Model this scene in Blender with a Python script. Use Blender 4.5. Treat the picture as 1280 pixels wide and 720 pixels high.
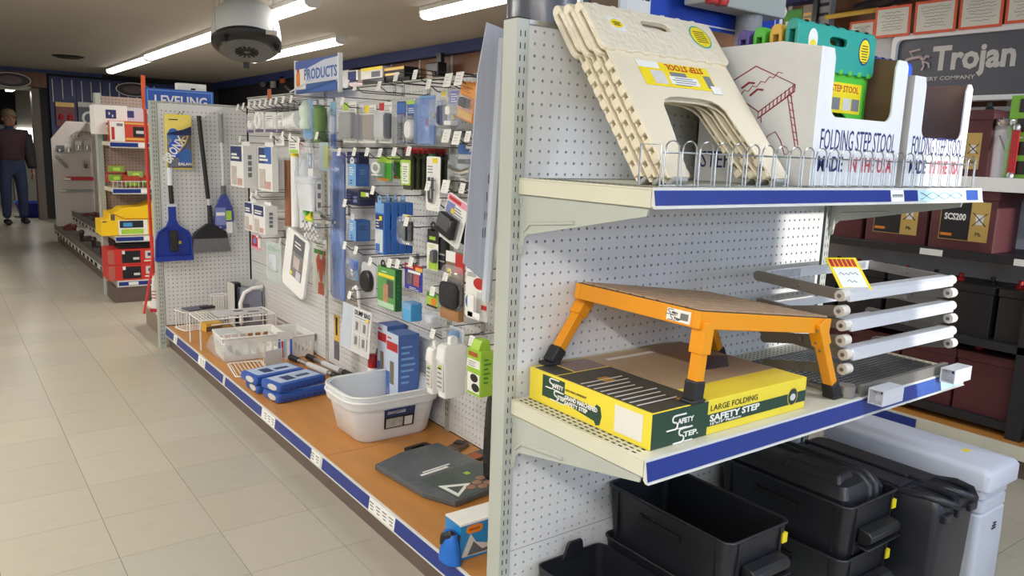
import bpy, math, random
from mathutils import Vector, Matrix

random.seed(7)
for _o in list(bpy.data.objects):
    bpy.data.objects.remove(_o)
SC = bpy.context.scene
COL = SC.collection

# ------------------------------------------------------------------ camera
cam_data = bpy.data.cameras.new('camera')
cam_data.sensor_width = 36.0
cam_data.lens = 973.63 / 1280 * 36.0
cam_data.clip_start = 0.02
cam_data.clip_end = 100
cam = bpy.data.objects.new('camera', cam_data)
COL.objects.link(cam)
cam.matrix_world = Matrix(((0.805644, 0.074618, -0.587682, -1.04548),
                           (-0.591399, 0.158964, -0.790555, -1.38794),
                           (0.034431, 0.984461, 0.172197, 1.27593),
                           (0, 0, 0, 1)))
SC.camera = cam

# ------------------------------------------------------------------ world, daylight, exposure
SC.view_settings.view_transform = 'Standard'
SC.view_settings.look = 'None'
SC.view_settings.gamma = 1.0
SC.view_settings.use_curve_mapping = False
SC.view_settings.exposure = -0.08
try:
    SC.cycles.use_denoising = True
    SC.cycles.max_bounces = 7
    SC.cycles.transparent_max_bounces = 16
    SC.cycles.caustics_reflective = False
    SC.cycles.caustics_refractive = False
except Exception:
    pass
world = bpy.data.worlds.new('world')
SC.world = world
world.use_nodes = True
wb = world.node_tree.nodes['Background']
wb.inputs[0].default_value = (0.62, 0.76, 1.0, 1)
wb.inputs[1].default_value = 1.2


def area_light(name, loc, rot, sx, sy, energy, color):
    d = bpy.data.lights.new(name, 'AREA')
    d.shape = 'RECTANGLE'
    d.size, d.size_y, d.energy, d.color = sx, sy, energy, color
    o = bpy.data.objects.new(name, d)
    o.location, o.rotation_euler = loc, rot
    COL.objects.link(o)
    return o


# daylight through the two shop windows in the front wall (behind the camera)
area_light('daylight_window', (1.9, -4.15, 1.65), (math.radians(90), 0, 0), 2.4, 0.95, 58, (0.56, 0.70, 1.0))
area_light('daylight_window', (-2.2, -4.15, 1.65), (math.radians(90), 0, 0), 2.4, 0.95, 42, (0.66, 0.79, 1.0))
sun_d = bpy.data.lights.new('sun', 'SUN')
sun_d.energy, sun_d.angle, sun_d.color = 4.0, math.radians(1.0), (1.0, 0.96, 0.9)
sun = bpy.data.objects.new('sun', sun_d)
sun.rotation_euler = Vector((-0.045, 1.0, -0.15)).to_track_quat('-Z', 'Y').to_euler()
COL.objects.link(sun)

# ------------------------------------------------------------------ materials
_M = {}


def lin(c):
    return tuple((x / 255 / 12.92) if x / 255 <= 0.04045 else ((x / 255 + 0.055) / 1.055) ** 2.4 for x in c)


def mat(name, rgb=(200, 200, 200), rough=0.5, metal=0.0, noise=0.06, scale=25.0, bump=0.0, bscale=200.0,
        alpha=1.0, trans=0.0, emit=0.0, coat=0.0, stretch=None, spec=None):
    if name in _M:
        return _M[name]
    m = bpy.data.materials.new(name)
    m.use_nodes = True
    nt = m.node_tree
    b = nt.nodes['Principled BSDF']
    c = lin(rgb)
    b.inputs['Roughness'].default_value = rough
    b.inputs['Metallic'].default_value = metal
    if spec is not None:
        b.inputs['Specular IOR Level'].default_value = spec
    if coat:
        b.inputs['Coat Weight'].default_value = coat
        b.inputs['Coat Roughness'].default_value = 0.08
    tc = nt.nodes.new('ShaderNodeTexCoord')
    vec = tc.outputs['Object']
    if stretch:
        mp = nt.nodes.new('ShaderNodeMapping')
        mp.inputs['Scale'].default_value = stretch
        nt.links.new(vec, mp.inputs['Vector'])
        vec = mp.outputs['Vector']
    if noise > 0:
        n = nt.nodes.new('ShaderNodeTexNoise')
        n.inputs['Scale'].default_value = scale
        n.inputs['Detail'].default_value = 4
        nt.links.new(vec, n.inputs['Vector'])
        r = nt.nodes.new('ShaderNodeMix')
        r.data_type = 'RGBA'
        r.inputs[6].default_value = (*[max(0, x * (1 - noise * 2.0)) for x in c], 1)
        r.inputs[7].default_value = (*[min(1, x * (1 + noise * 1.6)) for x in c], 1)
        nt.links.new(n.outputs['Fac'], r.inputs[0])
        nt.links.new(r.outputs[2], b.inputs['Base Color'])
    else:
        b.inputs['Base Color'].default_value = (*c, 1)
    if bump > 0:
        n2 = nt.nodes.new('ShaderNodeTexNoise')
        n2.inputs['Scale'].default_value = bscale
        nt.links.new(vec, n2.inputs['Vector'])
        bp = nt.nodes.new('ShaderNodeBump')
        bp.inputs['Strength'].default_value = bump
        bp.inputs['Distance'].default_value = 0.004
        nt.links.new(n2.outputs['Fac'], bp.inputs['Height'])
        nt.links.new(bp.outputs['Normal'], b.inputs['Normal'])
    if trans > 0:
        b.inputs['Transmission Weight'].default_value = trans
    if emit > 0:
        b.inputs['Emission Color'].default_value = (*c, 1)
        b.inputs['Emission Strength'].default_value = emit
    if alpha < 1:
        b.inputs['Alpha'].default_value = alpha
    _M[name] = m
    return m


def clear_mat(name, rgb=(235, 240, 245), alpha=0.18, rough=0.12, bump=0.0, bscale=40):
    """thin clear plastic film"""
    if name in _M:
        return _M[name]
    m = mat(name, rgb, rough, 0, 0, alpha=alpha, bump=bump, bscale=bscale, spec=0.8)
    return m


# ------------------------------------------------------------------ mesh builder
class MB:
    def __init__(self, mat0=None):
        self.v, self.f, self.mi, self.mats = [], [], [], []
        self.M = None
        self.cur = 0
        if mat0 is not None:
            self.use(mat0)

    def use(self, m):
        if m not in self.mats:
            self.mats.append(m)
        self.cur = self.mats.index(m)
        return self

    def add(self, vs, fs, m=None):
        if m is not None:
            self.use(m)
        o = len(self.v)
        if self.M is not None:
            vs = [tuple(self.M @ Vector(p)) for p in vs]
        self.v.extend(vs)
        self.f.extend([tuple(i + o for i in f) for f in fs])
        self.mi.extend([self.cur] * len(fs))
        return self

    def box(self, x0, y0, z0, x1, y1, z1, m=None):
        return self.add([(x0, y0, z0), (x1, y0, z0), (x1, y1, z0), (x0, y1, z0),
                         (x0, y0, z1), (x1, y0, z1), (x1, y1, z1), (x0, y1, z1)],
                        [(0, 3, 2, 1), (4, 5, 6, 7), (0, 1, 5, 4), (1, 2, 6, 5), (2, 3, 7, 6), (3, 0, 4, 7)], m)

    def hull8(self, bottom, top, m=None):
        return self.add(list(bottom) + list(top),
                        [(0, 3, 2, 1), (4, 5, 6, 7), (0, 1, 5, 4), (1, 2, 6, 5), (2, 3, 7, 6), (3, 0, 4, 7)], m)

    def prism(self, poly, d0, d1, axis='y', m=None):
        def P(u, v, d):
            return (u, d, v) if axis == 'y' else ((d, u, v) if axis == 'x' else (u, v, d))
        n = len(poly)
        vs = [P(u, v, d0) for u, v in poly] + [P(u, v, d1) for u, v in poly]
        fs = [tuple(range(n)), tuple(range(2 * n - 1, n - 1, -1))]
        fs += [(i, i + n, (i + 1) % n + n, (i + 1) % n) for i in range(n)]
        return self.add(vs, fs, m)

    def ring(self, outer, inner, d0, d1, axis='y', m=None):
        def P(u, v, d):
            return (u, d, v) if axis == 'y' else ((d, u, v) if axis == 'x' else (u, v, d))
        n = len(outer)
        vs = [P(u, v, d) for d in (d0, d1) for pl in (outer, inner) for u, v in pl]
        fs = []
        for i in range(n):
            j = (i + 1) % n
            fs += [(i, j, n + j, n + i), (2 * n + i, 3 * n + i, 3 * n + j, 2 * n + j),
                   (i, 2 * n + i, 2 * n + j, j), (n + i, n + j, 3 * n + j, 3 * n + i)]
        return self.add(vs, fs, m)

    def loft(self, loops, m=None, cap=(True, True)):
        n = len(loops[0])
        vs = [p for l in loops for p in l]
        fs = []
        for k in range(len(loops) - 1):
            for i in range(n):
                j = (i + 1) % n
                fs.append((k * n + i, k * n + j, (k + 1) * n + j, (k + 1) * n + i))
        if cap[0]:
            fs.append(tuple(range(n - 1, -1, -1)))
        if cap[1]:
            fs.append(tuple(range((len(loops) - 1) * n, len(loops) * n)))
        return self.add(vs, fs, m)

    def cyl(self, p0, p1, r0, r1=None, n=12, m=None):
        r1 = r0 if r1 is None else r1
        p0, p1 = Vector(p0), Vector(p1)
        d = (p1 - p0).normalized()
        a = d.orthogonal().normalized()
        b = d.cross(a)
        l0 = [tuple(p0 + r0 * (math.cos(2 * math.pi * i / n) * a + math.sin(2 * math.pi * i / n) * b)) for i in range(n)]
        l1 = [tuple(p1 + r1 * (math.cos(2 * math.pi * i / n) * a + math.sin(2 * math.pi * i / n) * b)) for i in range(n)]
        return self.loft([l0, l1], m)

    def tube(self, pts, r, n=6, m=None, closed=False):
        pts = [Vector(p) for p in pts]
        loops = []
        a = None
        N = len(pts)
        for i, p in enumerate(pts):
            q0 = pts[i - 1] if (i > 0 or closed) else p
            q1 = pts[(i + 1) % N] if (i < N - 1 or closed) else p
            d = (q1 - q0)
            d = d.normalized() if d.length > 1e-9 else Vector((0, 0, 1))
            if a is None:
                a = d.orthogonal().normalized()
            else:
                a = (a - d * a.dot(d))
                a = a.normalized() if a.length > 1e-6 else d.orthogonal().normalized()
            b = d.cross(a)
            rr_ = r[i] if isinstance(r, (list, tuple)) else r
            loops.append([tuple(p + rr_ * (math.cos(2 * math.pi * k / n) * a + math.sin(2 * math.pi * k / n) * b)) for k in range(n)])
        if closed:
            loops.append(loops[0])
        return self.loft(loops, m, (not closed, not closed))

    def lathe(self, prof, n=20, c=(0, 0, 0), m=None, sx=1.0, sy=1.0, cap=(True, True)):
        loops = [[(c[0] + r * sx * math.cos(2 * math.pi * i / n), c[1] + r * sy * math.sin(2 * math.pi * i / n), c[2] + z)
                  for i in range(n)] for r, z in prof]
        return self.loft(loops, m, cap)

    def build(self, name, parent=None, smooth=35, bevel=0.0, seg=2, kind=None, loc=None):
        me = bpy.data.meshes.new(name)
        me.from_pydata(self.v, [], self.f)
        for m in self.mats:
            me.materials.append(m)
        if len(self.mats) > 1:
            me.polygons.foreach_set('material_index', self.mi)
        me.validate()
        if smooth:
            me.shade_smooth()
            me.set_sharp_from_angle(angle=math.radians(smooth))
        me.update()
        o = bpy.data.objects.new(name, me)
        COL.objects.link(o)
        if parent is not None:
            o.parent = parent
        if loc is not None:
            o.location = loc
        if bevel > 0:
            md = o.modifiers.new('bevel', 'BEVEL')
            md.width = bevel
            md.segments = seg
            md.limit_method = 'ANGLE'
            md.angle_limit = math.radians(40)
        if kind:
            o['kind'] = kind
        return o


def rr(x0, y0, x1, y1, r, n=4):
    p = []
    for cx, cy, a0 in ((x1 - r, y1 - r, 0), (x0 + r, y1 - r, 90), (x0 + r, y0 + r, 180), (x1 - r, y0 + r, 270)):
        for i in range(n + 1):
            a = math.radians(a0 + 90 * i / n)
            p.append((cx + r * math.cos(a), cy + r * math.sin(a)))
    return p


def ell(cx, cy, rx, ry, n=20):
    return [(cx + rx * math.cos(2 * math.pi * i / n), cy + ry * math.sin(2 * math.pi * i / n)) for i in range(n)]


def rrz(x0, y0, x1, y1, r, z, n=4):
    return [(u, v, z) for u, v in rr(x0, y0, x1, y1, r, n)]


def T(loc=(0, 0, 0), rx=0, ry=0, rz=0):
    return Matrix.Translation(loc) @ Matrix.Rotation(math.radians(rz), 4, 'Z') @ Matrix.Rotation(math.radians(ry), 4, 'Y') @ Matrix.Rotation(math.radians(rx), 4, 'X')


# ------------------------------------------------------------------ things
def tag(o, label, cat, group=None):
    o['label'] = label
    o['category'] = cat
    if group:
        o['group'] = group
    return o


def thing(name, label, cat, loc=(0, 0, 0), rz=0.0, group=None, rx=0.0, ry=0.0):
    o = bpy.data.objects.new(name, None)
    o.empty_display_size = 0.05
    COL.objects.link(o)
    o.location = loc
    o.rotation_euler = (math.radians(rx), math.radians(ry), math.radians(rz))
    return tag(o, label, cat, group)


def struct(o):
    o['kind'] = 'structure'
    return o


def dup(root, loc, rz=None, label=None, group=None, rx=None, ry=None):
    r = root.copy()
    COL.objects.link(r)
    r.location = loc
    e = list(r.rotation_euler)
    if rx is not None:
        e[0] = math.radians(rx)
    if ry is not None:
        e[1] = math.radians(ry)
    if rz is not None:
        e[2] = math.radians(rz)
    r.rotation_euler = e
    if label:
        r['label'] = label
    if group:
        r['group'] = group
    for ch in list(root.children):
        c = ch.copy()
        COL.objects.link(c)
        c.parent = r
        for g in list(ch.children):
            d = g.copy()
            COL.objects.link(d)
            d.parent = c
    return r


_FIT = []


def txt(s, parent, loc, h, w=None, m=None, rot=(90, 0, 0), bold=0.0, name='lettering', align='CENTER', shear=0.0):
    """raised or printed lettering; h is the capital height, w the fitted width"""
    cu = bpy.data.curves.new(name, 'FONT')
    cu.body = s
    cu.size = h / 0.70
    cu.align_x = align
    cu.extrude = 0.0002
    cu.offset = bold * h
    cu.shear = shear
    cu.resolution_u = 2
    cu.fill_mode = 'BOTH'
    o = bpy.data.objects.new(name, cu)
    COL.objects.link(o)
    o.parent = parent
    o.location = loc
    o.rotation_euler = [math.radians(a) for a in rot]
    if m:
        cu.materials.append(m)
    o.name = 'lettering_curve'
    _FIT.append((o, w))
    return o


def fit_texts():
    """curves to plain meshes, scaled to the wanted width"""
    bpy.context.view_layer.update()
    dg = bpy.context.evaluated_depsgraph_get()
    for o, w in _FIT:
        me = bpy.data.meshes.new_from_object(o.evaluated_get(dg))
        n = bpy.data.objects.new('lettering', me)
        COL.objects.link(n)
        n.parent = o.parent
        n.location, n.rotation_euler = o.location, o.rotation_euler
        xs = [v.co.x for v in me.vertices]
        if w and xs and max(xs) > min(xs):
            n.scale = (w / (max(xs) - min(xs)), 1, 1)
        n['kind'] = 'stuff'
        cu = o.data
        bpy.data.objects.remove(o)
        bpy.data.curves.remove(cu)
    _FIT.clear()


def pegboard(mb, n0, n1, p0, p1, hole, thick, place, sides=8, pitch0=0.0254, pitch1=0.0254, border=(0, 0, 0, 0)):
    """board with real holes. place(u, v, d) -> xyz; d = 0 front, d = thick back; (p0, p1) = first hole centre"""
    vs, fs = [], []
    hu, hv = pitch0 / 2, pitch1 / 2
    k = sides
    for i in range(n0):
        for j in range(n1):
            cu, cv = p0 + i * pitch0, p1 + j * pitch1
            o = len(vs)
            if k == 8:
                outer = [(hu, 0), (hu, hv), (0, hv), (-hu, hv), (-hu, 0), (-hu, -hv), (0, -hv), (hu, -hv)]
            else:
                outer = [(hu, hv), (-hu, hv), (-hu, -hv), (hu, -hv)]
            a0 = 0 if k == 8 else math.pi / 4
            for a, b in outer:
                vs.append(place(cu + a, cv + b, 0))
            for t in range(k):
                vs.append(place(cu + hole * math.cos(a0 + 2 * math.pi * t / k), cv + hole * math.sin(a0 + 2 * math.pi * t / k), 0))
            for t in range(k):
                vs.append(place(cu + hole * math.cos(a0 + 2 * math.pi * t / k), cv + hole * math.sin(a0 + 2 * math.pi * t / k), thick))
            for t in range(k):
                u = (t + 1) % k
                fs.append((o + t, o + u, o + k + u, o + k + t))
                fs.append((o + k + t, o + k + u, o + 2 * k + u, o + 2 * k + t))
    l, r, b, tp = border
    u0, u1 = p0 - hu, p0 + (n0 - 1) * pitch0 + hu
    v0, v1 = p1 - hv, p1 + (n1 - 1) * pitch1 + hv

    def q(a0, b0, a1, b1):
        o = len(vs)
        vs.extend([place(a0, b0, 0), place(a1, b0, 0), place(a1, b1, 0), place(a0, b1, 0)])
        fs.append((o, o + 1, o + 2, o + 3))
    if l > 0:
        q(u0 - l, v0 - b, u0, v1 + tp)
    if r > 0:
        q(u1, v0 - b, u1 + r, v1 + tp)
    if b > 0:
        q(u0, v0 - b, u1, v0)
    if tp > 0:
        q(u0, v1, u1, v1 + tp)
    mb.add(vs, fs)
    return mb


# shared materials
M_PEG = mat('pegboard_white', (214, 214, 214), 0.55, noise=0.03, scale=6)
M_PEGW = mat('pegboard_aged', (205, 196, 190), 0.6, noise=0.06, scale=6)
M_UP = mat('upright_grey', (176, 180, 172), 0.4, noise=0.05, scale=8)
M_CREAM = mat('shelf_cream', (206, 204, 184), 0.42, noise=0.05, scale=6)
M_KICK = mat('kick_brown', (98, 82, 74), 0.45, noise=0.1, scale=5)
M_DECK = mat('deck_laminate', (188, 128, 62), 0.38, noise=0.12, scale=5, stretch=(3, 0.6, 3))
M_BLUE = mat('rail_blue', (30, 52, 132), 0.3, noise=0.08, scale=10)
M_WHITE = mat('white_plastic', (236, 236, 234), 0.35, noise=0.02)
M_PAPER = mat('white_card', (232, 231, 226), 0.6, noise=0.03)
M_BLACK = mat('black_plastic', (22, 23, 27), 0.42, noise=0.05, bump=0.08, bscale=400)
M_DARK = mat('dark_hole', (9, 9, 10), 0.8, noise=0)
M_STEEL = mat('zinc_steel', (168, 170, 172), 0.32, 0.9, noise=0.06)
M_WIRE = mat('hook_wire', (92, 92, 92), 0.35, 0.8, noise=0.03)
M_WIREW = mat('white_wire', (232, 232, 228), 0.35, noise=0.02)
M_INK = mat('black_ink', (28, 28, 32), 0.6, noise=0)
M_INKG = mat('grey_ink', (120, 122, 128), 0.6, noise=0)
M_CLEAR = clear_mat('clear_blister', (235, 240, 246), 0.16, 0.08)
M_FILM = clear_mat('clear_film', (225, 232, 240), 0.22, 0.18, bump=0.6, bscale=35)
M_BEIGE = mat('beige_plastic', (226, 215, 190), 0.34, noise=0.03, scale=8)
M_BEIGET = mat('beige_plastic_dimpled', (230, 220, 198), 0.28, noise=0.03, scale=8, bump=0.9, bscale=75)
M_YEL = mat('label_yellow', (240, 216, 38), 0.4, noise=0.04)
M_RED = mat('label_red', (186, 40, 42), 0.45, noise=0.04)
M_LGREY = mat('light_grey_card', (206, 204, 200), 0.6, noise=0.03)
M_TEAL = mat('teal_plastic', (48, 160, 146), 0.38, noise=0.05)
M_LIME = mat('lime_plastic', (88, 190, 62), 0.36, noise=0.05)
M_SAND = mat('yellow_plastic', (222, 178, 74), 0.38, noise=0.05)
M_PURP = mat('purple_plastic', (98, 84, 150), 0.38, noise=0.05)
M_COB = mat('cobalt_plastic', (44, 84, 200), 0.36, noise=0.05)
M_CARD = mat('brown_card', (128, 102, 76), 0.75, noise=0.08, scale=12)
M_NAVY = mat('navy_ink', (44, 50, 110), 0.5, noise=0)
M_SHOE = mat('rubber_grey', (160, 160, 160), 0.6, noise=0.05)

# ================================================================== SETTING
ZC, XR, YF, XL, YB = 2.25, 3.0, 12.6, -3.4, -4.0
M_TILE = [mat('floor_tile_%s' % n, c, 0.27, noise=0.03, scale=14, bump=0.05, bscale=60, stretch=(1, 3, 1))
          for n, c in (('sand', (172, 166, 151)), ('bone', (175, 169, 154)), ('grey', (169, 164, 150)), ('warm', (173, 166, 150)))]
M_GROUT = mat('tile_joint', (70, 66, 60), 0.8, noise=0.1)
floor = struct(MB(M_GROUT).box(XL, YB, -0.05, XR, 16.5, -0.0025).build('floor', smooth=0))
TS, G = 0.3048, 0.0007
tx0, ty0 = -0.6701, 1.7072
cells = []
for i in range(-10, 13):
    for j in range(-19, 49):
        x, y = tx0 + i * TS, ty0 + j * TS
        if x < XL or x + TS > XR or y < YB or y + TS > 16.4:
            continue
        cells.append((x, y))
# the tiles the aisle shows, nearest first
vis = [c for c in cells if c[0] < 0.3 and c[1] > -1.2 and c[0] > -2.2 - 0.0 * c[1] or (c[0] > 1.2 and -1.0 < c[1] < 1.5)]
vis.sort(key=lambda c: (c[0] + 1.0) ** 2 + (c[1] + 1.4) ** 2)
near = set(vis[:290])
tile_me = []
for m in M_TILE:
    mb = MB(m).box(G, G, -0.003, TS - G, TS - G, 0)
    o = mb.build('tile', floor, smooth=0)
    tile_me.append(o)
first = [True] * 4
for x, y in vis[:290]:
    k = random.randrange(4)
    if first[k]:
        o = tile_me[k]
        first[k] = False
    else:
        o = tile_me[k].copy()
        COL.objects.link(o)
    o.location = (x, y, 0)
rest = MB()
for x, y in cells:
    if (x, y) not in near:
        rest.box(x + G, y + G, -0.003, x + TS - G, y + TS - G, 0, M_TILE[random.randrange(4)])
rest.build('far_tiles', floor, smooth=0, kind='stuff')

M_CEIL = mat('ceiling_paint', (158, 152, 143), 0.8, noise=0.05, scale=1.2, bump=0.06, bscale=120)
struct(MB(M_CEIL).box(XL, YB, ZC, XR, 16.5, ZC + 0.1).build('ceiling', smooth=0))
M_WOOD = mat('brown_panelling', (120, 78, 48), 0.5, noise=0.22, scale=3, stretch=(6, 6, 0.5))
M_WOODD = mat('dark_panelling', (58, 40, 34), 0.6, noise=0.2, scale=3, stretch=(6, 6, 0.5))
M_TRIM = mat('blue_trim', (38, 54, 112), 0.5, noise=0.05)
M_DWALL = mat('black_wall', (24, 23, 26), 0.7, noise=0.15, scale=4)
M_CREAMW = mat('wall_cream', (196, 192, 180), 0.7, noise=0.05, scale=2)
wr = struct(MB(M_CREAMW).box(XR, YB, 0, XR + 0.1, 16.5, ZC).build('wall_right', smooth=0))
# brown panels of the right wall above the racks, each panel a piece, light batten over each joint
PW = 0.61
for k in range(19):
    y0 = -1.6 + k * PW
    MB(M_WOOD).box(XR - 0.012, y0 + 0.002, 1.0, XR, y0 + PW - 0.002, ZC - 0.09).build('panel', wr, smooth=0)
    MB(M_PEGW).box(XR - 0.022, y0 - 0.012, 1.0, XR - 0.010, y0 + 0.012, ZC - 0.09).build('batten', wr, smooth=0, bevel=0.002)
struct(MB(M_TRIM).box(XR - 0.10, YB, ZC - 0.10, XR, YF, ZC).build('trim_1', smooth=0, bevel=0.004))
struct(MB(M_CREAMW).box(XL - 0.1, YB, 0, XL, 16.5, ZC).build('wall_left', smooth=0))
# front wall (behind the camera) with two window openings
fw = MB(M_CREAMW)
for x0, x1 in ((XL, -3.3), (-1.0, 1.16), (2.95, XR)):
    fw.box(x0, YB - 0.1, 0, x1, YB, ZC)
for x0, x1 in ((-3.3, -1.0), (1.16, 2.95)):
    fw.box(x0, YB - 0.1, 0, x1, YB, 1.2)
    fw.box(x0, YB - 0.1, 2.15, x1, YB, ZC)
struct(fw.build('wall_front', smooth=0))
# far wall: opening at left, black wall at right
ODX = 0.235                                        # right side of the doorway
fwl = MB(M_DWALL)
fwl.box(ODX, YF, 0, XR, YF + 0.12, ZC)
fwl.box(XL, YF, 1.98, ODX, YF + 0.12, ZC, M_WOODD)
fwl.box(XL, YF, 0, -1.3, YF + 0.12, 1.98, M_WOODD)
struct(fwl.build('wall_far', smooth=0))
struct(MB(M_TRIM).box(XL, YF - 0.02, ZC - 0.05, 1.2, YF, ZC).build('trim_2', smooth=0))
struct(MB(M_CREAMW).box(-1.3, YF - 0.02, 1.93, ODX, YF + 0.14, 1.99).build('door_1', smooth=0, bevel=0.004))
struct(MB(M_CREAMW).box(XL, 16.4, 0, XR, 16.5, ZC).build('wall_backroom', smooth=0))

# ================================================================== CEILING FITTINGS
M_TUBE = mat("lamp_diffuser", (255, 250, 240), 0.4, noise=0, emit=5.0)
M_LAMPB = mat('lamp_body', (215, 214, 208), 0.5, noise=0.02)


def strip_light(x, y0, y1, label, energy, w=0.12, col=(1.0, 0.96, 0.90)):
    t = thing('ceiling_light', label, 'light', (x, (y0 + y1) / 2, ZC), group='fluorescent ceiling lights')
    L = (y1 - y0) / 2
    MB(M_LAMPB).box(-w / 2, -L, -0.03, w / 2, L, 0).build('housing', t, smooth=0, bevel=0.003)
    d = MB(M_TUBE)
    d.prism([(-w / 2 + 0.004, -0.03), (-w / 2 + 0.008, -0.062), (-w / 2 + 0.03, -0.078), (w / 2 - 0.03, -0.078), (w / 2 - 0.008, -0.062), (w / 2 - 0.004, -0.03)], -L + 0.012, L - 0.012, 'y')
    d.build('diffuser', t, smooth=30)
    for s in (-L, L - 0.012):
        e = MB(M_LAMPB)
        e.prism([(-w / 2, -0.03), (-w / 2 + 0.005, -0.064), (-w / 2 + 0.03, -0.081), (w / 2 - 0.03, -0.081), (w / 2 - 0.005, -0.064), (w / 2, -0.03)], s, s + 0.012, 'y')
        e.build('end_cap', t, smooth=0)
    a = area_light('lamp_light', (x, (y0 + y1) / 2, ZC - 0.085), (0, 0, 0), w * 0.8, y1 - y0, energy, col)
    return t


strip_light(1.09, 8.75, 11.2, 'long white strip light on the ceiling left of the round heater, far half', 26)
strip_light(1.06, 3.75, 8.6, 'long white strip light on the ceiling running behind the round white heater', 70)
strip_light(1.98, 5.35, 7.8, 'white strip light whose end shows just right of the round heater', 40)
strip_light(1.84, 1.2, 3.62, 'white strip light at the top middle, its far end showing', 36)
# lamps added out of view, left of and behind the camera, to brighten the aisle
strip_light(-1.75, -2.6, -0.2, 'added white strip light over the open floor left of the camera, front one', 85)
strip_light(-1.75, 1.2, 3.6, 'added white strip light over the open floor left of the aisle, middle one', 85)
strip_light(-1.75, 5.0, 7.4, 'added white strip light over the open floor left of the aisle, far one', 40)
strip_light(0.85, -3.2, -0.9, 'added cool white strip light over the floor in front of the end cap', 38, col=(0.78, 0.87, 1.0))  # added, unseen: throws the shelves' shade down the end cap
# round heater hung from the ceiling
ht = thing('fan_heater', 'round white fan heater with a black underside hung on chains from the ceiling', 'heater', (0.695, 4.0, 1.868), rz=-17.9, rx=-20)
HI = (Matrix.Rotation(math.radians(-17.9), 4, 'Z') @ Matrix.Rotation(math.radians(-20), 4, 'X'))
M_HW = mat('heater_white', (226, 230, 232), 0.28, noise=0.02)
b = MB(M_HW)
b.lathe([(0.212, 0.05), (0.222, 0.08), (0.222, 0.13), (0.214, 0.19), (0.198, 0.25), (0.165, 0.30), (0.10, 0.33), (0.0, 0.34)], 36)
b.build('dome', ht, smooth=60)
b = MB(mat('heater_black', (30, 31, 34), 0.4, noise=0.06))
b.lathe([(0.0, 0.0), (0.15, 0.004), (0.19, 0.016), (0.216, 0.04), (0.224, 0.055), (0.224, 0.072), (0.20, 0.076)], 36)
b.build('base_ring', ht, smooth=40)
b = MB(mat('heater_grille', (78, 80, 84), 0.5, noise=0.08))
b.lathe([(0.0, -0.003), (0.17, 0.004), (0.17, 0.012)], 36)
b.build('grille_plate', ht, smooth=30)
b = MB(M_DARK)
for k in range(14):
    a = 2 * math.pi * k / 14
    b.M = T((0, 0, -0.003), rz=math.degrees(a))
    b.box(0.02, -0.006, -0.002, 0.075, 0.006, 0.004)
b.build('grille_slot', ht, smooth=0, kind='stuff')
for a in (-2.3, -0.35, 1.6):
    x, y = 0.21 * math.cos(a), 0.21 * math.sin(a)
    b = MB(M_BLACK)
    b.M = T((x, y, 0.0), rz=math.degrees(a))
    b.prism([(-0.03, 0.03), (0.02, 0.02), (0.012, -0.02), (-0.012, -0.02)], -0.02, 0.02, 'y')
    b.build('foot_bracket', ht, smooth=0, bevel=0.004)
for a in (-2.55, -0.75, 0.6, 2.4):
    p = HI @ Vector((0.228 * math.cos(a), 0.228 * math.sin(a), 0.06))
    b = MB(M_STEEL)
    b.M = HI.inverted()
    n = 26
    L = (ZC - 1.868) - p.z
    for i in range(n):
        z = p.z + i * L / n
        b.tube([(p.x, p.y, z), (p.x, p.y, z + L / n * 0.92)], 0.0032 if i % 2 else 0.0022, 4)
    b.build('chain', ht, kind='stuff')
MB(M_LGREY).box(0.12, -0.225, 0.04, 0.19, -0.19, 0.052).build('rating_plate', ht, smooth=0)
# round air vent
vt = thing('air_vent', 'round black air vent in the ceiling with a soot stain round it', 'vent', ((0.4018, 9.899, 2.25)[0], (0.4018, 9.899, 2.25)[1] - 0.0, ZC))
MB(M_DARK).lathe([(0.14, -0.02), (0.17, -0.012), (0.18, 0.0)], 24).build('vent_plate', vt, smooth=40)
b = MB(mat('vent_slot', (50, 48, 46), 0.6, noise=0.05))
for r in (0.05, 0.09, 0.125):
    b.tube([(r * math.cos(2 * math.pi * k / 20), r * math.sin(2 * math.pi * k / 20), -0.022) for k in range(20)], 0.006, 5, closed=True)
b.build('vent_ring', vt, kind='stuff')

# ================================================================== MAIN GONDOLA (aisle side faces -x)
PX = 0.58                      # face of the aisle pegboard
DZ = 0.14                      # deck height
gon = thing('gondola', 'long white pegboard shelving run with a brown laminate base deck along the aisle', 'shelving', (0.6, 1.85, 0))


def gp(o):                     # parts were modelled in world space
    o.parent = gon
    o.location = Vector(o.location) - Vector((0.6, 1.85, 0))
    return o


def slots(mb, x0, x1, y, z0, z1, m=M_DARK, axis='y'):
    z = z0
    while z < z1:
        for c in (x0, x1):
            if axis == 'y':
                mb.box(c - 0.0014, y - 0.0006, z, c + 0.0014, y + 0.002, z + 0.013, m)
            else:
                mb.box(y - 0.0006, c - 0.0014, z, y + 0.002, c + 0.0014, z + 0.013, m)
        z += 0.0254


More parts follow.
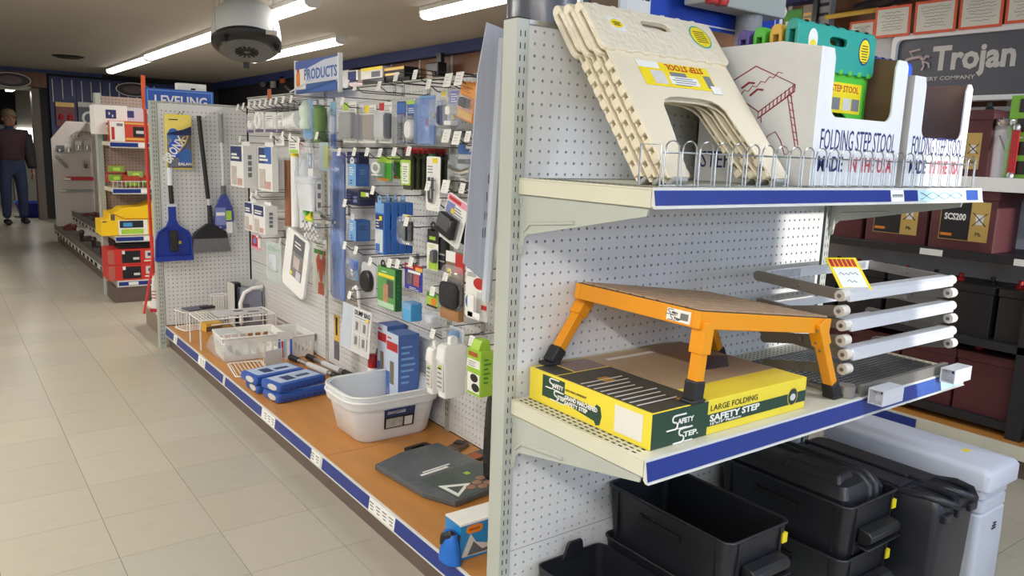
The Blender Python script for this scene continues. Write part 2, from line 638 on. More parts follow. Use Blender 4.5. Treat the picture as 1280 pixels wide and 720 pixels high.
SEAM = [0.02, 1.21, 2.43, 3.65]
for k in range(3):
    a, b = SEAM[k], SEAM[k + 1]
    n0 = 46
    for (z0, n1) in ((0.527, 40), (0.143, 15)):
        mb = MB(M_PEG)
        pegboard(mb, n0, n1, b - 0.034 - 45 * 0.0254, z0 + 0.0127, 0.0036, 0.006, lambda u, v, d: (PX + d, u, v), 8)
        # plain margins left, right and top
        w0 = b - 0.034 + 0.0127
        w1 = b - 0.034 - 45.5 * 0.0254
        top = z0 + n1 * 0.0254
        mb.box(PX, w0, z0 - 0.006 if z0 > 0.5 else z0, PX + 0.006, b - 0.001, top)
        mb.box(PX, a + 0.001, z0, PX + 0.006, w1, top)
        gp(mb.build('pegboard', smooth=0))
gp(MB(M_DARK).box(PX + 0.02, 0.03, 0.1, PX + 0.03, 3.65, 1.53).build('spine_panel', smooth=0))
for k, y in enumerate(SEAM[1:3]):
    u = MB(M_UP).box(PX - 0.004, y - 0.016, DZ, PX + 0.02, y + 0.016, 1.548)
    slots(u, y - 0.006, y + 0.006, PX - 0.004, 0.2, 1.53, axis='x')
    gp(u.build('upright', smooth=0))
gp(MB(M_UP).box(PX - 0.006, 0.03, 1.546, PX + 0.05, 3.65, 1.553).build('top_rail', smooth=0))
# base decks, kick plates and price rails, section by section
M_LIPW = mat('rail_edge_white', (206, 206, 200), 0.35, noise=0.03)
for k in range(3):
    a, b = SEAM[k], SEAM[k + 1]
    gp(MB(M_DECK).box(0.046, a + 0.001, DZ - 0.018, PX, b - 0.001, DZ).build('deck', smooth=0, bevel=0.002))
    gp(MB(M_KICK).box(0.066, a + 0.001, 0.0, 0.085, b - 0.001, DZ - 0.018).build('kick_plate', smooth=0))
    r = MB(M_LIPW)
    r.prism([(0.046, DZ + 0.002), (0.042, DZ + 0.002), (0.034, DZ - 0.055), (0.040, DZ - 0.055), (0.046, DZ - 0.018)], a, b, 'y')
    rail = gp(r.build('price_rail', smooth=0))
    segs = {0: [(0.03, 0.62, 1), (0.62, 0.80, 0), (0.80, 1.19, 1)], 1: [(0.02, 0.10, 0), (0.11, 0.5, 1), (0.5, 0.66, 0), (0.67, 1.2, 1)],
            2: [(0.02, 0.33, 1), (0.34, 0.46, 0), (0.47, 0.92, 1), (0.93, 1.0, 0), (1.0, 1.2, 1)]}[k]
    for s0, s1, bl in segs:
        def fx(z):
            return 0.0418 - (DZ + 0.002 - z) * (0.008 / 0.057)
        zt, zb = DZ - 0.006, DZ - 0.048
        s = MB(M_BLUE if bl else M_PAPER)
        s.prism([(fx(zt), zt), (fx(zt) - 0.0012, zt), (fx(zb) - 0.0012, zb), (fx(zb), zb)], a + s0, a + s1, 'y')
        o = s.build('price_strip', rail, smooth=0)
        if not bl:
            t = MB(M_INKG)
            y = a + s0 + 0.012
            while y < a + s1 - 0.02:
                for q in range(3):
                    zz = zt - 0.010 - q * 0.010
                    t.prism([(fx(zz) - 0.0012, zz), (fx(zz) - 0.0016, zz), (fx(zz - 0.004) - 0.0016, zz - 0.004), (fx(zz - 0.004) - 0.0012, zz - 0.004)], y, y + 0.03 - 0.006 * q, 'y')
                y += 0.045
            t.build('price_print', rail, smooth=0)
# far side of the run (faces the next aisle)
gp(MB(M_PEGW).box(PX + 0.035, 0.03, 0.16, PX + 0.041, 3.65, 1.546).build('rear_panel', smooth=0))
gp(MB(M_DECK).box(PX + 0.041, 0.03, DZ - 0.018, 1.17, 3.65, DZ).build('rear_deck', smooth=0))
gp(MB(M_KICK).box(1.13, 0.03, 0, 1.15, 3.65, DZ - 0.018).build('rear_kick_plate', smooth=0))

# ================================================================== WING PANEL at the far end of the deck (faces -y)
WY = 3.66
wing = thing('wing_panel', 'narrow white pegboard panel across the far end of the deck, under the blue sign', 'pegboard', (0.3, WY, 0))


def wp(o):
    o.parent = wing
    o.location = Vector(o.location) - Vector((0.3, WY, 0))
    return o


WZ = 1.50
mb = MB(M_PEG)
pegboard(mb, 20, 51, 0.072, DZ + 0.035, 0.0036, 0.006, lambda u, v, d: (u, WY + d, v), 8, border=(0.012, 0.006, 0.02, 0.032))
wp(mb.build('pegboard', smooth=0))
wp(MB(M_DARK).box(0.05, WY + 0.015, 0.12, 0.64, WY + 0.02, WZ - 0.01).build('rear_panel', smooth=0))
u = MB(M_UP).box(0.008, WY - 0.006, 0.0, 0.044, WY + 0.05, WZ)
slots(u, 0.020, 0.033, WY - 0.006, 0.03, WZ - 0.02)
wp(u.build('upright', smooth=0))
wp(MB(M_UP).box(0.044, WY - 0.003, WZ - 0.008, 0.58, WY + 0.02, WZ).build('top_rail', smooth=0))

# ================================================================== END CAP (faces -y)
cap = thing('end_cap_fixture', 'white pegboard end cap with two cream shelves facing the viewer', 'shelving', (0.6, 0.0, 0))


def cp(o, par=None):
    o.parent = par or cap
    if par is None:
        o.location = Vector(o.location) - Vector((0.6, 0, 0))
    return o


Z0 = 1.5332
mb = MB(M_PEG)
pegboard(mb, 46, 48, 0.0254, Z0 - 47 * 0.0254, 0.0035, 0.007, lambda u, v, d: (u, d, v), 8, border=(0.012, 0.012, -0.0, 0.0))
cp(mb.build('pegboard', smooth=0))
mb = MB(M_PEG)
pegboard(mb, 46, 12, 0.0254, Z0 - 47 * 0.0254 - 0.0280 - 11 * 0.0254, 0.0035, 0.007, lambda u, v, d: (u, d, v), 8, border=(0.012, 0.012, 0.02, 0.0015))
cp(mb.build('pegboard', smooth=0))
cp(MB(M_DARK).box(0.0, 0.016, 0.02, 1.2, 0.022, 1.54).build('rear_panel', smooth=0))
cp(MB(M_UP).box(0.006, 0.026, 0.02, 1.2, 0.03, 1.545).build('back_sheet', smooth=0))
for x0, x1 in ((-0.027, 0.005), (1.203, 1.234)):
    u = MB(M_UP).box(x0, -0.004, 0.0, x1, 0.046, 1.556)
    slots(u, x0 + 0.010, x0 + 0.022, -0.004, 0.02, 1.54)
    u.box(x0 - 0.001, -0.005, 1.556, x1 + 0.001, 0.047, 1.559, M_BLACK)
    cp(u.build('upright', smooth=0, bevel=0.001))
cp(MB(M_STEEL).box(0.005, -0.004, 1.5455, 1.203, 0.03, 1.5565).build('top_rail', smooth=0, bevel=0.001))
SD = 0.43


def shelf(zt, SD, x1, RH, seg):
    s = MB(M_CREAM)
    x0 = -0.010
    s.box(x0, -SD, zt - 0.004, x1, -0.006, zt)
    s.box(x0, -SD, zt - 0.036, x0 + 0.003, -0.006, zt - 0.004)
    s.box(x1 - 0.003, -SD, zt - 0.036, x1, -0.006, zt - 0.004)
    s.box(x0, -SD, zt - 0.036, x1, -SD + 0.003, zt - 0.004)
    s.box(x0, -0.009, zt - 0.036, x1, -0.006, zt - 0.004)
    sh = cp(s.build('shelf', smooth=0, bevel=0.0015))
    # rows of punched holes along the left, right and rear edges
    h = MB(M_DARK)
    for xx in [x0 + 0.012 + 0.0127 * i for i in range(5)] + [x1 - 0.07 + 0.0127 * i for i in range(5)]:
        y = -0.03
        while y > -SD + 0.02:
            h.box(xx - 0.0022, y - 0.005, zt - 0.002, xx + 0.0022, y + 0.005, zt + 0.0003)
            y -= 0.019
    for i in range(58):
        xx = x0 + 0.085 + i * 0.019
        for y in (-0.02, -0.033, -0.046, -0.059, -0.072):
            h.box(xx - 0.005, y - 0.002, zt - 0.002, xx + 0.005, y + 0.002, zt + 0.0003)
    h.build('punched_hole', sh, smooth=0, kind='stuff')
    # brackets: tapered plate with a pressed rib
    for bx in (-0.003, 1.222):
        b = MB(M_UP)
        prof = [(-0.006, zt - 0.037), (-SD + 0.012, zt - 0.037), (-SD + 0.016, zt - 0.052), (-0.06, zt - 0.118), (-0.035, zt - 0.122),
                (-0.022, zt - 0.135), (-0.018, zt - 0.165), (-0.006, zt - 0.172)]
        b.prism(prof, bx, bx + 0.004, 'x')
        b.tube([(bx - 0.0005, -0.016, zt - 0.150), (bx - 0.0005, -0.020, zt - 0.118), (bx - 0.0005, -0.045, zt - 0.098), (bx - 0.0005, -0.19, zt - 0.083)], 0.0045, 6, M_UP)
        for bz in (0.05, 0.15):
            b.box(bx - 0.002, -0.014, zt - bz - 0.008, bx + 0.006, -0.002, zt - bz + 0.008)
        b.build('bracket', sh, smooth=35)
    # price rail along the front edge
    r = MB(M_LIPW)
    f0, f1 = -SD - 0.001, -SD - 0.010
    xr0, xr1 = (x0, x1 + 0.004)
    r.prism([(f0, zt + 0.001), (f0 - 0.003, zt + 0.001), (f1 - 0.001, zt - RH + 0.003), (f1 - 0.004, zt - RH), (f1 + 0.004, zt - RH), (f0 + 0.001, zt - RH + 0.006)], xr0, xr1, 'x')
    r.build('price_rail', sh, smooth=0)
    for a, b2, m in seg:
        z_a, z_b = zt - 0.004, zt - RH + 0.006

        def fy(z):
            return f0 - 0.0032 - (zt - z) * (0.0085 / 0.044)
        q = MB(m)
        q.prism([(fy(z_a), z_a), (fy(z_a) - 0.0012, z_a), (fy(z_b) - 0.0012, z_b), (fy(z_b), z_b)], a, b2, 'x')
        q.build('price_strip', sh, smooth=0)
    return sh


M_AQUA = mat('strip_aqua', (190, 226, 236), 0.2, noise=0.12, scale=18)
M_BLUE2 = mat('strip_blue_light', (58, 88, 160), 0.25, noise=0.1, scale=14)
ZT = 1.2205
shelf_mid = shelf(0.7145, 0.43, 1.262, 0.046, [(-0.01, 1.0, M_BLUE), (1.0, 1.13, M_BLUE2), (1.13, 1.25, M_AQUA)])
shelf_top = shelf(ZT, 0.405, 1.285, 0.037, [(-0.01, 0.80, M_BLUE), (0.802, 0.862, M_PAPER), (0.864, 0.93, M_BLUE), (0.93, 1.19, M_AQUA), (1.19, 1.26, M_BLUE2)])
# bar code and wavy lines on the top shelf's rail
t = MB(M_INKG)
zt = ZT
SD = 0.405
for i in range(9):
    t.box(0.808 + i * 0.0056, -SD - 0.0085 - 0.001, zt - 0.028, 0.811 + i * 0.0056, -SD - 0.0055, zt - 0.014)
for ph in (0, math.pi):
    t.tube([(0.94 + i * 0.0125, -SD - 0.0105 + 0.0017 * math.cos(i * 0.62 + ph), zt - 0.018 + 0.008 * math.cos(i * 0.62 + ph)) for i in range(19)], 0.0006, 4)
t.build('rail_print', shelf_top, smooth=0)
# base deck of the end cap
cp(MB(M_CREAM).box(0.0, -0.42, 0.12, 1.23, -0.006, 0.14).build('base_deck', smooth=0))
cp(MB(M_KICK).box(0.0, -0.40, 0.0, 1.23, -0.385, 0.12).build('kick_plate', smooth=0))


# wire fence on the top shelf: chrome loops on two rails
def fence(x0, x1, y, z, h, pitch, label):
    w = MB(M_STEEL)
    n = int((x1 - x0) / pitch)
    for i in range(n):
        a = x0 + i * pitch
        c = a + pitch / 2
        pts = [(a + 0.002, y, z + 0.002)]
        pts.append((a + 0.002, y, z + h - 0.018))
        for k in range(1, 6):
            th = math.pi * k / 6
            pts.append((c - (pitch / 2 - 0.004) * math.cos(th) - 0.002 + 0.0, y, z + h - 0.018 + 0.018 * math.sin(th)))
        pts.append((a + pitch - 0.008, y, z + h - 0.018))
        pts.append((a + pitch - 0.008, y, z + 0.002))
        w.tube(pts, 0.0016, 5)
    for zz in (z + 0.004, z + h - 0.022):
        w.tube([(x0 - 0.005, y + 0.002, zz), (x1, y + 0.002, zz)], 0.0018, 5)
    # the returned end and its frame
    for e in (x0 - 0.005, x1):
        w.tube([(e, y + 0.002, z + 0.002), (e, y + 0.002, z + h - 0.008), (e, y + 0.055, z + h - 0.008), (e, y + 0.055, z + 0.002)], 0.0018, 5)
    return w.build('wire_fence', shelf_top, smooth=50)


fence(0.022, 1.26, -SD + 0.006, ZT, 0.086, 0.0475, '')

# ================================================================== GOODS ON THE END CAP

def make_stool(label, s, m1, m2, full, group, mt=None):
    """folded step stool: leg panels with an arch, a doubled top panel with a hand hole"""
    t = thing('folding_stool', label, 'stool', group=group)
    W, HL, HT, D = 0.192 * s, 0.330 * s, 0.120 * s, (0.022 if full else 0.030) * s
    mt = mt or m1
    # leg panel (front and rear skins on one rim)
    g = 0.060 * s
    WA = W - g
    arch = [(-WA, 0.0), (-WA + 0.028 * s, 0.145 * s)]
    for k in range(1, 9):
        a = math.pi - math.pi * k / 9
        cs, sn = math.cos(a), math.sin(a)
        arch.append(((WA - 0.030 * s) * math.copysign(abs(cs) ** 0.6, cs), 0.150 * s + 0.060 * s * abs(sn) ** 0.6))
    arch += [(WA - 0.028 * s, 0.145 * s), (WA, 0.0)]
    outer = [(W, 0.0), (W - 0.004 * s, HL), (-W + 0.004 * s, HL), (-W, 0.0)]
    b = MB(m2)
    b.prism(outer + arch, -D * 0.5, -D * 0.5 + 0.006 * s, 'y')
    b.prism([(x * 0.985, z) for x, z in outer] + [(x * 1.12, z) for x, z in arch], D * 0.5 - 0.005 * s, D * 0.5, 'y')
    if full:                      # stepped knuckles along both edges and inside the arch
        n = 9
        for sx in (-1, 1):
            for k in range(n):
                z = 0.008 * s + k * (HL - 0.03 * s) / n
                b.box(sx * (W - 0.012 * s) - 0.012 * s, -D * 0.40, z, sx * (W - 0.012 * s) + 0.012 * s, D * 0.40, z + 0.021 * s)
                if k < 5:
                    b.box(sx * (W - g) - 0.010 * s, -D * 0.34, z, sx * (W - g) + 0.010 * s, D * 0.34, z + 0.017 * s)
        b.box(-W + g + 0.03 * s, -D * 0.4, 0.212 * s, W - g - 0.03 * s, D * 0.4, 0.224 * s)
    else:
        for sx in (-1, 1):
            b.box(sx * W - 0.01 * s * (sx + 1), -D * 0.45, 0.0, sx * W - 0.01 * s * (sx - 1), D * 0.45, HL)
    lp = b.build('leg_panel', t, bevel=0.0022, seg=2)
    if full:
        f = MB(M_SHOE)
        for sx in (-1, 1):
            f.box(sx * (W - 0.03 * s) - 0.022 * s, -D * 0.52, -0.008, sx * (W - 0.03 * s) + 0.022 * s, D * 0.5, 0.002)
        f.build('foot_pad', lp, bevel=0.003)
    # top: two skins, each with a hand hole, joined by a rounded spine
    DT = D * 1.25
    z0, z1 = HL - 0.012 * s, HL + HT
    Wt = W * 1.045
    hole = [(0.045 * s * u, (z0 + z1) / 2 + 0.020 * s + 0.012 * s * v) for u, v in
            [(math.copysign(abs(math.cos(2 * math.pi * i / 20)) ** 0.5, math.cos(2 * math.pi * i / 20)),
              math.copysign(abs(math.sin(2 * math.pi * i / 20)) ** 0.7, math.sin(2 * math.pi * i / 20))) for i in range(20)]]
    op = rr(-Wt, z0, Wt, z1 - DT * 0.35, 0.014 * s, 4)
    op = op[:20]
    b = MB(mt)
    # resort the outline so both loops start at the same angle
    b.ring(op, [hole[(i) % 20] for i in range(20)], -DT * 0.62, -DT * 0.62 + 0.012 * s, 'y')
    b.ring(op, [hole[(i) % 20] for i in range(20)], DT * 0.5 - 0.012 * s, DT * 0.5, 'y')
    prof = [(DT * 0.5 * math.cos(math.radians(a)) - 0.06 * DT, z1 - DT * 0.56 + DT * 0.56 * math.sin(math.radians(a))) for a in range(0, 181, 20)]
    prof = [(DT * 0.5, z1 - DT * 0.8)] + prof + [(-DT * 0.62, z1 - DT * 0.8)]
    b.prism(prof, -Wt, Wt, 'x', m1)
    top = b.build('top_panel', t, bevel=0.002, seg=2)
    # hinge knuckles between top and legs
    k_ = MB(m2)
    for i in range(8):
        x = -W * 0.92 + i * W * 1.84 / 7
        k_.box(x - 0.010 * s, -DT * 0.66, z0 - 0.004 * s, x + 0.010 * s, -DT * 0.3, z0 + 0.011 * s)
    k_.build('hinge_knuckle', top, bevel=0.0025)
    rb = MB(M_DARK if not full else m1)
    for i in range(7):
        x = -W * 0.8 + i * W * 1.6 / 6
        rb.box(x - 0.006 * s, -DT * 0.45, z1 - 0.006 * s, x + 0.006 * s, -DT * 0.2, z1 - 0.001 * s)
    rb.build('top_slot', top)
    t['_D'] = D
    return t, W, HL, z0, z1, -DT * 0.62, -D * 0.5


st, W, HL, z0, z1, fy, ly = make_stool('beige plastic folding stool with its yellow label turned to the front, foremost of three leaning', 1.0, M_BEIGE, M_BEIGE, True, 'beige folding stools leaning on the pegboard', M_BEIGET)
# stickers of the foremost stool
stp = st.children
top_o = [c for c in st.children if c.name.startswith('top_panel')][0]
leg_o = [c for c in st.children if c.name.startswith('leg_panel')][0]
STK = 38.0
spots = [(0.268, -0.356, 1.2320), (0.266, -0.3225, 1.2320), (0.264, -0.289, 1.2320)]
labs = [None, 'beige plastic folding stool in the middle of the three leaning ones', 'rearmost beige plastic folding stool, against the pegboard']
for k in (1, 2):
    dup(st, spots[k], 0, labs[k], rx=-STK)
st.location = spots[0]
st.rotation_euler = (math.radians(-STK), 0, 0)


def disc(name, parent, x, z, y, rx_, rz_, m, rim=None):
    b = MB(m).prism(ell(x, z, rx_, rz_, 24), y - 0.0006, y, 'y')
    if rim:
        b.prism(ell(x, z, rx_ * 1.12, rz_ * 1.12, 24), y - 0.0003, y, 'y', rim)
    return b.build(name, parent, smooth=0)


def lines(parent, x0, x1, zt, n, dz, y, m=M_INK, hgt=0.002, name='print_line', jit=0.3):
    b = MB(m)
    for i in range(n):
        w = (x1 - x0) * (1 - jit * random.random())
        z = zt - i * dz
        c = (x0 + x1) / 2
        b.box(c - w / 2, y - 0.0004, z - hgt, c + w / 2, y, z)
    return b.build(name, parent, smooth=0)


def rect(name, parent, x0, z0_, x1, z1_, y, m, th=0.0005):
    return MB(m).box(x0, y - th, z0_, x1, y, z1_).build(name, parent, smooth=0)


sy = fy - 0.0006
d = disc('round_sticker', top_o, 0.140, 0.392, sy, 0.030, 0.030, M_YEL, M_TEAL)
lines(d, 0.118, 0.162, 0.408, 6, 0.0062, sy - 0.0006)
d2 = disc('oval_sticker', top_o, -0.128, 0.390, sy, 0.018, 0.012, M_YEL)
rect('sticker_card', d2, -0.150, 0.370, -0.106, 0.408, sy + 0.0002, M_PAPER)
lines(d2, -0.14, -0.116, 0.394, 3, 0.004, sy - 0.0006)
# big yellow label on the leg panel, printed upside down as the stool hangs
ly2 = ly - 0.0008
lb = rect('paper_label', leg_o, -0.12, 0.232, 0.105, 0.298, ly2 + 0.0002, M_YEL)
rect('printed_panel', lb, -0.12, 0.280, -0.055, 0.298, ly2 - 0.0004, M_PAPER)
txt('STEP STOOL', lb, (0.025, ly2 - 0.0009, 0.295), 0.016, 0.12, M_RED, rot=(90, 180, 0), bold=0.02)
for a, b_, m in ((-0.09, -0.05, M_LGREY), (0.078, 0.10, M_INKG), (-0.03, 0.02, M_INKG)):
    rect('printed_photo', lb, a, 0.238, b_, 0.274, ly2 - 0.0004, m)
wl = rect('bar_code_sticker', lb, -0.04, 0.240, 0.05, 0.262, ly2 - 0.0010, M_PAPER)
lines(wl, -0.034, 0.044, 0.258, 3, 0.006, ly2 - 0.0016, M_INKG)
rect('bar_code_card', lb, 0.085, 0.224, 0.115, 0.246, ly2 - 0.0008, M_PAPER)

# ------------------------------------------------------------------ white display cartons
MW = mat('carton_white', (226, 226, 226), 0.5, noise=0.03)
M_WASH = mat('usa_red', (196, 84, 96), 0.5, noise=0.02)


def carton(label, x0, x1, y0, y1, z0_, H, Hs, cut, art):
    t = thing('display_carton', label, 'carton', (x0, y0, z0_), group='white display cartons on the top shelf')
    w, d = x1 - x0, y1 - y0
    th = 0.004
    # front with a deep rounded cut-out
    cx0, cx1, cz = cut
    p = [(0, 0), (w, 0), (w, H * 0.96), (w - 0.012, H), (cx1 + 0.008, H), (cx1, H - 0.02)]
    for k in range(7):
        a = -math.pi / 2 * k / 6
        p.append((cx1 - 0.025 + 0.025 * math.cos(a), cz + 0.025 + 0.025 * math.sin(a)))
    for k in range(7):
        a = -math.pi / 2 - math.pi / 2 * k / 6
        p.append((cx0 + 0.025 + 0.025 * math.cos(a), cz + 0.025 + 0.025 * math.sin(a)))
    p += [(cx0, H - 0.02), (cx0 - 0.008, H), (0.0, H)]
    f = MB(MW).prism(p, 0, th, 'y').build('front_panel', t, smooth=0)
    # sides slope up to the back
    for nm, xa in (('side_panel', 0.0), ('side_panel', w - th)):
        b = MB(MW if xa == 0 else M_CARD)
        b.prism([(th, 0), (d, 0), (d, Hs), (0.10, Hs), (th, H)], xa, xa + th, 'x')
        b.build(nm, t, smooth=0)
    MB(M_CARD).box(0, d - th, 0, w, d, Hs * 0.97).build('back_panel', t, smooth=0)
    MB(M_CARD).box(th, th, 0, w - th, d - th, 0.004).build('bottom', t, smooth=0)
    txt('FOLDING STEP STOOL', f, (w * 0.5, -0.0006, 0.083), 0.046, w * 0.86, M_NAVY, bold=0.0)
    txt('MADE', f, (w * 0.2, -0.0006, 0.036), 0.033, w * 0.27, M_NAVY, bold=0.03)
    txt('IN THE USA', f, (w * 0.66, -0.0006, 0.036), 0.033, w * 0.52, M_WASH, bold=0.03)
    return t, f


c1, f1 = carton('white open-front display carton holding coloured folding stools', 0.502, 0.868, -0.385, -0.06, ZT + 0.001, 0.300, 0.318, (0.055, 0.31, 0.155), True)
c2, f2 = carton('white display carton with a brown inside, at the right end of the top shelf', 0.905, 1.215, -0.385, -0.08, ZT + 0.001, 0.272, 0.275, (0.06, 0.275, 0.125), True)
# red line drawing of a stool on the left side of the first carton
side = [c for c in c1.children if c.name.startswith('side_panel')][0]
dr = MB(mat('red_line', (150, 44, 56), 0.6, noise=0))


def L3(pts, r=0.0016):
    # (u = distance from the front edge, z)
    dr.tube([(-0.0006, u, z) for u, z in pts], r, 4)


L3([(0.255, 0.225), (0.165, 0.268), (0.058, 0.222), (0.148, 0.165), (0.255, 0.225)])
L3([(0.058, 0.222), (0.058, 0.207), (0.148, 0.150), (0.148, 0.165)])
L3([(0.075, 0.200), (0.042, 0.083), (0.068, 0.068), (0.082, 0.100), (0.098, 0.120), (0.118, 0.110), (0.125, 0.085), (0.125, 0.05)], 0.0012)
L3([(0.068, 0.207), (0.036, 0.090)], 0.0012)
L3([(0.14, 0.155), (0.138, 0.14)], 0.0012)
for q in range(9):
    u = 0.062 + q * 0.0095
    L3([(u, 0.222 - q * 0.0062), (u, 0.206 - q * 0.0062)], 0.0012)
for q in range(7):
    L3([(0.072 - q * 0.004, 0.2 - q * 0.016), (0.062 - q * 0.004, 0.196 - q * 0.016)], 0.001)
L3([(0.2, 0.22), (0.18, 0.232), (0.165, 0.23)], 0.0028)
L3([(0.175, 0.202), (0.155, 0.216), (0.14, 0.214)], 0.0028)
zz = [(0.225 - 0.011 * i, 0.198 + 0.0045 * i + (0.004 if i % 2 else -0.004)) for i in range(13)]
L3(zz, 0.0011)
dr.build('stool_drawing', side, smooth=0)
txt('STEP', side, (-0.0008, 0.262, 0.034), 0.040, 0.09, M_NAVY, rot=(90, 0, -90), bold=0.0)

# ------------------------------------------------------------------ coloured stools standing in the first carton
G2 = 'coloured folding stools in the display carton'
tl, W, HL, z0, z1, fy, ly = make_stool('teal folding stool with lime green legs and a yellow oval sticker, front of the carton', 0.80, M_TEAL, M_LIME, False, G2)
tt = [c for c in tl.children if c.name.startswith('top_panel')][0]
tg = [c for c in tl.children if c.name.startswith('leg_panel')][0]
d = disc('oval_sticker', tt, 0.110, 0.312, fy - 0.0006, 0.022, 0.028, M_YEL, M_BLUE)
lines(d, 0.095, 0.125, 0.326, 7, 0.0062, fy - 0.0012)
d = disc('oval_sticker', tt, -0.105, 0.318, fy - 0.0006, 0.018, 0.024, M_PAPER)
disc('sticker_patch', d, -0.105, 0.308, fy - 0.0012, 0.011, 0.010, M_YEL)
lb = rect('paper_label', tg, -0.01, 0.165, 0.125, 0.235, ly - 0.0006, M_YEL)
txt('STEP STOOL', lb, (0.055, ly - 0.0013, 0.214), 0.015, 0.115, M_RED, bold=0.02)
for a in (0.005, 0.05, 0.088):
    rect('printed_photo', lb, a, 0.172, a + 0.032, 0.200, ly - 0.0012, M_INKG if a != 0.05 else M_LGREY)
TB = ZT + 0.006
tl.location = (0.672, -0.298, TB + 0.003)
for i, (m, lab) in enumerate(((M_SAND, 'yellow folding stool in the display carton, next behind the teal one'),
                              (M_LIME, 'lime green folding stool in the display carton, between the yellow and the purple'),
                              (M_PURP, 'purple folding stool in the display carton, behind the lime green one'))):
    o, *_ = make_stool(lab, 0.79, m, m, False, G2)
    o.location = (0.676, -0.252 + 0.045 * i, TB - 0.002 * i)
o, *_ = make_stool('blue folding stool in the right hand carton, its top showing beside the teal one', 0.745, M_COB, M_COB, False, G2)
o.location = (1.06, -0.20, TB + 0.002)

# ------------------------------------------------------------------ folding step carton on the middle shelf
M_CY = mat('carton_yellow', (232, 212, 62), 0.45, noise=0.03)
M_CG = mat('carton_green', (34, 66, 52), 0.42, noise=0.04)
M_CT = mat('carton_tan', (164, 146, 118), 0.5, noise=0.12, scale=9)
M_CTD = mat('carton_dark', (62, 64, 58), 0.5, noise=0.1)
BX0, BX1, BY0, BY1, BZ, BH = 0.030, 0.540, -0.405, -0.022, 0.7150, 0.0745
box = thing('step_carton', 'flat yellow and green carton of a large folding step, on the middle shelf', 'carton', (BX0, BY0, BZ))
bw, bd = BX1 - BX0, BY1 - BY0
bb = MB(M_CY).box(0, 0, 0, bw, bd, BH).build('carton_body', box, smooth=0, bevel=0.0015)
e = 0.0005
fr = rect('green_panel', bb, 0.0015, 0.001, 0.165, BH - 0.001, -0.0002, M_CG)
rect('green_stripe', bb, 0.165, 0.018, bw - 0.001, 0.044, -0.0002, M_CG)
txt('LARGE FOLDING', bb, (0.172, -0.0009, 0.0505), 0.0125, 0.155, M_INK, align='LEFT')
txt('SAFETY STEP', bb, (0.172, -0.0014, 0.0285), 0.0135, 0.165, M_PAPER, align='LEFT', bold=0.05)
txt('15"x19" Platform', bb, (0.172, -0.0014, 0.0205), 0.0055, 0.10, M_PAPER, align='LEFT', bold=0.03)
# wordmark of stacked letters with flowing bars
wm = MB(M_PAPER)


def wordmark(mb, x, z, s_, y):
    """two swooping S shapes, each running into a bar; the other letters are text"""
    for (ox, oz) in ((x, z), (x + 0.018 * s_, z - 0.026 * s_)):
        pts = []
        for k in range(0, 13):
            a = math.radians(60 + 210 * k / 12)
            pts.append((ox + 0.006 * s_ * math.cos(a), oz + 0.006 * s_ + 0.006 * s_ * math.sin(a)))
        for k in range(1, 10):
            a = math.radians(90 - 180 * k / 9)
            pts.append((ox + 0.001 * s_ + 0.006 * s_ * math.cos(a), oz - 0.0062 * s_ + 0.0062 * s_ * math.sin(a)))
        pts.append((ox - 0.02 * s_, oz - 0.0124 * s_))
        mb.tube([(u, y, v) for u, v in pts], 0.0018 * s_, 4)
        mb.tube([(ox + 0.002 * s_, y, oz + 0.0122 * s_), (ox + 0.028 * s_, y, oz + 0.0122 * s_)], 0.0018 * s_, 4)
        mb.tube([(ox + 0.008 * s_, y, oz - 0.0124 * s_), (ox + 0.03 * s_, y, oz - 0.0124 * s_)], 0.0014 * s_, 4)


wordmark(wm, 0.066, 0.046, 1.15, -0.0008)
wm.build('wordmark', fr, smooth=0)
txt('AFETY', fr, (0.098, -0.0012, 0.041), 0.0105, 0.048, M_PAPER, bold=0.05)
txt('TEP.', fr, (0.116, -0.0012, 0.011), 0.0105, 0.044, M_PAPER, bold=0.05)
d = disc('round_seal', bb, bw - 0.052, 0.036, -0.0009, 0.017, 0.019, M_CG, M_SAND)
disc('seal_picture', d, bw - 0.052, 0.035, -0.0016, 0.010, 0.008, M_LGREY)
# left end: logo plate, green swash, blank white sticker (faces -x)
le = MB(M_CG).box(-0.0004, 0.258, 0.020, -0.0001, 0.335, 0.070).build('end_logo_plate', bb, smooth=0)
sw = MB(M_CG)
sw.prism([(0.258, 0.044), (0.258, 0.024), (0.16, 0.012), (0.155, 0.004), (0.143, 0.008), (0.138, 0.028), (0.143, 0.047), (0.155, 0.050), (0.16, 0.042)], -0.0004, -0.0001, 'x')
sw.build('end_swash', bb, smooth=0)
w2 = MB(M_PAPER)
w2.M = T((-0.0009, 0.303, 0.056), rz=-90) @ T((0, 0, -0.0))
wordmark(w2, 0, 0.0, 0.95, 0)
w2.build('wordmark', le, smooth=0)
txt('AFETY', le, (-0.0010, 0.280, 0.049), 0.009, 0.036, M_PAPER, rot=(90, 0, -90), bold=0.05)
txt('TEP', le, (-0.0010, 0.267, 0.026), 0.009, 0.026, M_PAPER, rot=(90, 0, -90), bold=0.05)
txt('GRAND MARCHEFIED', bb, (-0.0010, 0.256, 0.033), 0.0095, 0.105, M_PAPER, rot=(90, 0, -90), align='LEFT', bold=0.05)
txt('SAFETY STEP', bb, (-0.0010, 0.256, 0.0215), 0.0085, 0.075, M_PAPER, rot=(90, 0, -90), align='LEFT', bold=0.05)
txt('ANTI-MARCHEFIEMENT', bb, (-0.0010, 0.256, 0.052), 0.005, 0.07, M_INK, rot=(90, 0, -90), align='LEFT')
MB(mat('blank_sticker', (220, 219, 212), 0.5, noise=0.02)).box(-0.0006, 0.022, 0.010, -0.0001, 0.100, 0.066).build('blank_sticker', bb, smooth=0)
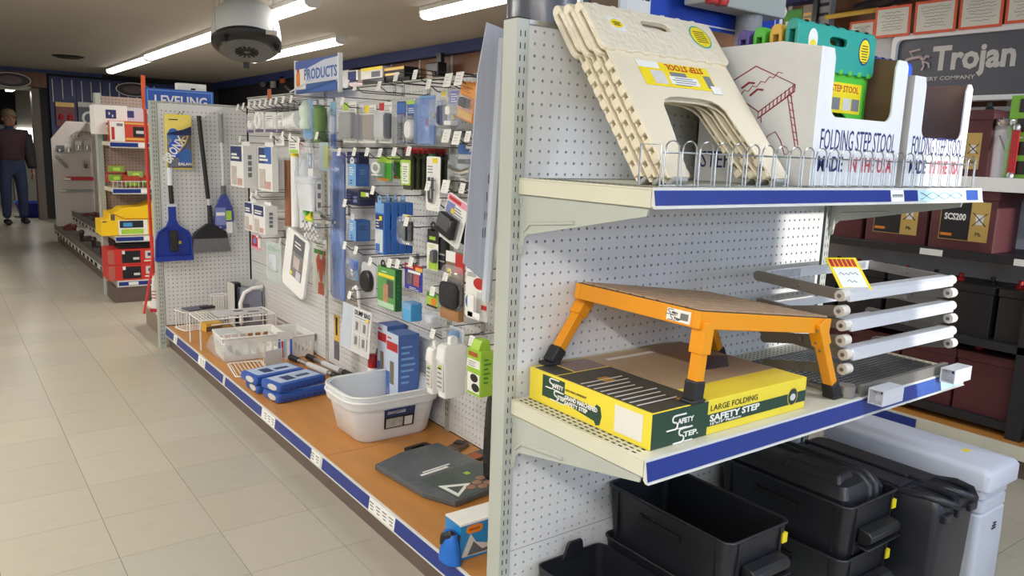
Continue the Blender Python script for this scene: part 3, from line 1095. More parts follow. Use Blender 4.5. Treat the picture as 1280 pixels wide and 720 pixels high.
# printed top
tp = MB(M_CTD).box(0.006, 0.004, BH, 0.165, bd - 0.09, BH + 0.0003).build('printed_panel', bb, smooth=0)
MB(M_CT).box(0.166, 0.085, BH, bw - 0.002, bd - 0.004, BH + 0.0003).build('printed_panel', bb, smooth=0)
MB(M_CTD).box(0.006, bd - 0.085, BH, 0.06, bd - 0.01, BH + 0.0004).build('printed_photo', bb, smooth=0)
MB(mat('carton_mauve', (128, 112, 110), 0.5, noise=0.15, scale=30)).box(0.065, bd - 0.085, BH, 0.164, bd - 0.006, BH + 0.0004).build('printed_photo', bb, smooth=0)
li = MB(M_LGREY)
for i in range(9):
    yy = 0.05 + i * 0.021
    li.box(0.012, yy, BH + 0.0003, 0.10 + 0.05 * random.random(), yy + 0.004, BH + 0.0007)
li.box(0.20, bd - 0.05, BH + 0.0003, 0.36, bd - 0.036, BH + 0.0007)
li.build('print_line', bb, smooth=0)
st_ = MB(mat('carton_slate', (72, 74, 92), 0.5, noise=0.1))
st_.add([(0.30, 0.16, BH + 0.0006), (0.36, 0.20, BH + 0.0006), (0.44, 0.25, BH + 0.0006), (0.50, 0.22, BH + 0.0006), (0.42, 0.15, BH + 0.0006)], [(0, 4, 3, 2, 1)])
st_.build('printed_picture', bb, smooth=0)
oc = MB(mat('carton_ochre', (176, 128, 40), 0.5, noise=0.1))
oc.box(0.07, 0.2, BH + 0.0003, 0.1, 0.235, BH + 0.0006)
for a in (0.115, 0.14):
    oc.box(a, 0.012, BH + 0.0003, a + 0.02, 0.045, BH + 0.0006)
oc.build('printed_photo', bb, smooth=0)

# ------------------------------------------------------------------ yellow folding step, front right foot on the shelf
M_SY = mat('step_yellow', (228, 148, 20), 0.34, noise=0.03, scale=6)
M_TREAD = mat('tread_tan', (178, 146, 116), 0.7, noise=0.15, scale=40, bump=0.3)
M_CHAR = mat('black_rubber', (30, 30, 34), 0.55, noise=0.06)
stp = thing('folding_step', 'yellow metal folding step with a ribbed tan platform, standing over its carton', 'step', (0.15, -0.21, 0.788))
Rv = Matrix(((0.9915, 0, 0.130, 0), (0, 1, 0, 0), (-0.130, 0, 0.9915, 0), (0, 0, 0, 1)))
PM = Matrix.Translation((0.155 - 0.15, -0.40 + 0.21, 0.978 - 0.788)) @ Rv
PWX, PDY = 0.475, 0.375
f = MB(M_SY)
f.M = PM
for a in ((0, 0, PWX, 0.018), (0, PDY - 0.018, PWX, PDY), (0, 0.018, 0.018, PDY - 0.018), (PWX - 0.018, 0.018, PWX, PDY - 0.018)):
    f.box(a[0], a[1], -0.036, a[2], a[3], 0.0)
f.box(0.018, 0.018, -0.012, PWX - 0.018, PDY - 0.018, -0.006)
fo = f.build('platform_frame', stp, smooth=0, bevel=0.002)
MBt = MB(M_CHAR)
MBt.M = PM
MBt.box(0.004, 0.004, 0.0, PWX - 0.004, PDY - 0.004, 0.0015)
tr = MBt.build('platform_mat', stp, smooth=0)
for i in range(9):
    q = MB(M_TREAD)
    q.M = PM
    y0 = 0.008 + i * 0.0402
    q.box(0.008, y0, 0.0015, PWX - 0.008, y0 + 0.0315, 0.0050)
    q.build('tread_strip', tr, smooth=0)
lg = []
for top, foot in (((0.200, -0.020, 0.942), (0.084, -0.026, 0.789)), ((0.176, -0.392, 0.944), (0.160, -0.392, 0.789)),
                  ((0.578, -0.394, 0.905), (0.676, -0.394, 0.716)), ((0.60, -0.036, 0.902), (0.70, -0.036, 0.716))):
    o3 = Vector((0.15, -0.21, 0.788))
    A, B = Vector(top) - o3, Vector(foot) - o3
    d = (B - A)
    L = d.length
    q = d.to_track_quat('-Z', 'Y').to_matrix().to_4x4()
    b = MB(M_SY)
    b.M = Matrix.Translation(A) @ q
    b.box(-0.017, -0.015, -0.055, 0.017, 0.015, 0.012)
    b.box(-0.013, -0.011, -L + 0.03, 0.013, 0.011, -0.05)
    lo = b.build('leg', stp, smooth=0, bevel=0.002)
    s2 = MB(M_CHAR)
    s2.M = Matrix.Translation(A) @ q
    s2.box(-0.0165, -0.0145, -L + 0.004, 0.0165, 0.0145, -L + 0.046)
    s2.M = Matrix.Translation(B)
    s2.box(-0.021, -0.018, 0.0, 0.021, 0.018, 0.009)
    s2.build('rubber_foot', lo, smooth=0, bevel=0.004)
    bo = MB(M_STEEL)
    bo.M = Matrix.Translation(A) @ q
    bo.cyl((0.006, -0.019, -0.004), (0.006, -0.014, -0.004), 0.0045)
    bo.cyl((-0.004, -0.0165, -0.042), (-0.004, -0.011, -0.042), 0.0032)
    bo.cyl((0.0, -0.0135, -0.066), (0.0, -0.010, -0.066), 0.0032)
    bo.build('bolt', lo)
stk = MB(M_PAPER)
stk.M = PM
stk.box(-0.0006, 0.022, -0.031, 0.0001, 0.085, -0.006)
so = stk.build('paper_sticker', fo, smooth=0)
bc = MB(M_INK)
bc.M = PM
for i in range(10):
    bc.box(-0.0010, 0.028 + i * 0.0021, -0.026, -0.0006, 0.0292 + i * 0.0021, -0.012)
bc.M = PM @ T((-0.0009, 0.075, -0.0135), rz=-90)
wordmark(bc, -0.004, 0, 0.42, 0)
bc.build('bar_code', fo, smooth=0)
for s_, xx, zz in (('AFETY', 0.064, -0.017), ('TEP', 0.056, -0.028)):
    p = PM @ Vector((-0.0011, xx, zz))
    txt(s_, fo, p, 0.0045, 0.017, M_INK, rot=(90, 7.4, -90), bold=0.06)

# ------------------------------------------------------------------ folded aluminium scissor steps
M_ALU = mat('brushed_aluminium', (226, 229, 236), 0.32, 0.35, noise=0.05, scale=30, stretch=(0.3, 4, 4))
M_ALUD = mat('dull_aluminium', (150, 146, 140), 0.45, 0.6, noise=0.08, scale=12)
M_CAPW = mat('link_cap', (214, 208, 198), 0.45, noise=0.05)
sc = thing('scissor_steps', 'folded aluminium scissor entry steps on the right end of the middle shelf', 'step', (0.93, -0.25, 0.7150))
so3 = Vector((0.93, -0.25, 0.7150))


def W2(p):
    return tuple(Vector(p) - so3)


for k in range(3):                     # the three treads: bright channel with rounded ends
    z = 0.972 - k * 0.074
    x0, x1 = 0.655 + 0.022 * k, 1.185 + 0.022 * k
    b = MB(M_ALU)
    prof = [(-0.418, z - 0.016), (-0.418, z + 0.004), (-0.408, z + 0.012), (-0.375, z + 0.010), (-0.375, z + 0.004), (-0.404, z + 0.006), (-0.410, z), (-0.410, z - 0.016)]
    b.prism([(y + 0.25, zz - 0.715) for y, zz in prof], x0 + 0.01 - 0.93, x1 - 0.01 - 0.93, 'x')
    b.build('tread', sc, smooth=0, bevel=0.001)
for side, x in ((0, 0.655), (1, 1.185)):
    for k in range(6):                 # links: even ones rise to the back, odd ones fall to the back
        z = 0.970 - k * 0.037
        xx = x + 0.0105 * k + (0.005 if k % 2 else -0.002) * (1 if side else -1)
        z2 = z + 0.012 if k % 2 == 0 else z - 0.040
        if z2 < 0.745:
            z2 = 0.745
        a, b_ = Vector((xx, -0.402, z)), Vector((xx, -0.185 if k % 2 else -0.165, z2))
        d = (b_ - a)
        L = d.length
        ang = math.degrees(math.atan2(d.z, d.y))
        b = MB(M_ALUD)
        b.M = Matrix.Translation(Vector(W2(a))) @ Matrix.Rotation(math.radians(ang), 4, 'X')
        pl = [(L + 0.013 * math.cos(math.radians(t)), 0.013 * math.sin(math.radians(t))) for t in range(-90, 91, 30)] + \
             [(0.013 * math.cos(math.radians(t)), 0.013 * math.sin(math.radians(t))) for t in range(90, 271, 30)]
        b.prism(pl, -0.004, 0.004, 'x')
        b.build('link', sc, smooth=30, bevel=0.001)
        c = MB(M_CAPW)
        c.M = Matrix.Translation(Vector(W2(a)))
        c.cyl((-0.013, 0, 0), (0.015, 0, 0), 0.0135, n=16)
        co = c.build('link_end', sc)
        r = MB(M_STEEL)
        r.M = Matrix.Translation(Vector(W2(a)))
        r.cyl((-0.016, 0, 0), (-0.012, 0, 0), 0.005, n=8)
        r.M = Matrix.Translation(Vector(W2(a + d * 0.5)))
        r.cyl((-0.010, 0, 0), (0.010, 0, 0), 0.006, n=8)
        r.build('rivet', sc)
b = MB(M_ALU)
b.M = Matrix.Translation(-so3)
b.box(0.68, -0.172, 0.968, 1.20, -0.162, 0.994)
b.box(0.70, -0.175, 0.885, 1.21, -0.163, 0.905)
b.box(0.72, -0.175, 0.815, 1.22, -0.163, 0.835)
b.build('back_bar', sc, smooth=0, bevel=0.001)
b = MB(mat('foil_label', (188, 190, 196), 0.3, 0.4, noise=0.3, scale=40))
b.M = Matrix.Translation(-so3)
b.box(0.70, -0.1735, 0.971, 0.83, -0.172, 0.992)
b.box(1.0, -0.1735, 0.972, 1.16, -0.172, 0.992)
b.build('foil_label', sc, smooth=0)
tray = MB(M_ALUD)
tray.M = Matrix.Translation(-so3)
tray.box(0.705, -0.425, 0.7152, 1.20, -0.09, 0.722)
tray.box(0.74, -0.43, 0.7152, 1.18, -0.418, 0.742)
tray.cyl((0.712, -0.405, 0.716), (0.712, -0.405, 0.744), 0.022, n=16)
to = tray.build('base_tray', sc, smooth=30)
gr = MB(M_STEEL)
gr.M = Matrix.Translation(-so3)
for i in range(34):
    x = 0.725 + i * 0.0138
    gr.box(x, -0.416, 0.722, x + 0.003, -0.10, 0.727)
for i in range(22):
    y = -0.412 + i * 0.0145
    gr.box(0.722, y, 0.7225, 1.185, y + 0.0025, 0.7275)
gr.build('grating', to, smooth=0)
for x in (0.742, 1.105):
    q = MB(M_ALU)
    q.M = Matrix.Translation(-so3)
    o_ = [(-0.484, 0.705), (-0.446, 0.705), (-0.446, 0.7435), (-0.484, 0.7435)]
    i_ = [(-0.481, 0.708), (-0.449, 0.708), (-0.449, 0.7405), (-0.481, 0.7405)]
    q.ring(o_, i_, x, x + 0.095, 'x')
    q.box(x + 0.03, -0.482, 0.707, x + 0.034, -0.448, 0.742)
    q.build('square_tube', sc, smooth=0)
    q = MB(M_DARK)
    q.M = Matrix.Translation(-so3)
    q.cyl((x + 0.029, -0.468, 0.731), (x + 0.0305, -0.468, 0.731), 0.006, n=10)
    q.build('tube_hole', sc)
# price card lying on the scissor steps
pc = thing('price_card', 'yellow-edged price card propped on the aluminium scissor steps', 'card', (0.722, -0.396, 0.980), rz=-26, rx=-50)
b = MB(M_YEL).box(-0.042, -0.0012, -0.004, 0.042, 0, 0.100).build('card', pc, smooth=0)
b2 = MB(M_PAPER).box(-0.034, -0.0018, 0.004, 0.034, -0.0012, 0.066).build('white_panel', b, smooth=0)
b3 = MB(M_RED)
for i in range(6):
    b3.box(-0.036 + i * 0.012, -0.0018, 0.070, -0.027 + i * 0.012, -0.0012, 0.094)
b3.build('red_print', b, smooth=0)
sq = MB(M_NAVY)
for zz, n, x0 in ((0.046, 9, -0.026), (0.022, 5, -0.014)):
    sq.tube([(x0 + i * 0.0062, -0.0019, zz + (0.0045 if i % 2 else -0.004) * (1 if i % 3 else 0.4)) for i in range(n)], 0.0009, 4)
sq.build('handwriting', b2, smooth=0)

# ------------------------------------------------------------------ black battery boxes below the shelf
M_BB = mat('battery_box_black', (30, 31, 36), 0.38, noise=0.05, bump=0.15, bscale=500)


def make_box(label, w, d, h, handles=True):
    t = thing('battery_box', label, 'box', group='black plastic battery boxes')
    th = 0.004
    b = MB(M_BB)
    o0, o1 = rrz(0.010, 0.010, w - 0.010, d - 0.010, 0.02, 0), rrz(0, 0, w, d, 0.022, h)
    i1, i0 = rrz(th, th, w - th, d - th, 0.019, h), rrz(0.010 + th, 0.010 + th, w - 0.010 - th, d - 0.010 - th, 0.017, 0.004)
    b.loft([o0, o1, i1, i0])
    bo = b.build('body', t, smooth=30)
    r = MB(M_BB)
    r.tube([(u, v, h) for u, v in rr(-0.001, -0.001, w + 0.001, d + 0.001, 0.022)], 0.0035, 6, closed=True)
    r.build('rim', t)
    # ribs near the front corners
    r = MB(M_BB)
    for x in (0.035, w - 0.035):
        r.box(x - 0.002, -0.002, 0.02, x + 0.002, 0.008, h - 0.002)
    for y in (0.04, d - 0.04):
        r.box(-0.001, y - 0.002, 0.02, 0.008, y + 0.002, h - 0.002)
    r.build('rib', t, smooth=0)
    # grip on the front end and recessed grip on the long side
    g = MB(M_BB)
    g.prism([(0.004, h - 0.105), (-0.022, h - 0.105), (-0.034, h - 0.092), (-0.036, h - 0.078), (-0.026, h - 0.068), (0.002, h - 0.064)], w * 0.24, w * 0.84, 'x')
    g.box(w * 0.20, -0.034, h - 0.113, w * 0.88, 0.004, h - 0.108)
    g.build('grip', t, smooth=30, bevel=0.003)
    g = MB(M_DARK)
    g.box(-0.0015, d * 0.36, h - 0.052, 0.006, d * 0.70, h - 0.040)
    g.box(-0.0015, d * 0.67, h - 0.046, 0.006, d * 0.70, h - 0.034)
    g.box(-0.0015, d * 0.36, h - 0.058, 0.006, d * 0.40, h - 0.044)
    g.build('side_slot', t, smooth=0)
    y = MB(M_YEL).box(w - 0.026, -0.0024, h - 0.05, w - 0.008, 0.008, h - 0.026)
    y.build('yellow_sticker', t, smooth=0)
    return t


DKZ = 0.1405
a = make_box('open black battery box on top of the front left stack, under the yellow step', 0.225, 0.392, 0.150)
a.location = (0.317, -0.398, 0.2805)
dup(a, (0.310, -0.400, DKZ), 0, 'black battery box under the open one in the front left stack')
a3 = make_box('open black battery box with a lid standing in it, on top of the second stack', 0.235, 0.40, 0.150)
a3.location = (0.722, -0.445, 0.2805)
dup(a3, (0.716, -0.447, DKZ), 0, 'black battery box at the bottom of the second stack, under the one holding a lid')
# box at far left with a tab on its rear wall
t = thing('battery_box', 'low black battery box with an upright tab, in the corner by the left upright', 'box', (0.075, -0.30, DKZ), group='black plastic battery boxes')
b = MB(M_BB)
w, d, h = 0.218, 0.285, 0.138
b.loft([rrz(0.01, 0.01, w - 0.01, d - 0.01, 0.02, 0), rrz(0, 0, w, d, 0.022, h), rrz(0.004, 0.004, w - 0.004, d - 0.004, 0.019, h), rrz(0.014, 0.014, w - 0.014, d - 0.014, 0.017, 0.004)])
b.build('body', t, smooth=30)
b = MB(M_BB)
b.prism([(0.08, h - 0.01), (0.15, h - 0.01), (0.145, h + 0.028), (0.140, h + 0.034), (0.102, h + 0.034), (0.097, h + 0.028)], d - 0.012, d - 0.004, 'y')
b.build('tab', t, smooth=0, bevel=0.002)
# loose lid standing in the second stack
t = thing('battery_box_cover', 'black ribbed battery box lid lying in the open box of the second stack', 'lid', (0.742, -0.42, 0.3))
b = MB(M_BB)
b.loft([rrz(0.0, 0.0, 0.195, 0.36, 0.02, 0.0), rrz(0.0, 0.0, 0.195, 0.36, 0.02, 0.135), rrz(0.018, 0.014, 0.178, 0.346, 0.02, 0.162), rrz(0.05, 0.03, 0.16, 0.33, 0.02, 0.172)])
b.build('lid_shell', t, smooth=30)
b = MB(M_BB)
for x in (0.118, 0.150):
    pts = [(x, 0.352, 0.09), (x, 0.346, 0.150), (x, 0.330, 0.170), (x, 0.03, 0.170), (x, 0.008, 0.150), (x, -0.002, 0.08)]
    b.tube(pts, 0.010, 8)
b.build('strap_rib', t, smooth=50)
b = MB(M_BB)
b.hull8([(0.01, 0.02, 0.13), (0.10, 0.02, 0.13), (0.10, 0.20, 0.13), (0.01, 0.20, 0.13)], [(0.03, 0.04, 0.186), (0.09, 0.04, 0.186), (0.09, 0.19, 0.186), (0.03, 0.19, 0.186)])
b.build('lid_boss', t, smooth=0, bevel=0.006)

# ------------------------------------------------------------------ black carry tank and white tank
t = thing('carry_tank', 'tall black moulded tank with two curved handles, beside the white tank', 'tank', (0.985, -0.545, DKZ))
M_BT = mat('tank_black', (34, 36, 44), 0.33, noise=0.05, bump=0.1, bscale=500)
w, d, h = 0.205, 0.48, 0.272
b = MB(M_BT)
b.loft([rrz(0.006, 0.006, w - 0.006, d, 0.02, 0.0), rrz(0.0, 0.0, w, d, 0.024, 0.2), rrz(0.0, 0.0, w, d, 0.024, h - 0.018), rrz(0.008, 0.008, w - 0.008, d - 0.008, 0.02, h)])
b.build('body', t, smooth=30)
b = MB(M_BT)
b.box(0.02, 0.12, h, 0.09, 0.44, h + 0.008)
b.box(0.115, 0.10, h, 0.185, 0.44, h + 0.008)
b.box(0.092, 0.14, h, 0.104, 0.46, h + 0.014)
b.build('top_rib', t, smooth=0, bevel=0.003)
for x in (0.052, 0.150):
    b = MB(M_BT)
    b.tube([(x - 0.036, 0.13, h - 0.01), (x - 0.036, 0.05, h + 0.006), (x - 0.026, 0.004, h + 0.004), (x, -0.016, h - 0.004), (x + 0.026, 0.004, h + 0.004), (x + 0.036, 0.05, h + 0.006), (x + 0.036, 0.13, h - 0.01)], 0.0115, 8)
    b.build('handle', t, smooth=60)
    b = MB(M_DARK)
    b.prism(ell(x, 0.056, 0.026, 0.05), h + 0.0002, h + 0.0008, 'z')
    b.build('handle_recess', t, smooth=0)
b = MB(M_BT)
for x in (0.03, 0.1, 0.17):
    b.box(x - 0.02, -0.012, h - 0.05, x + 0.02, 0.01, h - 0.026)
b.build('front_lug', t, smooth=0, bevel=0.004)

M_POLY = mat('natural_poly', (196, 200, 212), 0.36, noise=0.04, scale=6, spec=0.4)
t = thing('poly_tank', 'white translucent poly water tank on the floor at the far right of the end cap', 'tank', (1.285, -0.53, 0))
w, d, h = 0.185, 0.50, 0.438
b = MB(M_POLY)
zs = [(0.0, 0.012), (0.03, 0.004), (0.2, 0.004), (0.29, 0.006), (0.296, 0.012), (0.302, 0.006), (0.33, 0.006), (0.336, 0.013), (0.342, 0.006), (0.37, 0.006), (0.376, -0.012), (0.422, -0.012), (0.434, -0.004), (0.438, 0.012)]
b.loft([rrz(e_, e_, w - e_, d - e_, 0.02, z) for z, e_ in zs])
b.build('body', t, smooth=40)
b = MB(M_YEL).box(0.10, 0.10, h, 0.125, 0.12, h + 0.0006)
b.build('yellow_mark', t, smooth=0)
b = MB(M_INK)
for i in range(3):
    b.box(0.09 + 0.004 * i, 0.0015, 0.235 + 0.008 * i, 0.115, 0.004, 0.238 + 0.008 * i)
b.build('printed_mark', t, smooth=0)

# ================================================================== GOODS ON THE AISLE PEGBOARD (they face -x)
ORD = ('first', 'second', 'third', 'fourth', 'fifth', 'sixth', 'last')


class Goods:
    """one hanging product: local x runs along the board (towards the viewer), y into the board, z up"""

    def __init__(self, name, label, cat, bx, group=None, tilt=0.0, roll=0.0, yaw=0.0, face=-90.0):
        yn, yf, X, xb, z0, z1 = bx
        self.w, self.d, self.h = abs(yf - yn), max(0.004, abs(xb - X)), z1 - z0
        self.t = thing(name, label, cat, (X, (yn + yf) / 2, z0), rz=face + yaw, rx=tilt, ry=roll, group=group)
        if face < -80 and X < 0.57:
            self.d = max(0.004, min(self.d, 0.572 - X))
        self.fy = 0.0
        self.k = 0
        self.host = self.t

    def box(self, m, name='carton_body', u0=0, v0=0, u1=1, v1=1, bev=0.0015, d=None, y=0.0):
        w, h = self.w, self.h
        d = self.d if d is None else d
        self.host = MB(m).box((u0 - 0.5) * w, y, v0 * h, (u1 - 0.5) * w, y + d, v1 * h).build(name, self.t, smooth=0, bevel=bev)
        self.fy = y
        self.dd = d
        return self

    def card(self, m, name='backing_card', y=None, u0=0, v0=0, u1=1, v1=1, r=0.006):
        y = self.d if y is None else y
        w, h = self.w, self.h
        r = min(r, w * 0.3)
        hx = 0.006
        b = MB(m).prism(rr((u0 - 0.5) * w, v0 * h, (u1 - 0.5) * w, v1 * h, r, 3), y, y + 0.0012, 'y')
        self.host = b.build(name, self.t, smooth=0)
        self.fy = y
        self.dd = 0.0012
        return self

    def front(self, u0, v0, u1, v1, m, name='printed_panel', e=0.0006, par=None):
        w, h = self.w, self.h
        self.k += 1
        y = self.fy - 0.0003 * self.k
        return MB(m).box((u0 - 0.5) * w, y - e, v0 * h, (u1 - 0.5) * w, y, v1 * h).build(name, par or self.host, smooth=0)

    def oval(self, u, v, ru, rv, m, name='printed_oval'):
        w, h = self.w, self.h
        self.k += 1
        y = self.fy - 0.0003 * self.k
        return MB(m).prism(ell((u - 0.5) * w, v * h, ru * w, rv * h, 18), y - 0.0006, y, 'y').build(name, self.host, smooth=0)

    def side(self, u0, v0, u1, v1, m, name='side_panel'):
        w, h = self.w, self.h
        self.k += 1
        x = w / 2 + 0.0003 * self.k
        y0, y1 = self.fy + u0 * self.dd, self.fy + u1 * self.dd
        return MB(m).box(x, y0, v0 * h, x + 0.0005, y1, v1 * h).build(name, self.host, smooth=0)

    def lines(self, u0, v0, u1, v1, n, m=M_INKG, th=0.35):
        w, h = self.w, self.h
        self.k += 1
        y = self.fy - 0.0003 * self.k
        b = MB(m)
        dv = (v1 - v0) / n
        for i in range(n):
            q = u0 + (u1 - u0) * (0.55 + 0.45 * random.random())
            b.box((u0 - 0.5) * w, y - 0.0005, (v0 + i * dv) * h, (q - 0.5) * w, y, (v0 + (i + th) * dv) * h)
        b.build('print_line', self.host, smooth=0)
        return self

    def slines(self, u0, v0, u1, v1, n, m=M_INKG, th=0.35):
        w, h = self.w, self.h
        self.k += 1
        x = w / 2 + 0.0003 * self.k
        b = MB(m)
        dv = (v1 - v0) / n
        for i in range(n):
            q = u0 + (u1 - u0) * (0.55 + 0.45 * random.random())
            b.box(x, self.fy + u0 * self.dd, (v0 + i * dv) * h, x + 0.0005, self.fy + q * self.dd, (v0 + (i + th) * dv) * h)
        b.build('print_line', self.host, smooth=0)
        return self

    def text(self, s, u, v, hh, wd, m, bold=0.03):
        self.k += 1
        txt(s, self.host, ((u - 0.5) * self.w, self.fy - 0.0003 * self.k - 0.0006, v * self.h), hh * self.h, wd * self.w, m, bold=bold)
        return self

    def lump(self, m, u0, v0, u1, v1, y0=0.0, y1=None, r=0.3, name='product', n=4, par=None, shrink=0.86):
        """rounded solid standing off the card"""
        w, h = self.w, self.h
        y1 = self.d if y1 is None else y1
        a, b_, c, d_ = (u0 - 0.5) * w, v0 * h, (u1 - 0.5) * w, v1 * h
        R = min(abs(c - a), abs(d_ - b_)) * r
        mx, mz = (a + c) / 2, (b_ + d_) / 2

        def lp(y, s):
            return [((u - mx) * s + mx, y, (v - mz) * s + mz) for u, v in rr(a, b_, c, d_, R, n)]
        e = min(0.006, abs(y1 - y0) * 0.3)
        return MB(m).loft([lp(y1, 1.0), lp(y0 + e, 1.0), lp(y0, shrink)]).build(name, par or self.t, smooth=40)

    def cylv(self, m, u, v0, v1, r, y=None, name='product', n=14, par=None, prof=None):
        w, h = self.w, self.h
        y = r if y is None else y
        if prof is None:
            prof = [(r, v0 * h), (r, v1 * h)]
        return MB(m).lathe(prof, n, ((u - 0.5) * w, y, 0)).build(name, par or self.t, smooth=40)

    def film(self, m=None, u0=0.0, v0=0.0, u1=1.0, v1=1.0, puff=0.5, name='plastic_film', rad=0.12):
        """puffed plastic bag or blister"""
        m = m or M_FILM
        w, h, d = self.w, self.h, self.d
        a, b_, c, d_ = (u0 - 0.5) * w, v0 * h, (u1 - 0.5) * w, v1 * h
        mx, mz = (a + c) / 2, (b_ + d_) / 2
        R = min(abs(c - a), abs(d_ - b_)) * rad

        def lp(y, s):
            return [((u - mx) * s + mx, y, (v - mz) * s + mz) for u, v in rr(a, b_, c, d_, R, 4)]
        return MB(m).loft([lp(d * 0.98, 0.7), lp(d * 0.72, 1.0), lp(d * 0.3, 0.98), lp(-0.001, 0.72 if puff > 0.3 else 0.93)]).build(name, self.t, smooth=60)

    def hang(self, m=M_PAPER, u=0.5, name='hang_tab', s=0.018):
        w, h = self.w, self.h
        x = (u - 0.5) * w
        y = self.fy
        b = MB(m).ring([(x + s * math.cos(a) * 1.1, h + s * 0.6 + s * math.sin(a)) for a in [2 * math.pi * i / 12 for i in range(12)]],
                       [(x + s * 0.4 * math.cos(a), h + s * 0.8 + s * 0.3 * math.sin(a)) for a in [2 * math.pi * i / 12 for i in range(12)]], y, y + 0.001, 'y')
        b.build(name, self.host, smooth=0)
        return self

    def copies(self, n, dy, label, group):
        """more of the same behind the front one"""
        self.t['group'] = group
        R = self.t.rotation_euler.to_matrix()
        out = []
        for i in range(1, n + 1):
            v = Vector(self.t.location) + R @ Vector((0.0, dy * i, 0))
            out.append(dup(self.t, v, label=label % ORD[i - 1], group=group))
        return out


M_TAGP = mat('tag_print', (168, 168, 172), 0.6, noise=0)


def hook(tip, hold, tag_m=None, double=True, big=False, L=None):
    """scanner hook: two wires from the board to the tip, price tag on the tip"""
    x, y, z = tip
    t = thing('peg_hook', 'peg hook with a white tag, holding ' + hold, 'hook', (PX, y, z - 0.05), rz=-90, group='peg hooks of the aisle pegboard')
    L = PX - x
    b = MB(M_WIRE)
    b.tube([(0, 0.004, 0.028), (0, -0.02, 0.022), (0, -L * 0.85, 0.022), (0, -L * 0.97, 0.040)], 0.0022, 5)
    b.tube([(0, 0.004, 0.056), (0, -0.01, 0.062), (0, -L + 0.004, 0.050 + 0.012)], 0.0018, 5)
    b.build('peg_wire', t)
    pl = MB(M_STEEL).box(-0.012, -0.003, 0.018, 0.012, 0, 0.066)
    pl.build('peg_plate', t, smooth=0)
    w, h = (0.030, 0.034) if not big else (0.045, 0.044)
    c = MB(M_PAPER)
    c.M = T((0, -L, 0.044), rx=-14)
    c.box(-w / 2, -0.0015, -h / 2, w / 2, 0, h / 2)
    co = c.build('price_tag', t, smooth=0)
    p = MB(M_TAGP)
    p.M = T((0, -L, 0.044), rx=-14)
    for i in range(3):
        p.box(-w * 0.30, -0.0022, -h * 0.25 + i * h * 0.22, w * (0.0 + 0.2 * random.random()), -0.0016, -h * 0.25 + i * h * 0.22 + 0.0016)
    p.build('hook_print', co, smooth=0)
    return t


M_SLATE = mat('slate_plastic', (96, 98, 106), 0.6, noise=0.08)
M_GREYB = mat('sponge_grey', (150, 150, 152), 0.85, noise=0.1, bump=0.4, bscale=300)
M_TAUPE = mat('sponge_taupe', (158, 146, 134), 0.85, noise=0.1, bump=0.4, bscale=300)
M_LGB = mat('block_light', (196, 198, 202), 0.6, noise=0.05)
M_SKYB = mat('card_sky_blue', (120, 166, 214), 0.5, noise=0.06)
M_MIDB = mat('card_mid_blue', (58, 104, 176), 0.5, noise=0.06)
M_DKB = mat('card_dark_blue', (40, 52, 104), 0.5, noise=0.06)
M_VIO = mat('film_violet', (130, 138, 196), 0.25, noise=0.15, scale=30)
M_GRN = mat('card_green', (70, 148, 56), 0.5, noise=0.06)
M_DGRN = mat('card_dark_green', (34, 96, 58), 0.5, noise=0.06)
M_LGRN = mat('card_lime', (166, 206, 66), 0.5, noise=0.06)
M_OLIVE = mat('tube_olive', (58, 62, 40), 0.5, noise=0.15, scale=30)
M_ORNG = mat('card_orange', (226, 132, 40), 0.45, noise=0.08)
M_DORNG = mat('card_burnt_orange', (168, 84, 34), 0.5, noise=0.08)
M_AQ = mat('sponge_blue', (64, 148, 206), 0.7, noise=0.06, bump=0.3, bscale=200)
M_CHR = mat('chrome', (214, 216, 220), 0.12, 1.0, noise=0.02)
M_BAGW = mat('milky_plastic', (216, 220, 226), 0.35, noise=0.04)
M_PINK = mat('card_pink', (226, 150, 170), 0.5, noise=0.05)
M_BLIS = clear_mat('blister_cool', (214, 224, 238), 0.24, 0.06)
M_BLUF = clear_mat('film_blue', (150, 180, 235), 0.45, 0.15, bump=0.5)
M_GLOVE = mat('glove_black', (36, 36, 40), 0.75, noise=0.15, bump=0.4, bscale=120)
M_COPPER = mat('tube_copper', (150, 98, 64), 0.45, noise=0.1)

# ---- near section, top row: four brush blocks in clear packs
SETS = [
    ('grey sponge block in a clear pack with a lime edged card, leftmost of four', (1.757, 1.897, 0.4, 0.4333, 1.291, 1.419), M_GREYB, M_LGRN, M_PAPER),
    ('narrow dark slate block in a clear pack, second of the four blocks', (1.705, 1.784, 0.42, 0.4421, 1.289, 1.409), M_SLATE, M_PAPER, M_PAPER),
    ('taupe block in a clear pack, third of the four blocks', (1.592, 1.698, 0.42, 0.4417, 1.291, 1.407), M_TAUPE, M_YEL, M_PAPER),
    ('pale grey block with a dark side in a clear pack with a red cornered card', (1.439, 1.552, 0.4, 0.4352, 1.292, 1.412), M_LGB, M_RED, M_PAPER)]
for lab, bx, m, hm, cm in SETS:
    g = Goods('block_pack', lab, 'pack', bx, group='packaged blocks on the top hooks')
    g.h *= 1.35
    g.card(cm)
    g.front(0.02, 0.80, 0.4, 0.99, hm, 'printed_corner')
    g.lines(0.45, 0.8, 0.95, 0.95, 3)
    g.lump(m, 0.06, 0.10, 0.94, 0.74, 0.004, name='block', r=0.15)
    if m is M_LGB:
        g.lump(M_SLATE, 0.86, 0.12, 0.97, 0.72, 0.003, name='dark_edge', r=0.3)
    g.film(M_CLEAR, 0, 0.04, 1, 0.8, puff=0.2, rad=0.06)
hook((0.36, 1.74, 1.465), 'the leftmost grey block pack')
hook((0.36, 1.693, 1.534), 'the slate block pack')
hook((0.36, 1.616, 1.521), 'the taupe block pack')
hook((0.36, 1.403, 1.514), 'the pale grey block pack')

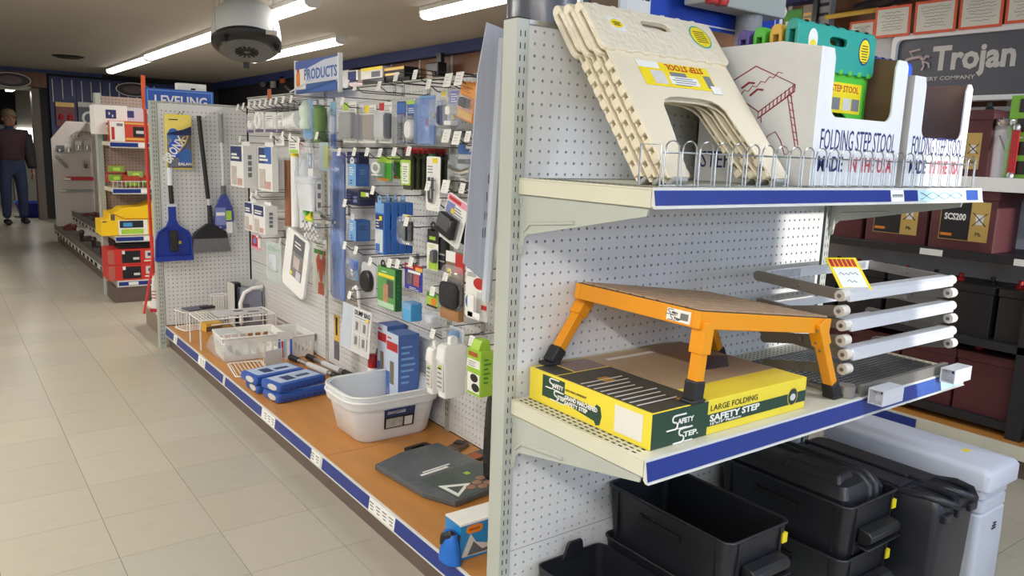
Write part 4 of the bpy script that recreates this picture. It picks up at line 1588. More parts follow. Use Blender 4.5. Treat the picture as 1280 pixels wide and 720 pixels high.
g = Goods('lamp_pack', 'blue-headed card pack with a black printed panel, left of the white oval one', 'pack', (1.338, 1.41, 0.42, 0.4409, 1.291, 1.454))
g.card(M_DKB)
g.front(0.02, 0.72, 0.98, 0.97, M_MIDB)
g.front(0.1, 0.08, 0.92, 0.5, M_INK, 'black_panel')
g.lines(0.2, 0.16, 0.8, 0.44, 5, M_INKG)
g.film(M_CLEAR, 0, 0, 1, 0.7, puff=0.1, rad=0.05)
g = Goods('lamp_pack', 'blue-headed card pack with a white oval device in a clear bubble', 'pack', (1.214, 1.295, 0.4, 0.4237, 1.292, 1.452))
g.card(M_DKB)
g.front(0.02, 0.68, 0.98, 0.98, M_MIDB)
g.front(0.0, 0.92, 1.0, 1.0, M_LGRN, 'printed_band')
g.lines(0.15, 0.72, 0.85, 0.86, 3, M_PAPER)
g.lump(M_WHITE, 0.2, 0.1, 0.85, 0.56, 0.0, name='oval_device', r=0.49, n=6)
g.front(0.05, 0.02, 0.5, 0.62, M_INK, 'black_panel')
g.film(M_CLEAR, 0.1, 0.02, 1, 0.66, puff=0.3)
hook((0.34, 1.229, 1.536), 'the blue-headed lamp packs')
hook((0.33, 1.07, 1.534), 'the black panelled lamp pack')

g = Goods('film_pack', 'pale blue filmy pack with a small red mark, left of the grey blisters', 'pack', (1.046, 1.167, 0.38, 0.4028, 1.29, 1.464))
g.card(M_SKYB)
g.front(0.05, 0.05, 0.95, 0.9, mat('film_pack_blue', (150, 178, 226), 0.4, noise=0.15, scale=30), 'printed_panel')
g.front(0.40, 0.38, 0.62, 0.54, M_RED, 'red_mark')
g.lines(0.1, 0.12, 0.3, 0.6, 8, M_MIDB)
g.lines(0.7, 0.6, 0.95, 0.85, 4, M_PAPER)
g.film(M_BLUF, 0, 0, 1, 0.95, puff=0.2, rad=0.05)
hook((0.34, 0.9925, 1.499), 'the pale blue filmy pack')

g = Goods('tool_blister', 'grey blister card with a dark handle, right of the pale blue pack', 'pack', (0.9438, 1.024, 0.36, 0.3886, 1.355, 1.48))
g.card(M_LGREY)
g.front(0.05, 0.78, 0.95, 0.98, M_LGB)
g.front(0.5, 0.80, 0.8, 0.94, M_YEL, 'yellow_spot')
g.lines(0.1, 0.45, 0.9, 0.72, 5, M_MIDB)
g.lump(M_DKB, 0.72, 0.02, 0.92, 0.55, -0.004, name='dark_handle', r=0.4)
g.lump(M_GREYB, 0.2, 0.22, 0.55, 0.36, 0.0, name='grey_head')
g.film(M_BLIS, 0, 0, 1, 0.75, puff=0.2)
g = Goods('tool_blister', 'silvery blister with white tools, left of the orange packs', 'pack', (0.846, 0.9168, 0.35, 0.3749, 1.352, 1.475))
g.card(mat('card_lilac', (170, 172, 192), 0.45, noise=0.1))
g.front(0.1, 0.62, 0.9, 0.95, M_VIO)
g.lines(0.2, 0.66, 0.8, 0.92, 4, M_PAPER)
g.lump(M_WHITE, 0.25, 0.30, 0.7, 0.55, -0.002, name='white_tool', r=0.2)
g.front(0.38, 0.2, 0.6, 0.3, M_YEL, 'yellow_spot')
g.lump(M_WHITE, 0.15, 0.03, 0.85, 0.16, -0.002, name='white_foot', r=0.3)
g.film(M_BLIS, 0, 0, 1, 0.6, puff=0.2)
hook((0.32, 0.8357, 1.503), 'the silvery tool blister', big=True)
hook((0.32, 0.7684, 1.504), 'the orange packs', big=True)
g = Goods('orange_pack', 'orange and yellow blister pack in front of its row, near the upright', 'pack', (0.7201, 0.8196, 0.33, 0.345, 1.37, 1.488), roll=14)
g.card(M_ORNG)
g.front(0.04, 0.66, 0.96, 0.98, mat('card_amber', (224, 150, 60), 0.4, noise=0.1))
g.lines(0.1, 0.74, 0.8, 0.92, 3, M_DORNG)
g.front(0.10, 0.3, 0.62, 0.62, M_PAPER)
g.lump(M_SLATE, 0.22, 0.34, 0.66, 0.6, -0.004, name='dark_tool', r=0.2)
g.front(0.06, 0.06, 0.94, 0.24, M_SAND)
g.film(M_CLEAR, 0.02, 0.04, 0.98, 0.66, puff=0.2)
g.copies(3, 0.022, 'orange blister pack, %s behind the foremost orange one', 'orange blister packs')
g = Goods('grey_blister', 'row of grey clear packs of small fittings under the orange packs', 'pack', (0.8636, 0.9725, 0.36, 0.4365, 1.316, 1.347))
g.card(M_LGREY)
for q in range(4):
    g.lump(M_SLATE if q % 2 else M_GREYB, 0.06 + q * 0.23, 0.1, 0.24 + q * 0.23, 0.8, 0.0, d := None, name='fitting') if False else g.lump(M_SLATE if q % 2 else M_GREYB, 0.06 + q * 0.23, 0.1, 0.24 + q * 0.23, 0.8, 0.004, name='fitting')
g.film(M_BLIS, 0, 0, 1, 1, puff=0.2)

# ---- near section, second row
g = Goods('long_pouch', 'long clear pouch with a violet blue liner hanging at the joint of the two sections', 'pouch', (1.931, 2.076, 0.44, 0.4596, 0.5589, 1.248))
g.card(M_VIO, r=0.01)
g.front(0.12, 0.06, 0.5, 0.74, mat('liner_blue', (98, 108, 178), 0.4, noise=0.2, scale=20), 'blue_liner')
g.front(0.55, 0.3, 0.9, 0.95, mat('liner_pale', (180, 184, 214), 0.4, noise=0.2, scale=20), 'pale_liner')
g.lump(M_DKB, 0.1, 0.26, 0.72, 0.40, 0.004, name='dark_cap', r=0.45, n=6)
g.film(M_BLUF, 0, 0, 1, 0.96, puff=0.5, rad=0.2)
hook((0.36, 1.774, 1.256), 'the long violet pouch')

for lab, bx, tb in (('blue box with a pale blue front, upper of two alike on the joint side', (1.694, 1.774, 0.4, 0.4632, 1.108, 1.202), 0),
                    ('blue box with a pale blue front, lower of two alike on the joint side', (1.694, 1.767, 0.4, 0.4678, 0.8718, 0.9614), 1)):
    g = Goods('fitting_box', lab, 'box', bx, group='blue fitting boxes')
    g.box(M_MIDB)
    g.front(0.0, 0.0, 1.0, 1.0, M_SKYB)
    g.lines(0.2, 0.5, 0.8, 0.9, 4, M_PAPER)
    g.lines(0.3, 0.1, 0.6, 0.35, 2, M_INK)
    g.side(0.12, 0.12, 0.92, 0.9, mat('box_side_blue', (72, 112, 172), 0.5, noise=0.06))
    g.slines(0.25, 0.55, 0.8, 0.8, 3, M_SKYB if not tb else M_INK)
    g.hang(M_BAGW)
for lab, bx in (('navy wrapped pack above the upper blue box', (1.763, 1.878, 0.44, 0.4969, 1.197, 1.252)), ('navy wrapped pack between the two blue boxes', (1.798, 1.931, 0.46, 0.5456, 1.014, 1.085))):
    g = Goods('navy_pack', lab, 'pack', bx, group='navy packs between the blue boxes')
    g.box(mat('navy_wrap', (42, 46, 84), 0.35, noise=0.2, scale=30, bump=0.4, bscale=60), 'wrapped_body', bev=0.006)
    g.front(0.62, 0.2, 0.9, 0.6, M_VIO, 'pale_label')
    g.lines(0.1, 0.3, 0.5, 0.8, 3, M_VIO)
g = Goods('mini_pack', 'small black pack with a yellow label under the green packs', 'pack', (1.646, 1.739, 0.44, 0.4699, 1.057, 1.087))
g.box(M_INK, 'pack_body', bev=0.003)
g.front(0.1, 0.2, 0.6, 0.85, M_LGRN, 'yellow_label')
g.front(0.62, 0.3, 0.92, 0.85, M_PAPER, 'white_label')
hook((0.35, 1.603, 1.259), 'the navy wrapped packs')
hook((0.35, 1.485, 1.261), 'the upper blue box')
hook((0.35, 1.434, 1.113), 'the tall blue packs')

for i, (lab, bx) in enumerate((('bright green card pack with a white ring in its bubble, front one of two', (1.384, 1.51, 0.38, 0.4079, 1.144, 1.24)),
                               ('darker green card pack with a silver ring, behind the bright green one', (1.381, 1.435, 0.42, 0.4412, 1.154, 1.241)))):
    g = Goods('ring_pack', lab, 'pack', bx, group='green ring packs')
    g.card(M_GRN if i == 0 else M_DGRN)
    g.front(0.0, 0.74, 1.0, 1.0, M_LGRN)
    g.front(0.5, 0.05, 1.0, 0.72, mat('card_leaf', (62, 150, 44), 0.5, noise=0.1))
    g.front(0.05, 0.02, 0.8, 0.1, M_ORNG)
    pts = [(-0.22 * g.w + 0.26 * g.w * math.cos(a), -0.006 + g.d * 0.3, g.h * 0.52 + 0.2 * g.h * math.sin(a)) for a in [2 * math.pi * k / 14 for k in range(14)]]
    MB(M_WHITE if i == 0 else M_BAGW).tube(pts, 0.0055, 6, closed=True).build('ring', g.t)
    MB(M_WHITE).box(-0.46 * g.w, -0.004, 0.2 * g.h, 0.02 * g.w, g.d * 0.6, 0.26 * g.h).build('ring_base', g.t, smooth=0, bevel=0.002)
    g.film(M_CLEAR, 0.0, 0.1, 0.65, 0.78, puff=0.4)
hook((0.35, 1.373, 1.26), 'the bright green ring pack')
hook((0.35, 1.256, 1.266), 'the darker green ring pack')

g = Goods('tube_card', 'yellow-green edged card in front of the row of olive tubes', 'pack', (1.168, 1.242, 0.36, 0.37, 1.14, 1.233))
g.card(M_LGRN)
g.front(0.14, 0.06, 0.86, 0.88, M_PAPER)
g.lines(0.25, 0.15, 0.75, 0.8, 7, M_GRN)
yb_ = g.t.location.y
OT = 'olive tubes with red caps hanging in a row'
for k in range(7):
    q = Goods('olive_tube', 'slim olive tube with a red cap, %s behind the yellow-green card' % ORD[k], 'tube', (yb_ - 0.035, yb_ + 0.030, 0.375 + 0.024 * k, 0.385 + 0.024 * k, *(1.263, 1.123, 0.1563, 0.1207)[1:2], 0), group=OT)
    hh = 0.155
    q.h = hh
    b = MB(M_OLIVE)
    b.box(-0.032, 0, 0.0, 0.032, 0.014, hh * 0.86)
    b.build('tube_body', q.t, smooth=0, bevel=0.004)
    MB(M_RED).box(-0.024, 0.003, hh * 0.86, 0.024, 0.011, hh).build('cap', q.t, smooth=0, bevel=0.002)
hook((0.34, 1.127, 1.271), 'the row of olive tubes')
g = Goods('glue_bottle', 'slim clear bottle with a green top between the olive tubes and the gauge card', 'bottle', (1.097, 1.144, 0.42, 0.4403, 1.161, 1.259))
g.cylv(M_DGRN, 0.5, 0.5, 1.0, g.w * 0.28, name='green_top')
g.cylv(M_BAGW, 0.5, 0.0, 0.5, g.w * 0.4, name='bottle_body')
hook((0.34, 0.9871, 1.155), 'the gauge card')

g = Goods('gauge_card', 'tall white card with a looped grey gauge, hanging above the black speaker pack', 'card', (0.9503, 1.044, 0.36, 0.3664, 1.061, 1.25))
g.card(M_WHITE)
g.front(0.45, 0.88, 0.8, 0.97, M_YEL, 'yellow_spot')
g.lines(0.1, 0.7, 0.5, 0.86, 3)
pts = [(-0.012, -0.004, g.h * 0.62), (-0.012, -0.004, g.h * 0.25), (-0.006, -0.004, g.h * 0.17), (0.006, -0.004, g.h * 0.17), (0.012, -0.004, g.h * 0.25), (0.012, -0.004, g.h * 0.62)]
MB(M_SLATE).tube(pts, 0.005, 6).build('gauge_loop', g.t)

g = Goods('faucet_pack', 'clear pack with a blue header and a chrome fitting, beside the plastic sheeting', 'pack', (0.7221, 0.8528, 0.34, 0.3769, 1.185, 1.296))
g.card(M_LGREY)
g.front(0.0, 0.70, 1.0, 1.0, M_MIDB)
g.text('Accu', 0.72, 0.76, 0.11, 0.4, M_WHITE)
g.front(0.36, 0.86, 0.62, 1.0, M_PAPER, 'hang_slot')
g.lump(M_SLATE, 0.42, 0.42, 0.8, 0.56, -0.002, name='dark_valve', r=0.3)
MB(M_CHR).tube([(-0.48 * g.w, 0.004, g.h * 0.32), (-0.2 * g.w, -0.004, g.h * 0.22), (0.2 * g.w, -0.006, g.h * 0.18), (0.48 * g.w, 0.002, g.h * 0.26)], 0.010, 8).build('chrome_spout', g.t)
g.film(M_BLIS, 0, 0, 1, 0.7, puff=0.3)
hook((0.32, 0.8388, 1.325), 'the tool blister and the faucet pack', big=True)
hook((0.3, 0.7432, 1.319), 'the clear pack with the chrome fitting', big=True)
hook((0.28, 0.6478, 1.323), 'the pack nearest the plastic sheeting')
g = Goods('fitting_pack', 'white pack with grey hooks under the chrome fitting', 'pack', (0.7874, 0.8719, 0.36, 0.3979, 1.137, 1.187))
g.card(M_PAPER)
g.lines(0.1, 0.2, 0.45, 0.85, 4)
g.lump(M_SLATE, 0.55, 0.2, 0.9, 0.7, 0.0, name='grey_hook', r=0.4)
hook((0.33, 0.8539, 1.16), 'the tilted black device card', big=True)
hook((0.32, 0.7347, 1.161), 'the white fitting pack')

# ---- near section, third row
BP = 'tall blue packs hanging one behind the other'
bx = (1.356, 1.432, 0.36, 0.3809, 0.8577, 1.062)
g = Goods('tall_pack', 'tall blue pack with a dark label, foremost of the blue row', 'pack', bx)
g.d = 0.028
g.box(mat('pack_blue', (56, 112, 200), 0.4, noise=0.1, scale=20), 'pack_body', bev=0.003)
g.front(0.02, 0.8, 0.98, 0.99, M_SKYB)
g.front(0.08, 0.5, 0.92, 0.77, M_DKB, 'dark_label')
g.front(0.5, 0.66, 0.8, 0.74, M_YEL, 'yellow_spot')
g.lines(0.15, 0.53, 0.6, 0.7, 3, M_PAPER)
g.front(0.08, 0.04, 0.92, 0.48, mat('pack_white', (206, 214, 222), 0.45, noise=0.15, scale=30), 'white_panel')
g.front(0.12, 0.05, 0.6, 0.2, M_MIDB, 'blue_picture')
g.hang(M_SKYB)
g.copies(3, 0.034, 'tall blue pack, %s behind the foremost one with the dark label', BP)

g = Goods('speaker_pack', 'round black speaker in a clear clamshell, right of the tall blue packs', 'pack', (1.211, 1.301, 0.38, 0.411, 0.9087, 1.024))
g.card(M_LGREY)
g.front(0.3, 0.80, 0.7, 0.98, M_YEL, 'yellow_spot')
MB(M_BLACK).lathe([(0.030, 0), (0.034, 0.006), (0.034, 0.014), (0.020, 0.024)], 18).build('speaker_cone', g.t)
sp = [c for c in g.t.children if c.name.startswith('speaker_cone')][0]
sp.rotation_euler = (math.radians(90), 0, 0)
sp.location = (-0.01, 0.024, g.h * 0.5)
g.lump(M_BLACK, 0.62, 0.14, 0.95, 0.8, 0.0, name='black_bracket', r=0.2)
g.film(M_BLIS, 0, 0, 1, 0.95, puff=0.4)
hook((0.34, 1.139, 1.016), 'the black speaker pack')

g = Goods('device_card', 'tilted white blister card with a black block and a pink top, near the plastic sheeting', 'pack', (0.7322, 0.8619, 0.3, 0.3091, 0.9739, 1.13), roll=17, tilt=-4)
g.card(M_WHITE, r=0.012)
g.front(0.03, 0.84, 0.97, 0.97, M_PINK)
g.lines(0.08, 0.87, 0.9, 0.95, 1, M_RED, 0.9)
g.front(0.05, 0.58, 0.42, 0.82, M_VIO)
g.lines(0.46, 0.60, 0.92, 0.82, 4)
g.front(0.3, 0.62, 0.44, 0.72, M_YEL, 'yellow_spot')
g.lump(M_BLACK, 0.08, 0.14, 0.80, 0.58, -0.020, y1=g.d, name='black_block', r=0.08)
b = g.lump(mat('block_face', (74, 76, 82), 0.5, noise=0.05), 0.10, 0.28, 0.66, 0.57, -0.0215, y1=-0.0195, name='block_face', r=0.05)
g.front(0.14, 0.04, 0.78, 0.12, M_LGREY, 'label_oval')
g.film(M_CLEAR, 0.04, 0.02, 0.96, 0.6, puff=0.2)
g = Goods('black_device', 'black device pack behind the tilted white blister card', 'pack', (0.716, 0.7735, 0.33, 0.3548, 0.9692, 1.088), roll=10)
g.card(M_INK)
g.lump(M_BLACK, 0.1, 0.05, 0.9, 0.7, -0.01, name='black_block', r=0.1)
g.front(0.2, 0.74, 0.8, 0.95, M_LGREY)

g = Goods('lime_pack', 'black topped pack with a white and lime body, left of the black bag', 'pack', (0.9974, 1.077, 0.38, 0.3933, 0.8415, 0.9907))
g.card(M_INK)
g.front(0.0, 0.0, 1.0, 0.66, M_PAPER)
g.front(0.2, 0.74, 0.75, 0.82, M_LGRN, 'lime_print')
g.front(0.18, 0.02, 0.98, 0.36, M_LGRN)
g.lump(M_SLATE, 0.62, 0.2, 0.96, 0.52, -0.006, name='grey_tool', r=0.4)
g.lines(0.1, 0.55, 0.8, 0.64, 2, M_LGRN)
g.hang(M_INK)
g = Goods('black_pouch', 'narrow black pouch hanging behind the white and lime pack', 'pouch', (0.9641, 1.019, 0.4, 0.4234, 0.845, 0.965))
g.box(M_GLOVE, 'pouch_body', bev=0.006)
g.front(0.0, 0.48, 1.0, 0.53, M_GREYB, 'strap')
g.front(0.0, 0.28, 1.0, 0.32, M_GREYB, 'strap')
hook((0.36, 0.9483, 1.097), 'the white and lime pack')

g = Goods('glove_pack', 'clear pack of black gloves with a red and white header and a tan base', 'pack', (0.7553, 0.872, 0.33, 0.3489, 0.7072, 0.9372))
g.card(mat('card_brown', (134, 104, 84), 0.55, noise=0.15))
g.front(0.0, 0.84, 0.52, 1.0, M_PAPER)
g.front(0.52, 0.7, 1.0, 0.98, M_RED)
g.front(0.1, 0.62, 0.3, 0.74, M_YEL, 'yellow_spot')
g.front(0.1, 0.5, 0.95, 0.62, mat('card_umber', (110, 84, 72), 0.5, noise=0.15))
g.lump(M_GLOVE, 0.02, 0.18, 0.98, 0.56, -0.014, y1=g.d, name='gloves', r=0.25)
fb = g.lump(mat('card_kraft', (164, 118, 76), 0.6, noise=0.1), 0.0, 0.0, 0.98, 0.16, -0.006, y1=g.d, name='tan_base', r=0.1)
g.film(M_CLEAR, 0, 0.14, 1, 0.8, puff=0.3)
hook((0.33, 0.8424, 0.8529), 'the black glove pack')

g = Goods('white_pack', 'large white pack with a red oval and blue badge, partly under the plastic sheeting', 'pack', (0.5457, 0.6719, 0.28, 0.3008, 0.7516, 0.9367))
g.card(M_WHITE)
g.front(0.05, 0.84, 0.85, 0.98, M_DKB, 'blue_frame')
g.front(0.12, 0.87, 0.78, 0.95, M_LGREY)
g.oval(0.62, 0.62, 0.26, 0.10, M_RED)
g.oval(0.20, 0.27, 0.17, 0.13, M_MIDB)
g.text('S', 0.20, 0.28, 0.08, 0.1, M_WHITE)
g.front(0.55, 0.10, 0.98, 0.48, M_LGREY)
g.lump(M_WHITE, 0.40, 0.04, 0.68, 0.44, -0.006, y1=0.0, name='white_fitting', r=0.1)
g.lump(M_WHITE, 0.40, 0.04, 0.95, 0.16, -0.006, y1=0.0, name='white_fitting', r=0.1)
g.front(0.74, 0.2, 0.98, 0.28, M_RED)
g.lines(0.08, 0.72, 0.6, 0.8, 3)

# ---- near section, fourth row
g = Goods('shower_pack', 'chrome and blue shower head in a clear pack, left of the oval brush', 'pack', (1.761, 1.862, 0.42, 0.443, 0.6852, 0.7783))
g.card(M_SKYB)
g.lump(M_CHR, 0.05, 0.1, 0.75, 0.75, 0.0, name='chrome_head', r=0.45, n=6)
g.lump(M_COB, 0.4, 0.5, 0.9, 0.95, 0.004, name='blue_collar', r=0.3)
g.film(M_BLIS, 0, 0, 1, 1, puff=0.4)
g = Goods('brush_pack', 'black oval brush on a pale grey card', 'pack', (1.532, 1.67, 0.4, 0.4147, 0.6609, 0.7895))
g.card(M_LGB, r=0.02)
g.lump(M_BLACK, 0.15, 0.05, 0.85, 0.76, -0.008, y1=g.d, name='oval_brush', r=0.48, n=8)
hook((0.36, 1.609, 0.8526), 'the chrome shower head pack')
hook((0.36, 1.72, 0.86), 'the lower blue box')
hook((0.36, 1.719, 1.042), 'the navy pack between the blue boxes')
hook((0.36, 1.474, 0.823), 'the black oval brush')

g = Goods('green_box', 'tall green box with a hand pictured on it, on the middle hooks', 'box', (1.259, 1.408, 0.36, 0.3879, 0.6476, 0.8106))
g.box(M_GRN)
g.front(0.0, 0.0, 1.0, 1.0, mat('box_green', (92, 158, 84), 0.5, noise=0.12, scale=12))
g.front(0.05, 0.76, 0.95, 0.84, M_YEL, 'yellow_title')
g.lines(0.25, 0.88, 0.7, 0.94, 1, M_PAPER)
g.front(0.55, 0.30, 0.9, 0.72, mat('photo_dark', (70, 80, 72), 0.5, noise=0.2, scale=40), 'printed_photo_panel')
g.front(0.35, 0.12, 0.62, 0.6, mat('photo_skin', (188, 136, 108), 0.5, noise=0.15, scale=30), 'printed_hand')
g.front(0.04, 0.02, 0.96, 0.16, mat('box_pale_green', (180, 212, 180), 0.5, noise=0.05))
g.side(0.0, 0.0, 1.0, 1.0, M_DGRN)
g.slines(0.3, 0.3, 0.6, 0.7, 4, M_GRN)
g.hang(M_BLACK, 0.3)
hook((0.34, 1.268, 0.8449), 'the tall green box')
hook((0.34, 1.204, 0.8504), 'the black hang tag beside the green box')

g = Goods('kit_pack', 'red-topped blue pack with small photos, right of the green box', 'pack', (1.068, 1.202, 0.36, 0.3701, 0.7522, 0.8497))
g.card(mat('card_royal', (52, 52, 160), 0.45, noise=0.08))
g.front(0.0, 0.8, 1.0, 1.0, M_RED)
g.front(0.62, 0.78, 1.0, 0.92, M_SAND, 'yellow_flash')
g.lines(0.08, 0.85, 0.55, 0.94, 1, M_PAPER, 0.8)
g.front(0.2, 0.66, 0.9, 0.76, M_PAPER)
g.front(0.14, 0.2, 0.46, 0.64, mat('photo_mixed', (112, 100, 104), 0.5, noise=0.35, scale=60), 'printed_photo_panel')
g.front(0.52, 0.2, 0.86, 0.64, mat('photo_red', (176, 88, 92), 0.5, noise=0.3, scale=60), 'printed_photo_panel')
g.lines(0.3, 0.04, 0.9, 0.16, 2, M_PAPER)
g = Goods('sponge_block', 'bright blue sponge block in film under the red-topped pack', 'sponge', (1.131, 1.199, 0.36, 0.4082, 0.6315, 0.7017))
g.box(M_AQ, 'sponge', bev=0.006)
g.front(0.0, 0.0, 1.0, 0.96, mat('sponge_face', (88, 164, 216), 0.6, noise=0.08), 'wrapper_face')
g.film(M_CLEAR, 0.0, 0.6, 1.0, 1.3, puff=0.3)
g = Goods('snack_pack', 'lime and yellow packet hanging right of the blue sponge', 'packet', (0.9912, 1.071, 0.38, 0.3901, 0.7045, 0.7601))
g.card(M_LGRN)
g.front(0.05, 0.7, 0.9, 0.95, M_GRN)
g.oval(0.65, 0.4, 0.26, 0.26, M_ORNG)
g.front(0.05, 0.02, 0.95, 0.14, M_INK)
hook((0.36, 0.9759, 0.7819), 'the lime and yellow packet')
hook((0.36, 1.136, 0.8675), 'the red-topped blue pack')

# the bag on a hanger
g = Goods('hanger_bag', 'white printed bag on a white plastic hanger hook', 'bag', (1.607, 1.899, 0.4, 0.4189, 0.3662, 0.5713), tilt=-4)
g.card(mat('bag_white', (218, 220, 222), 0.45, noise=0.06, scale=10, bump=0.2, bscale=20), 'printed_sheet', r=0.004)
g.front(0.0, 0.02, 0.36, 0.98, mat('bag_sky', (200, 210, 222), 0.45, noise=0.06), 'pale_panel')
g.text('DUMP BAG', 0.70, 0.84, 0.10, 0.52, M_INK)
g.lines(0.44, 0.78, 0.95, 0.82, 1, M_INKG)
for a, b_ in ((0.44, 0.46), (0.70, 0.46), (0.44, 0.14), (0.70, 0.14)):
    g.front(a, b_, a + 0.22, b_ + 0.28, M_LGREY, 'printed_frame')
    g.front(a + 0.06, b_ + 0.05, a + 0.15, b_ + 0.23, M_INKG, 'printed_figure')
g.front(0.84, 0.76, 0.94, 0.82, M_YEL, 'yellow_spot')
MB(M_WHITE).tube([(0.030, g.d, g.h + 0.002), (0.034, g.d - 0.01, g.h + 0.03), (0.022, g.d - 0.01, g.h + 0.075), (-0.004, g.d - 0.01, g.h + 0.092), (-0.028, g.d - 0.01, g.h + 0.08), (-0.034, g.d - 0.01, g.h + 0.06)], [0.006, 0.007, 0.008, 0.008, 0.007, 0.005], 8).build('hanger_hook', g.t)
g = Goods('banner_pack', 'narrow yellow and black pack behind the white hanger bag', 'pack', (2.064, 2.121, 0.46, 0.4848, 0.2402, 0.4638))
g.card(M_SAND)
g.front(0.0, 0.5, 1.0, 1.0, M_SAND)
g.front(0.3, 0.55, 0.7, 0.95, M_INK)
g.front(0.0, 0.0, 1.0, 0.42, M_SLATE)
hook((0.38, 1.716, 0.6419), 'the white hanger bag')

# blue boxes standing at the foot of the board
BZ_ = DZ + 0.001
for lab, bx in (('blue box with a white and red front, on the deck in front of its twin', (1.377, 1.483, 0.44, 0.5379, 0.3412, 0.5169)),
                ('blue box with a white and red front, on the deck behind its twin', (1.553, 1.644, 0.48, 0.606, 0.3255, 0.5173))):
    bx = list(bx)
    bx[4] = BZ_
    g = Goods('blue_box', lab, 'box', bx, group='blue boxes standing on the deck')
    g.box(mat('box_blue', (74, 104, 168), 0.45, noise=0.06))
    g.front(0.0, 0.0, 1.0, 1.0, mat('box_front_pale', (196, 206, 226), 0.45, noise=0.1, scale=12))
    g.front(0.04, 0.80, 0.96, 0.90, M_RED, 'red_title')
    g.lines(0.1, 0.93, 0.5, 0.98, 1, M_RED)
    g.front(0.0, 0.02, 0.3, 0.55, M_MIDB)
    g.front(0.34, 0.42, 0.66, 0.68, mat('photo_bird', (120, 110, 90), 0.5, noise=0.2, scale=50), 'printed_photo_panel')
    g.front(0.0, 0.0, 1.0, 0.14, M_DGRN)
    g.front(0.04, 0.28, 0.3, 0.36, M_VIO)
    g.slines(0.12, 0.45, 0.8, 0.92, 7, M_SKYB)
    g.side(0.05, 0.10, 0.45, 0.34, M_DKB)
    g.side(0.12, 0.14, 0.2, 0.3, M_VIO)
    g.side(0.26, 0.14, 0.36, 0.3, M_PINK)
# lidded white containers and the lime box near the upright
for lab, bx, f in (('white lidded caddy with a tapered body hanging near the upright, left of the lime box', (0.7918, 0.8441, 0.3, 0.3941, 0.4347, 0.635), 1),
                   ('white lidded caddy with a printed side, behind the tapered one', (0.9717, 1.018, 0.36, 0.4144, 0.3917, 0.5765), 0)):
    g = Goods('lidded_caddy', lab, 'caddy', bx, group='white lidded caddies')
    w, d, h = g.w, g.d, g.h
    b = MB(M_WHITE)
    b.loft([[(u, v, 0) for u, v in rr(-w * 0.45, d * 0.08, w * 0.45, d * 0.94, 0.006, 3)], [(u, v, h * 0.70) for u, v in rr(-w * 0.5, 0, w * 0.5, d, 0.006, 3)]])
    b.build('caddy_body', g.t, smooth=30)
    b = MB(M_WHITE)
    b.loft([[(u, v, h * 0.66) for u, v in rr(-w * 0.53, -0.004, w * 0.53, d * 1.04, 0.007, 3)], [(u, v, h * 0.88) for u, v in rr(-w * 0.50, 0.0, w * 0.50, d, 0.007, 3)],
            [(u, v, h * 0.93) for u, v in rr(-w * 0.4, d * 0.12, w * 0.4, d * 0.86, 0.007, 3)]])
    b.prism(rr(d * 0.36, h * 0.9, d * 0.66, h * 1.06, 0.008, 3), -w * 0.2, w * 0.2, 'x')
    b.build('lid', g.t, smooth=30)
    lbp = MB(M_LGREY).box(-w * 0.40, -0.0002, h * 0.12, w * 0.40, 0.004 + d * 0.03, h * 0.62).build('printed_sleeve', g.t, smooth=0)
    q = MB(M_INKG)
    for i in range(5):
        q.box(-w * 0.3, -0.001, h * (0.18 + 0.08 * i), w * (0.1 + 0.2 * random.random()), 0.0, h * (0.205 + 0.08 * i))
    q.box(-w * 0.2, -0.001, h * 0.5, w * 0.2, 0, h * 0.57, M_LGRN)
    q.build('print_line', lbp, smooth=0)
hook((0.36, 0.9708, 0.6277), 'the printed white caddy')
g = Goods('lime_box', 'lime green hanging box with dark goggles pictured, beside the end cap upright', 'box', (0.5272, 0.6033, 0.27, 0.3154, 0.5199, 0.6665))
g.box(M_LGRN)
g.front(0.0, 0.0, 1.0, 1.0, mat('box_lime', (150, 196, 58), 0.5, noise=0.06))
g.front(0.08, 0.84, 0.75, 0.94, M_DORNG, 'title_print')
g.front(0.0, 0.60, 0.92, 0.78, M_PAPER)
g.lines(0.1, 0.63, 0.8, 0.76, 3)
g.front(0.06, 0.06, 0.94, 0.48, M_PAPER)
g.oval(0.55, 0.38, 0.28, 0.09, M_BLACK, 'printed_goggle')
g.oval(0.66, 0.18, 0.28, 0.09, M_BLACK, 'printed_goggle')
g.slines(0.2, 0.3, 0.8, 0.9, 6, M_GRN)
w, d, h = g.w, g.d, g.h
MB(M_LGRN).prism([(0.0, h), (d * 0.15, h * 1.13), (d * 0.3, h * 1.2), (d * 0.9, h * 1.2), (d, h)], -w * 0.3, w * 0.3, 'x').build('hang_flap', g.t, smooth=0)
hook((0.33, 0.6711, 0.6696), 'the lime green box')
g = Goods('fitting_pack', 'small pack with chrome and blue fittings above the white caddies', 'pack', (0.815, 0.9095, 0.36, 0.3928, 0.6125, 0.6629))
g.card(M_BAGW)
g.lump(M_CHR, 0.05, 0.2, 0.4, 0.8, 0.0, name='chrome_fitting', r=0.4)
g.lump(M_AQ, 0.45, 0.3, 0.7, 0.8, 0.0, name='blue_fitting', r=0.3)
g.film(M_BLIS, 0, 0, 1, 1, puff=0.3)
g = Goods('clear_pack', 'crumpled clear pack above the blue boxes, right of the blue sponge', 'pack', (1.045, 1.116, 0.4, 0.4345, 0.6292, 0.6773))
g.card(M_LGREY)
g.lump(M_BAGW, 0.1, 0.1, 0.9, 0.8, 0.0, name='white_fitting', r=0.3)
g.film(M_BLIS, 0, 0, 1, 1, puff=0.5)

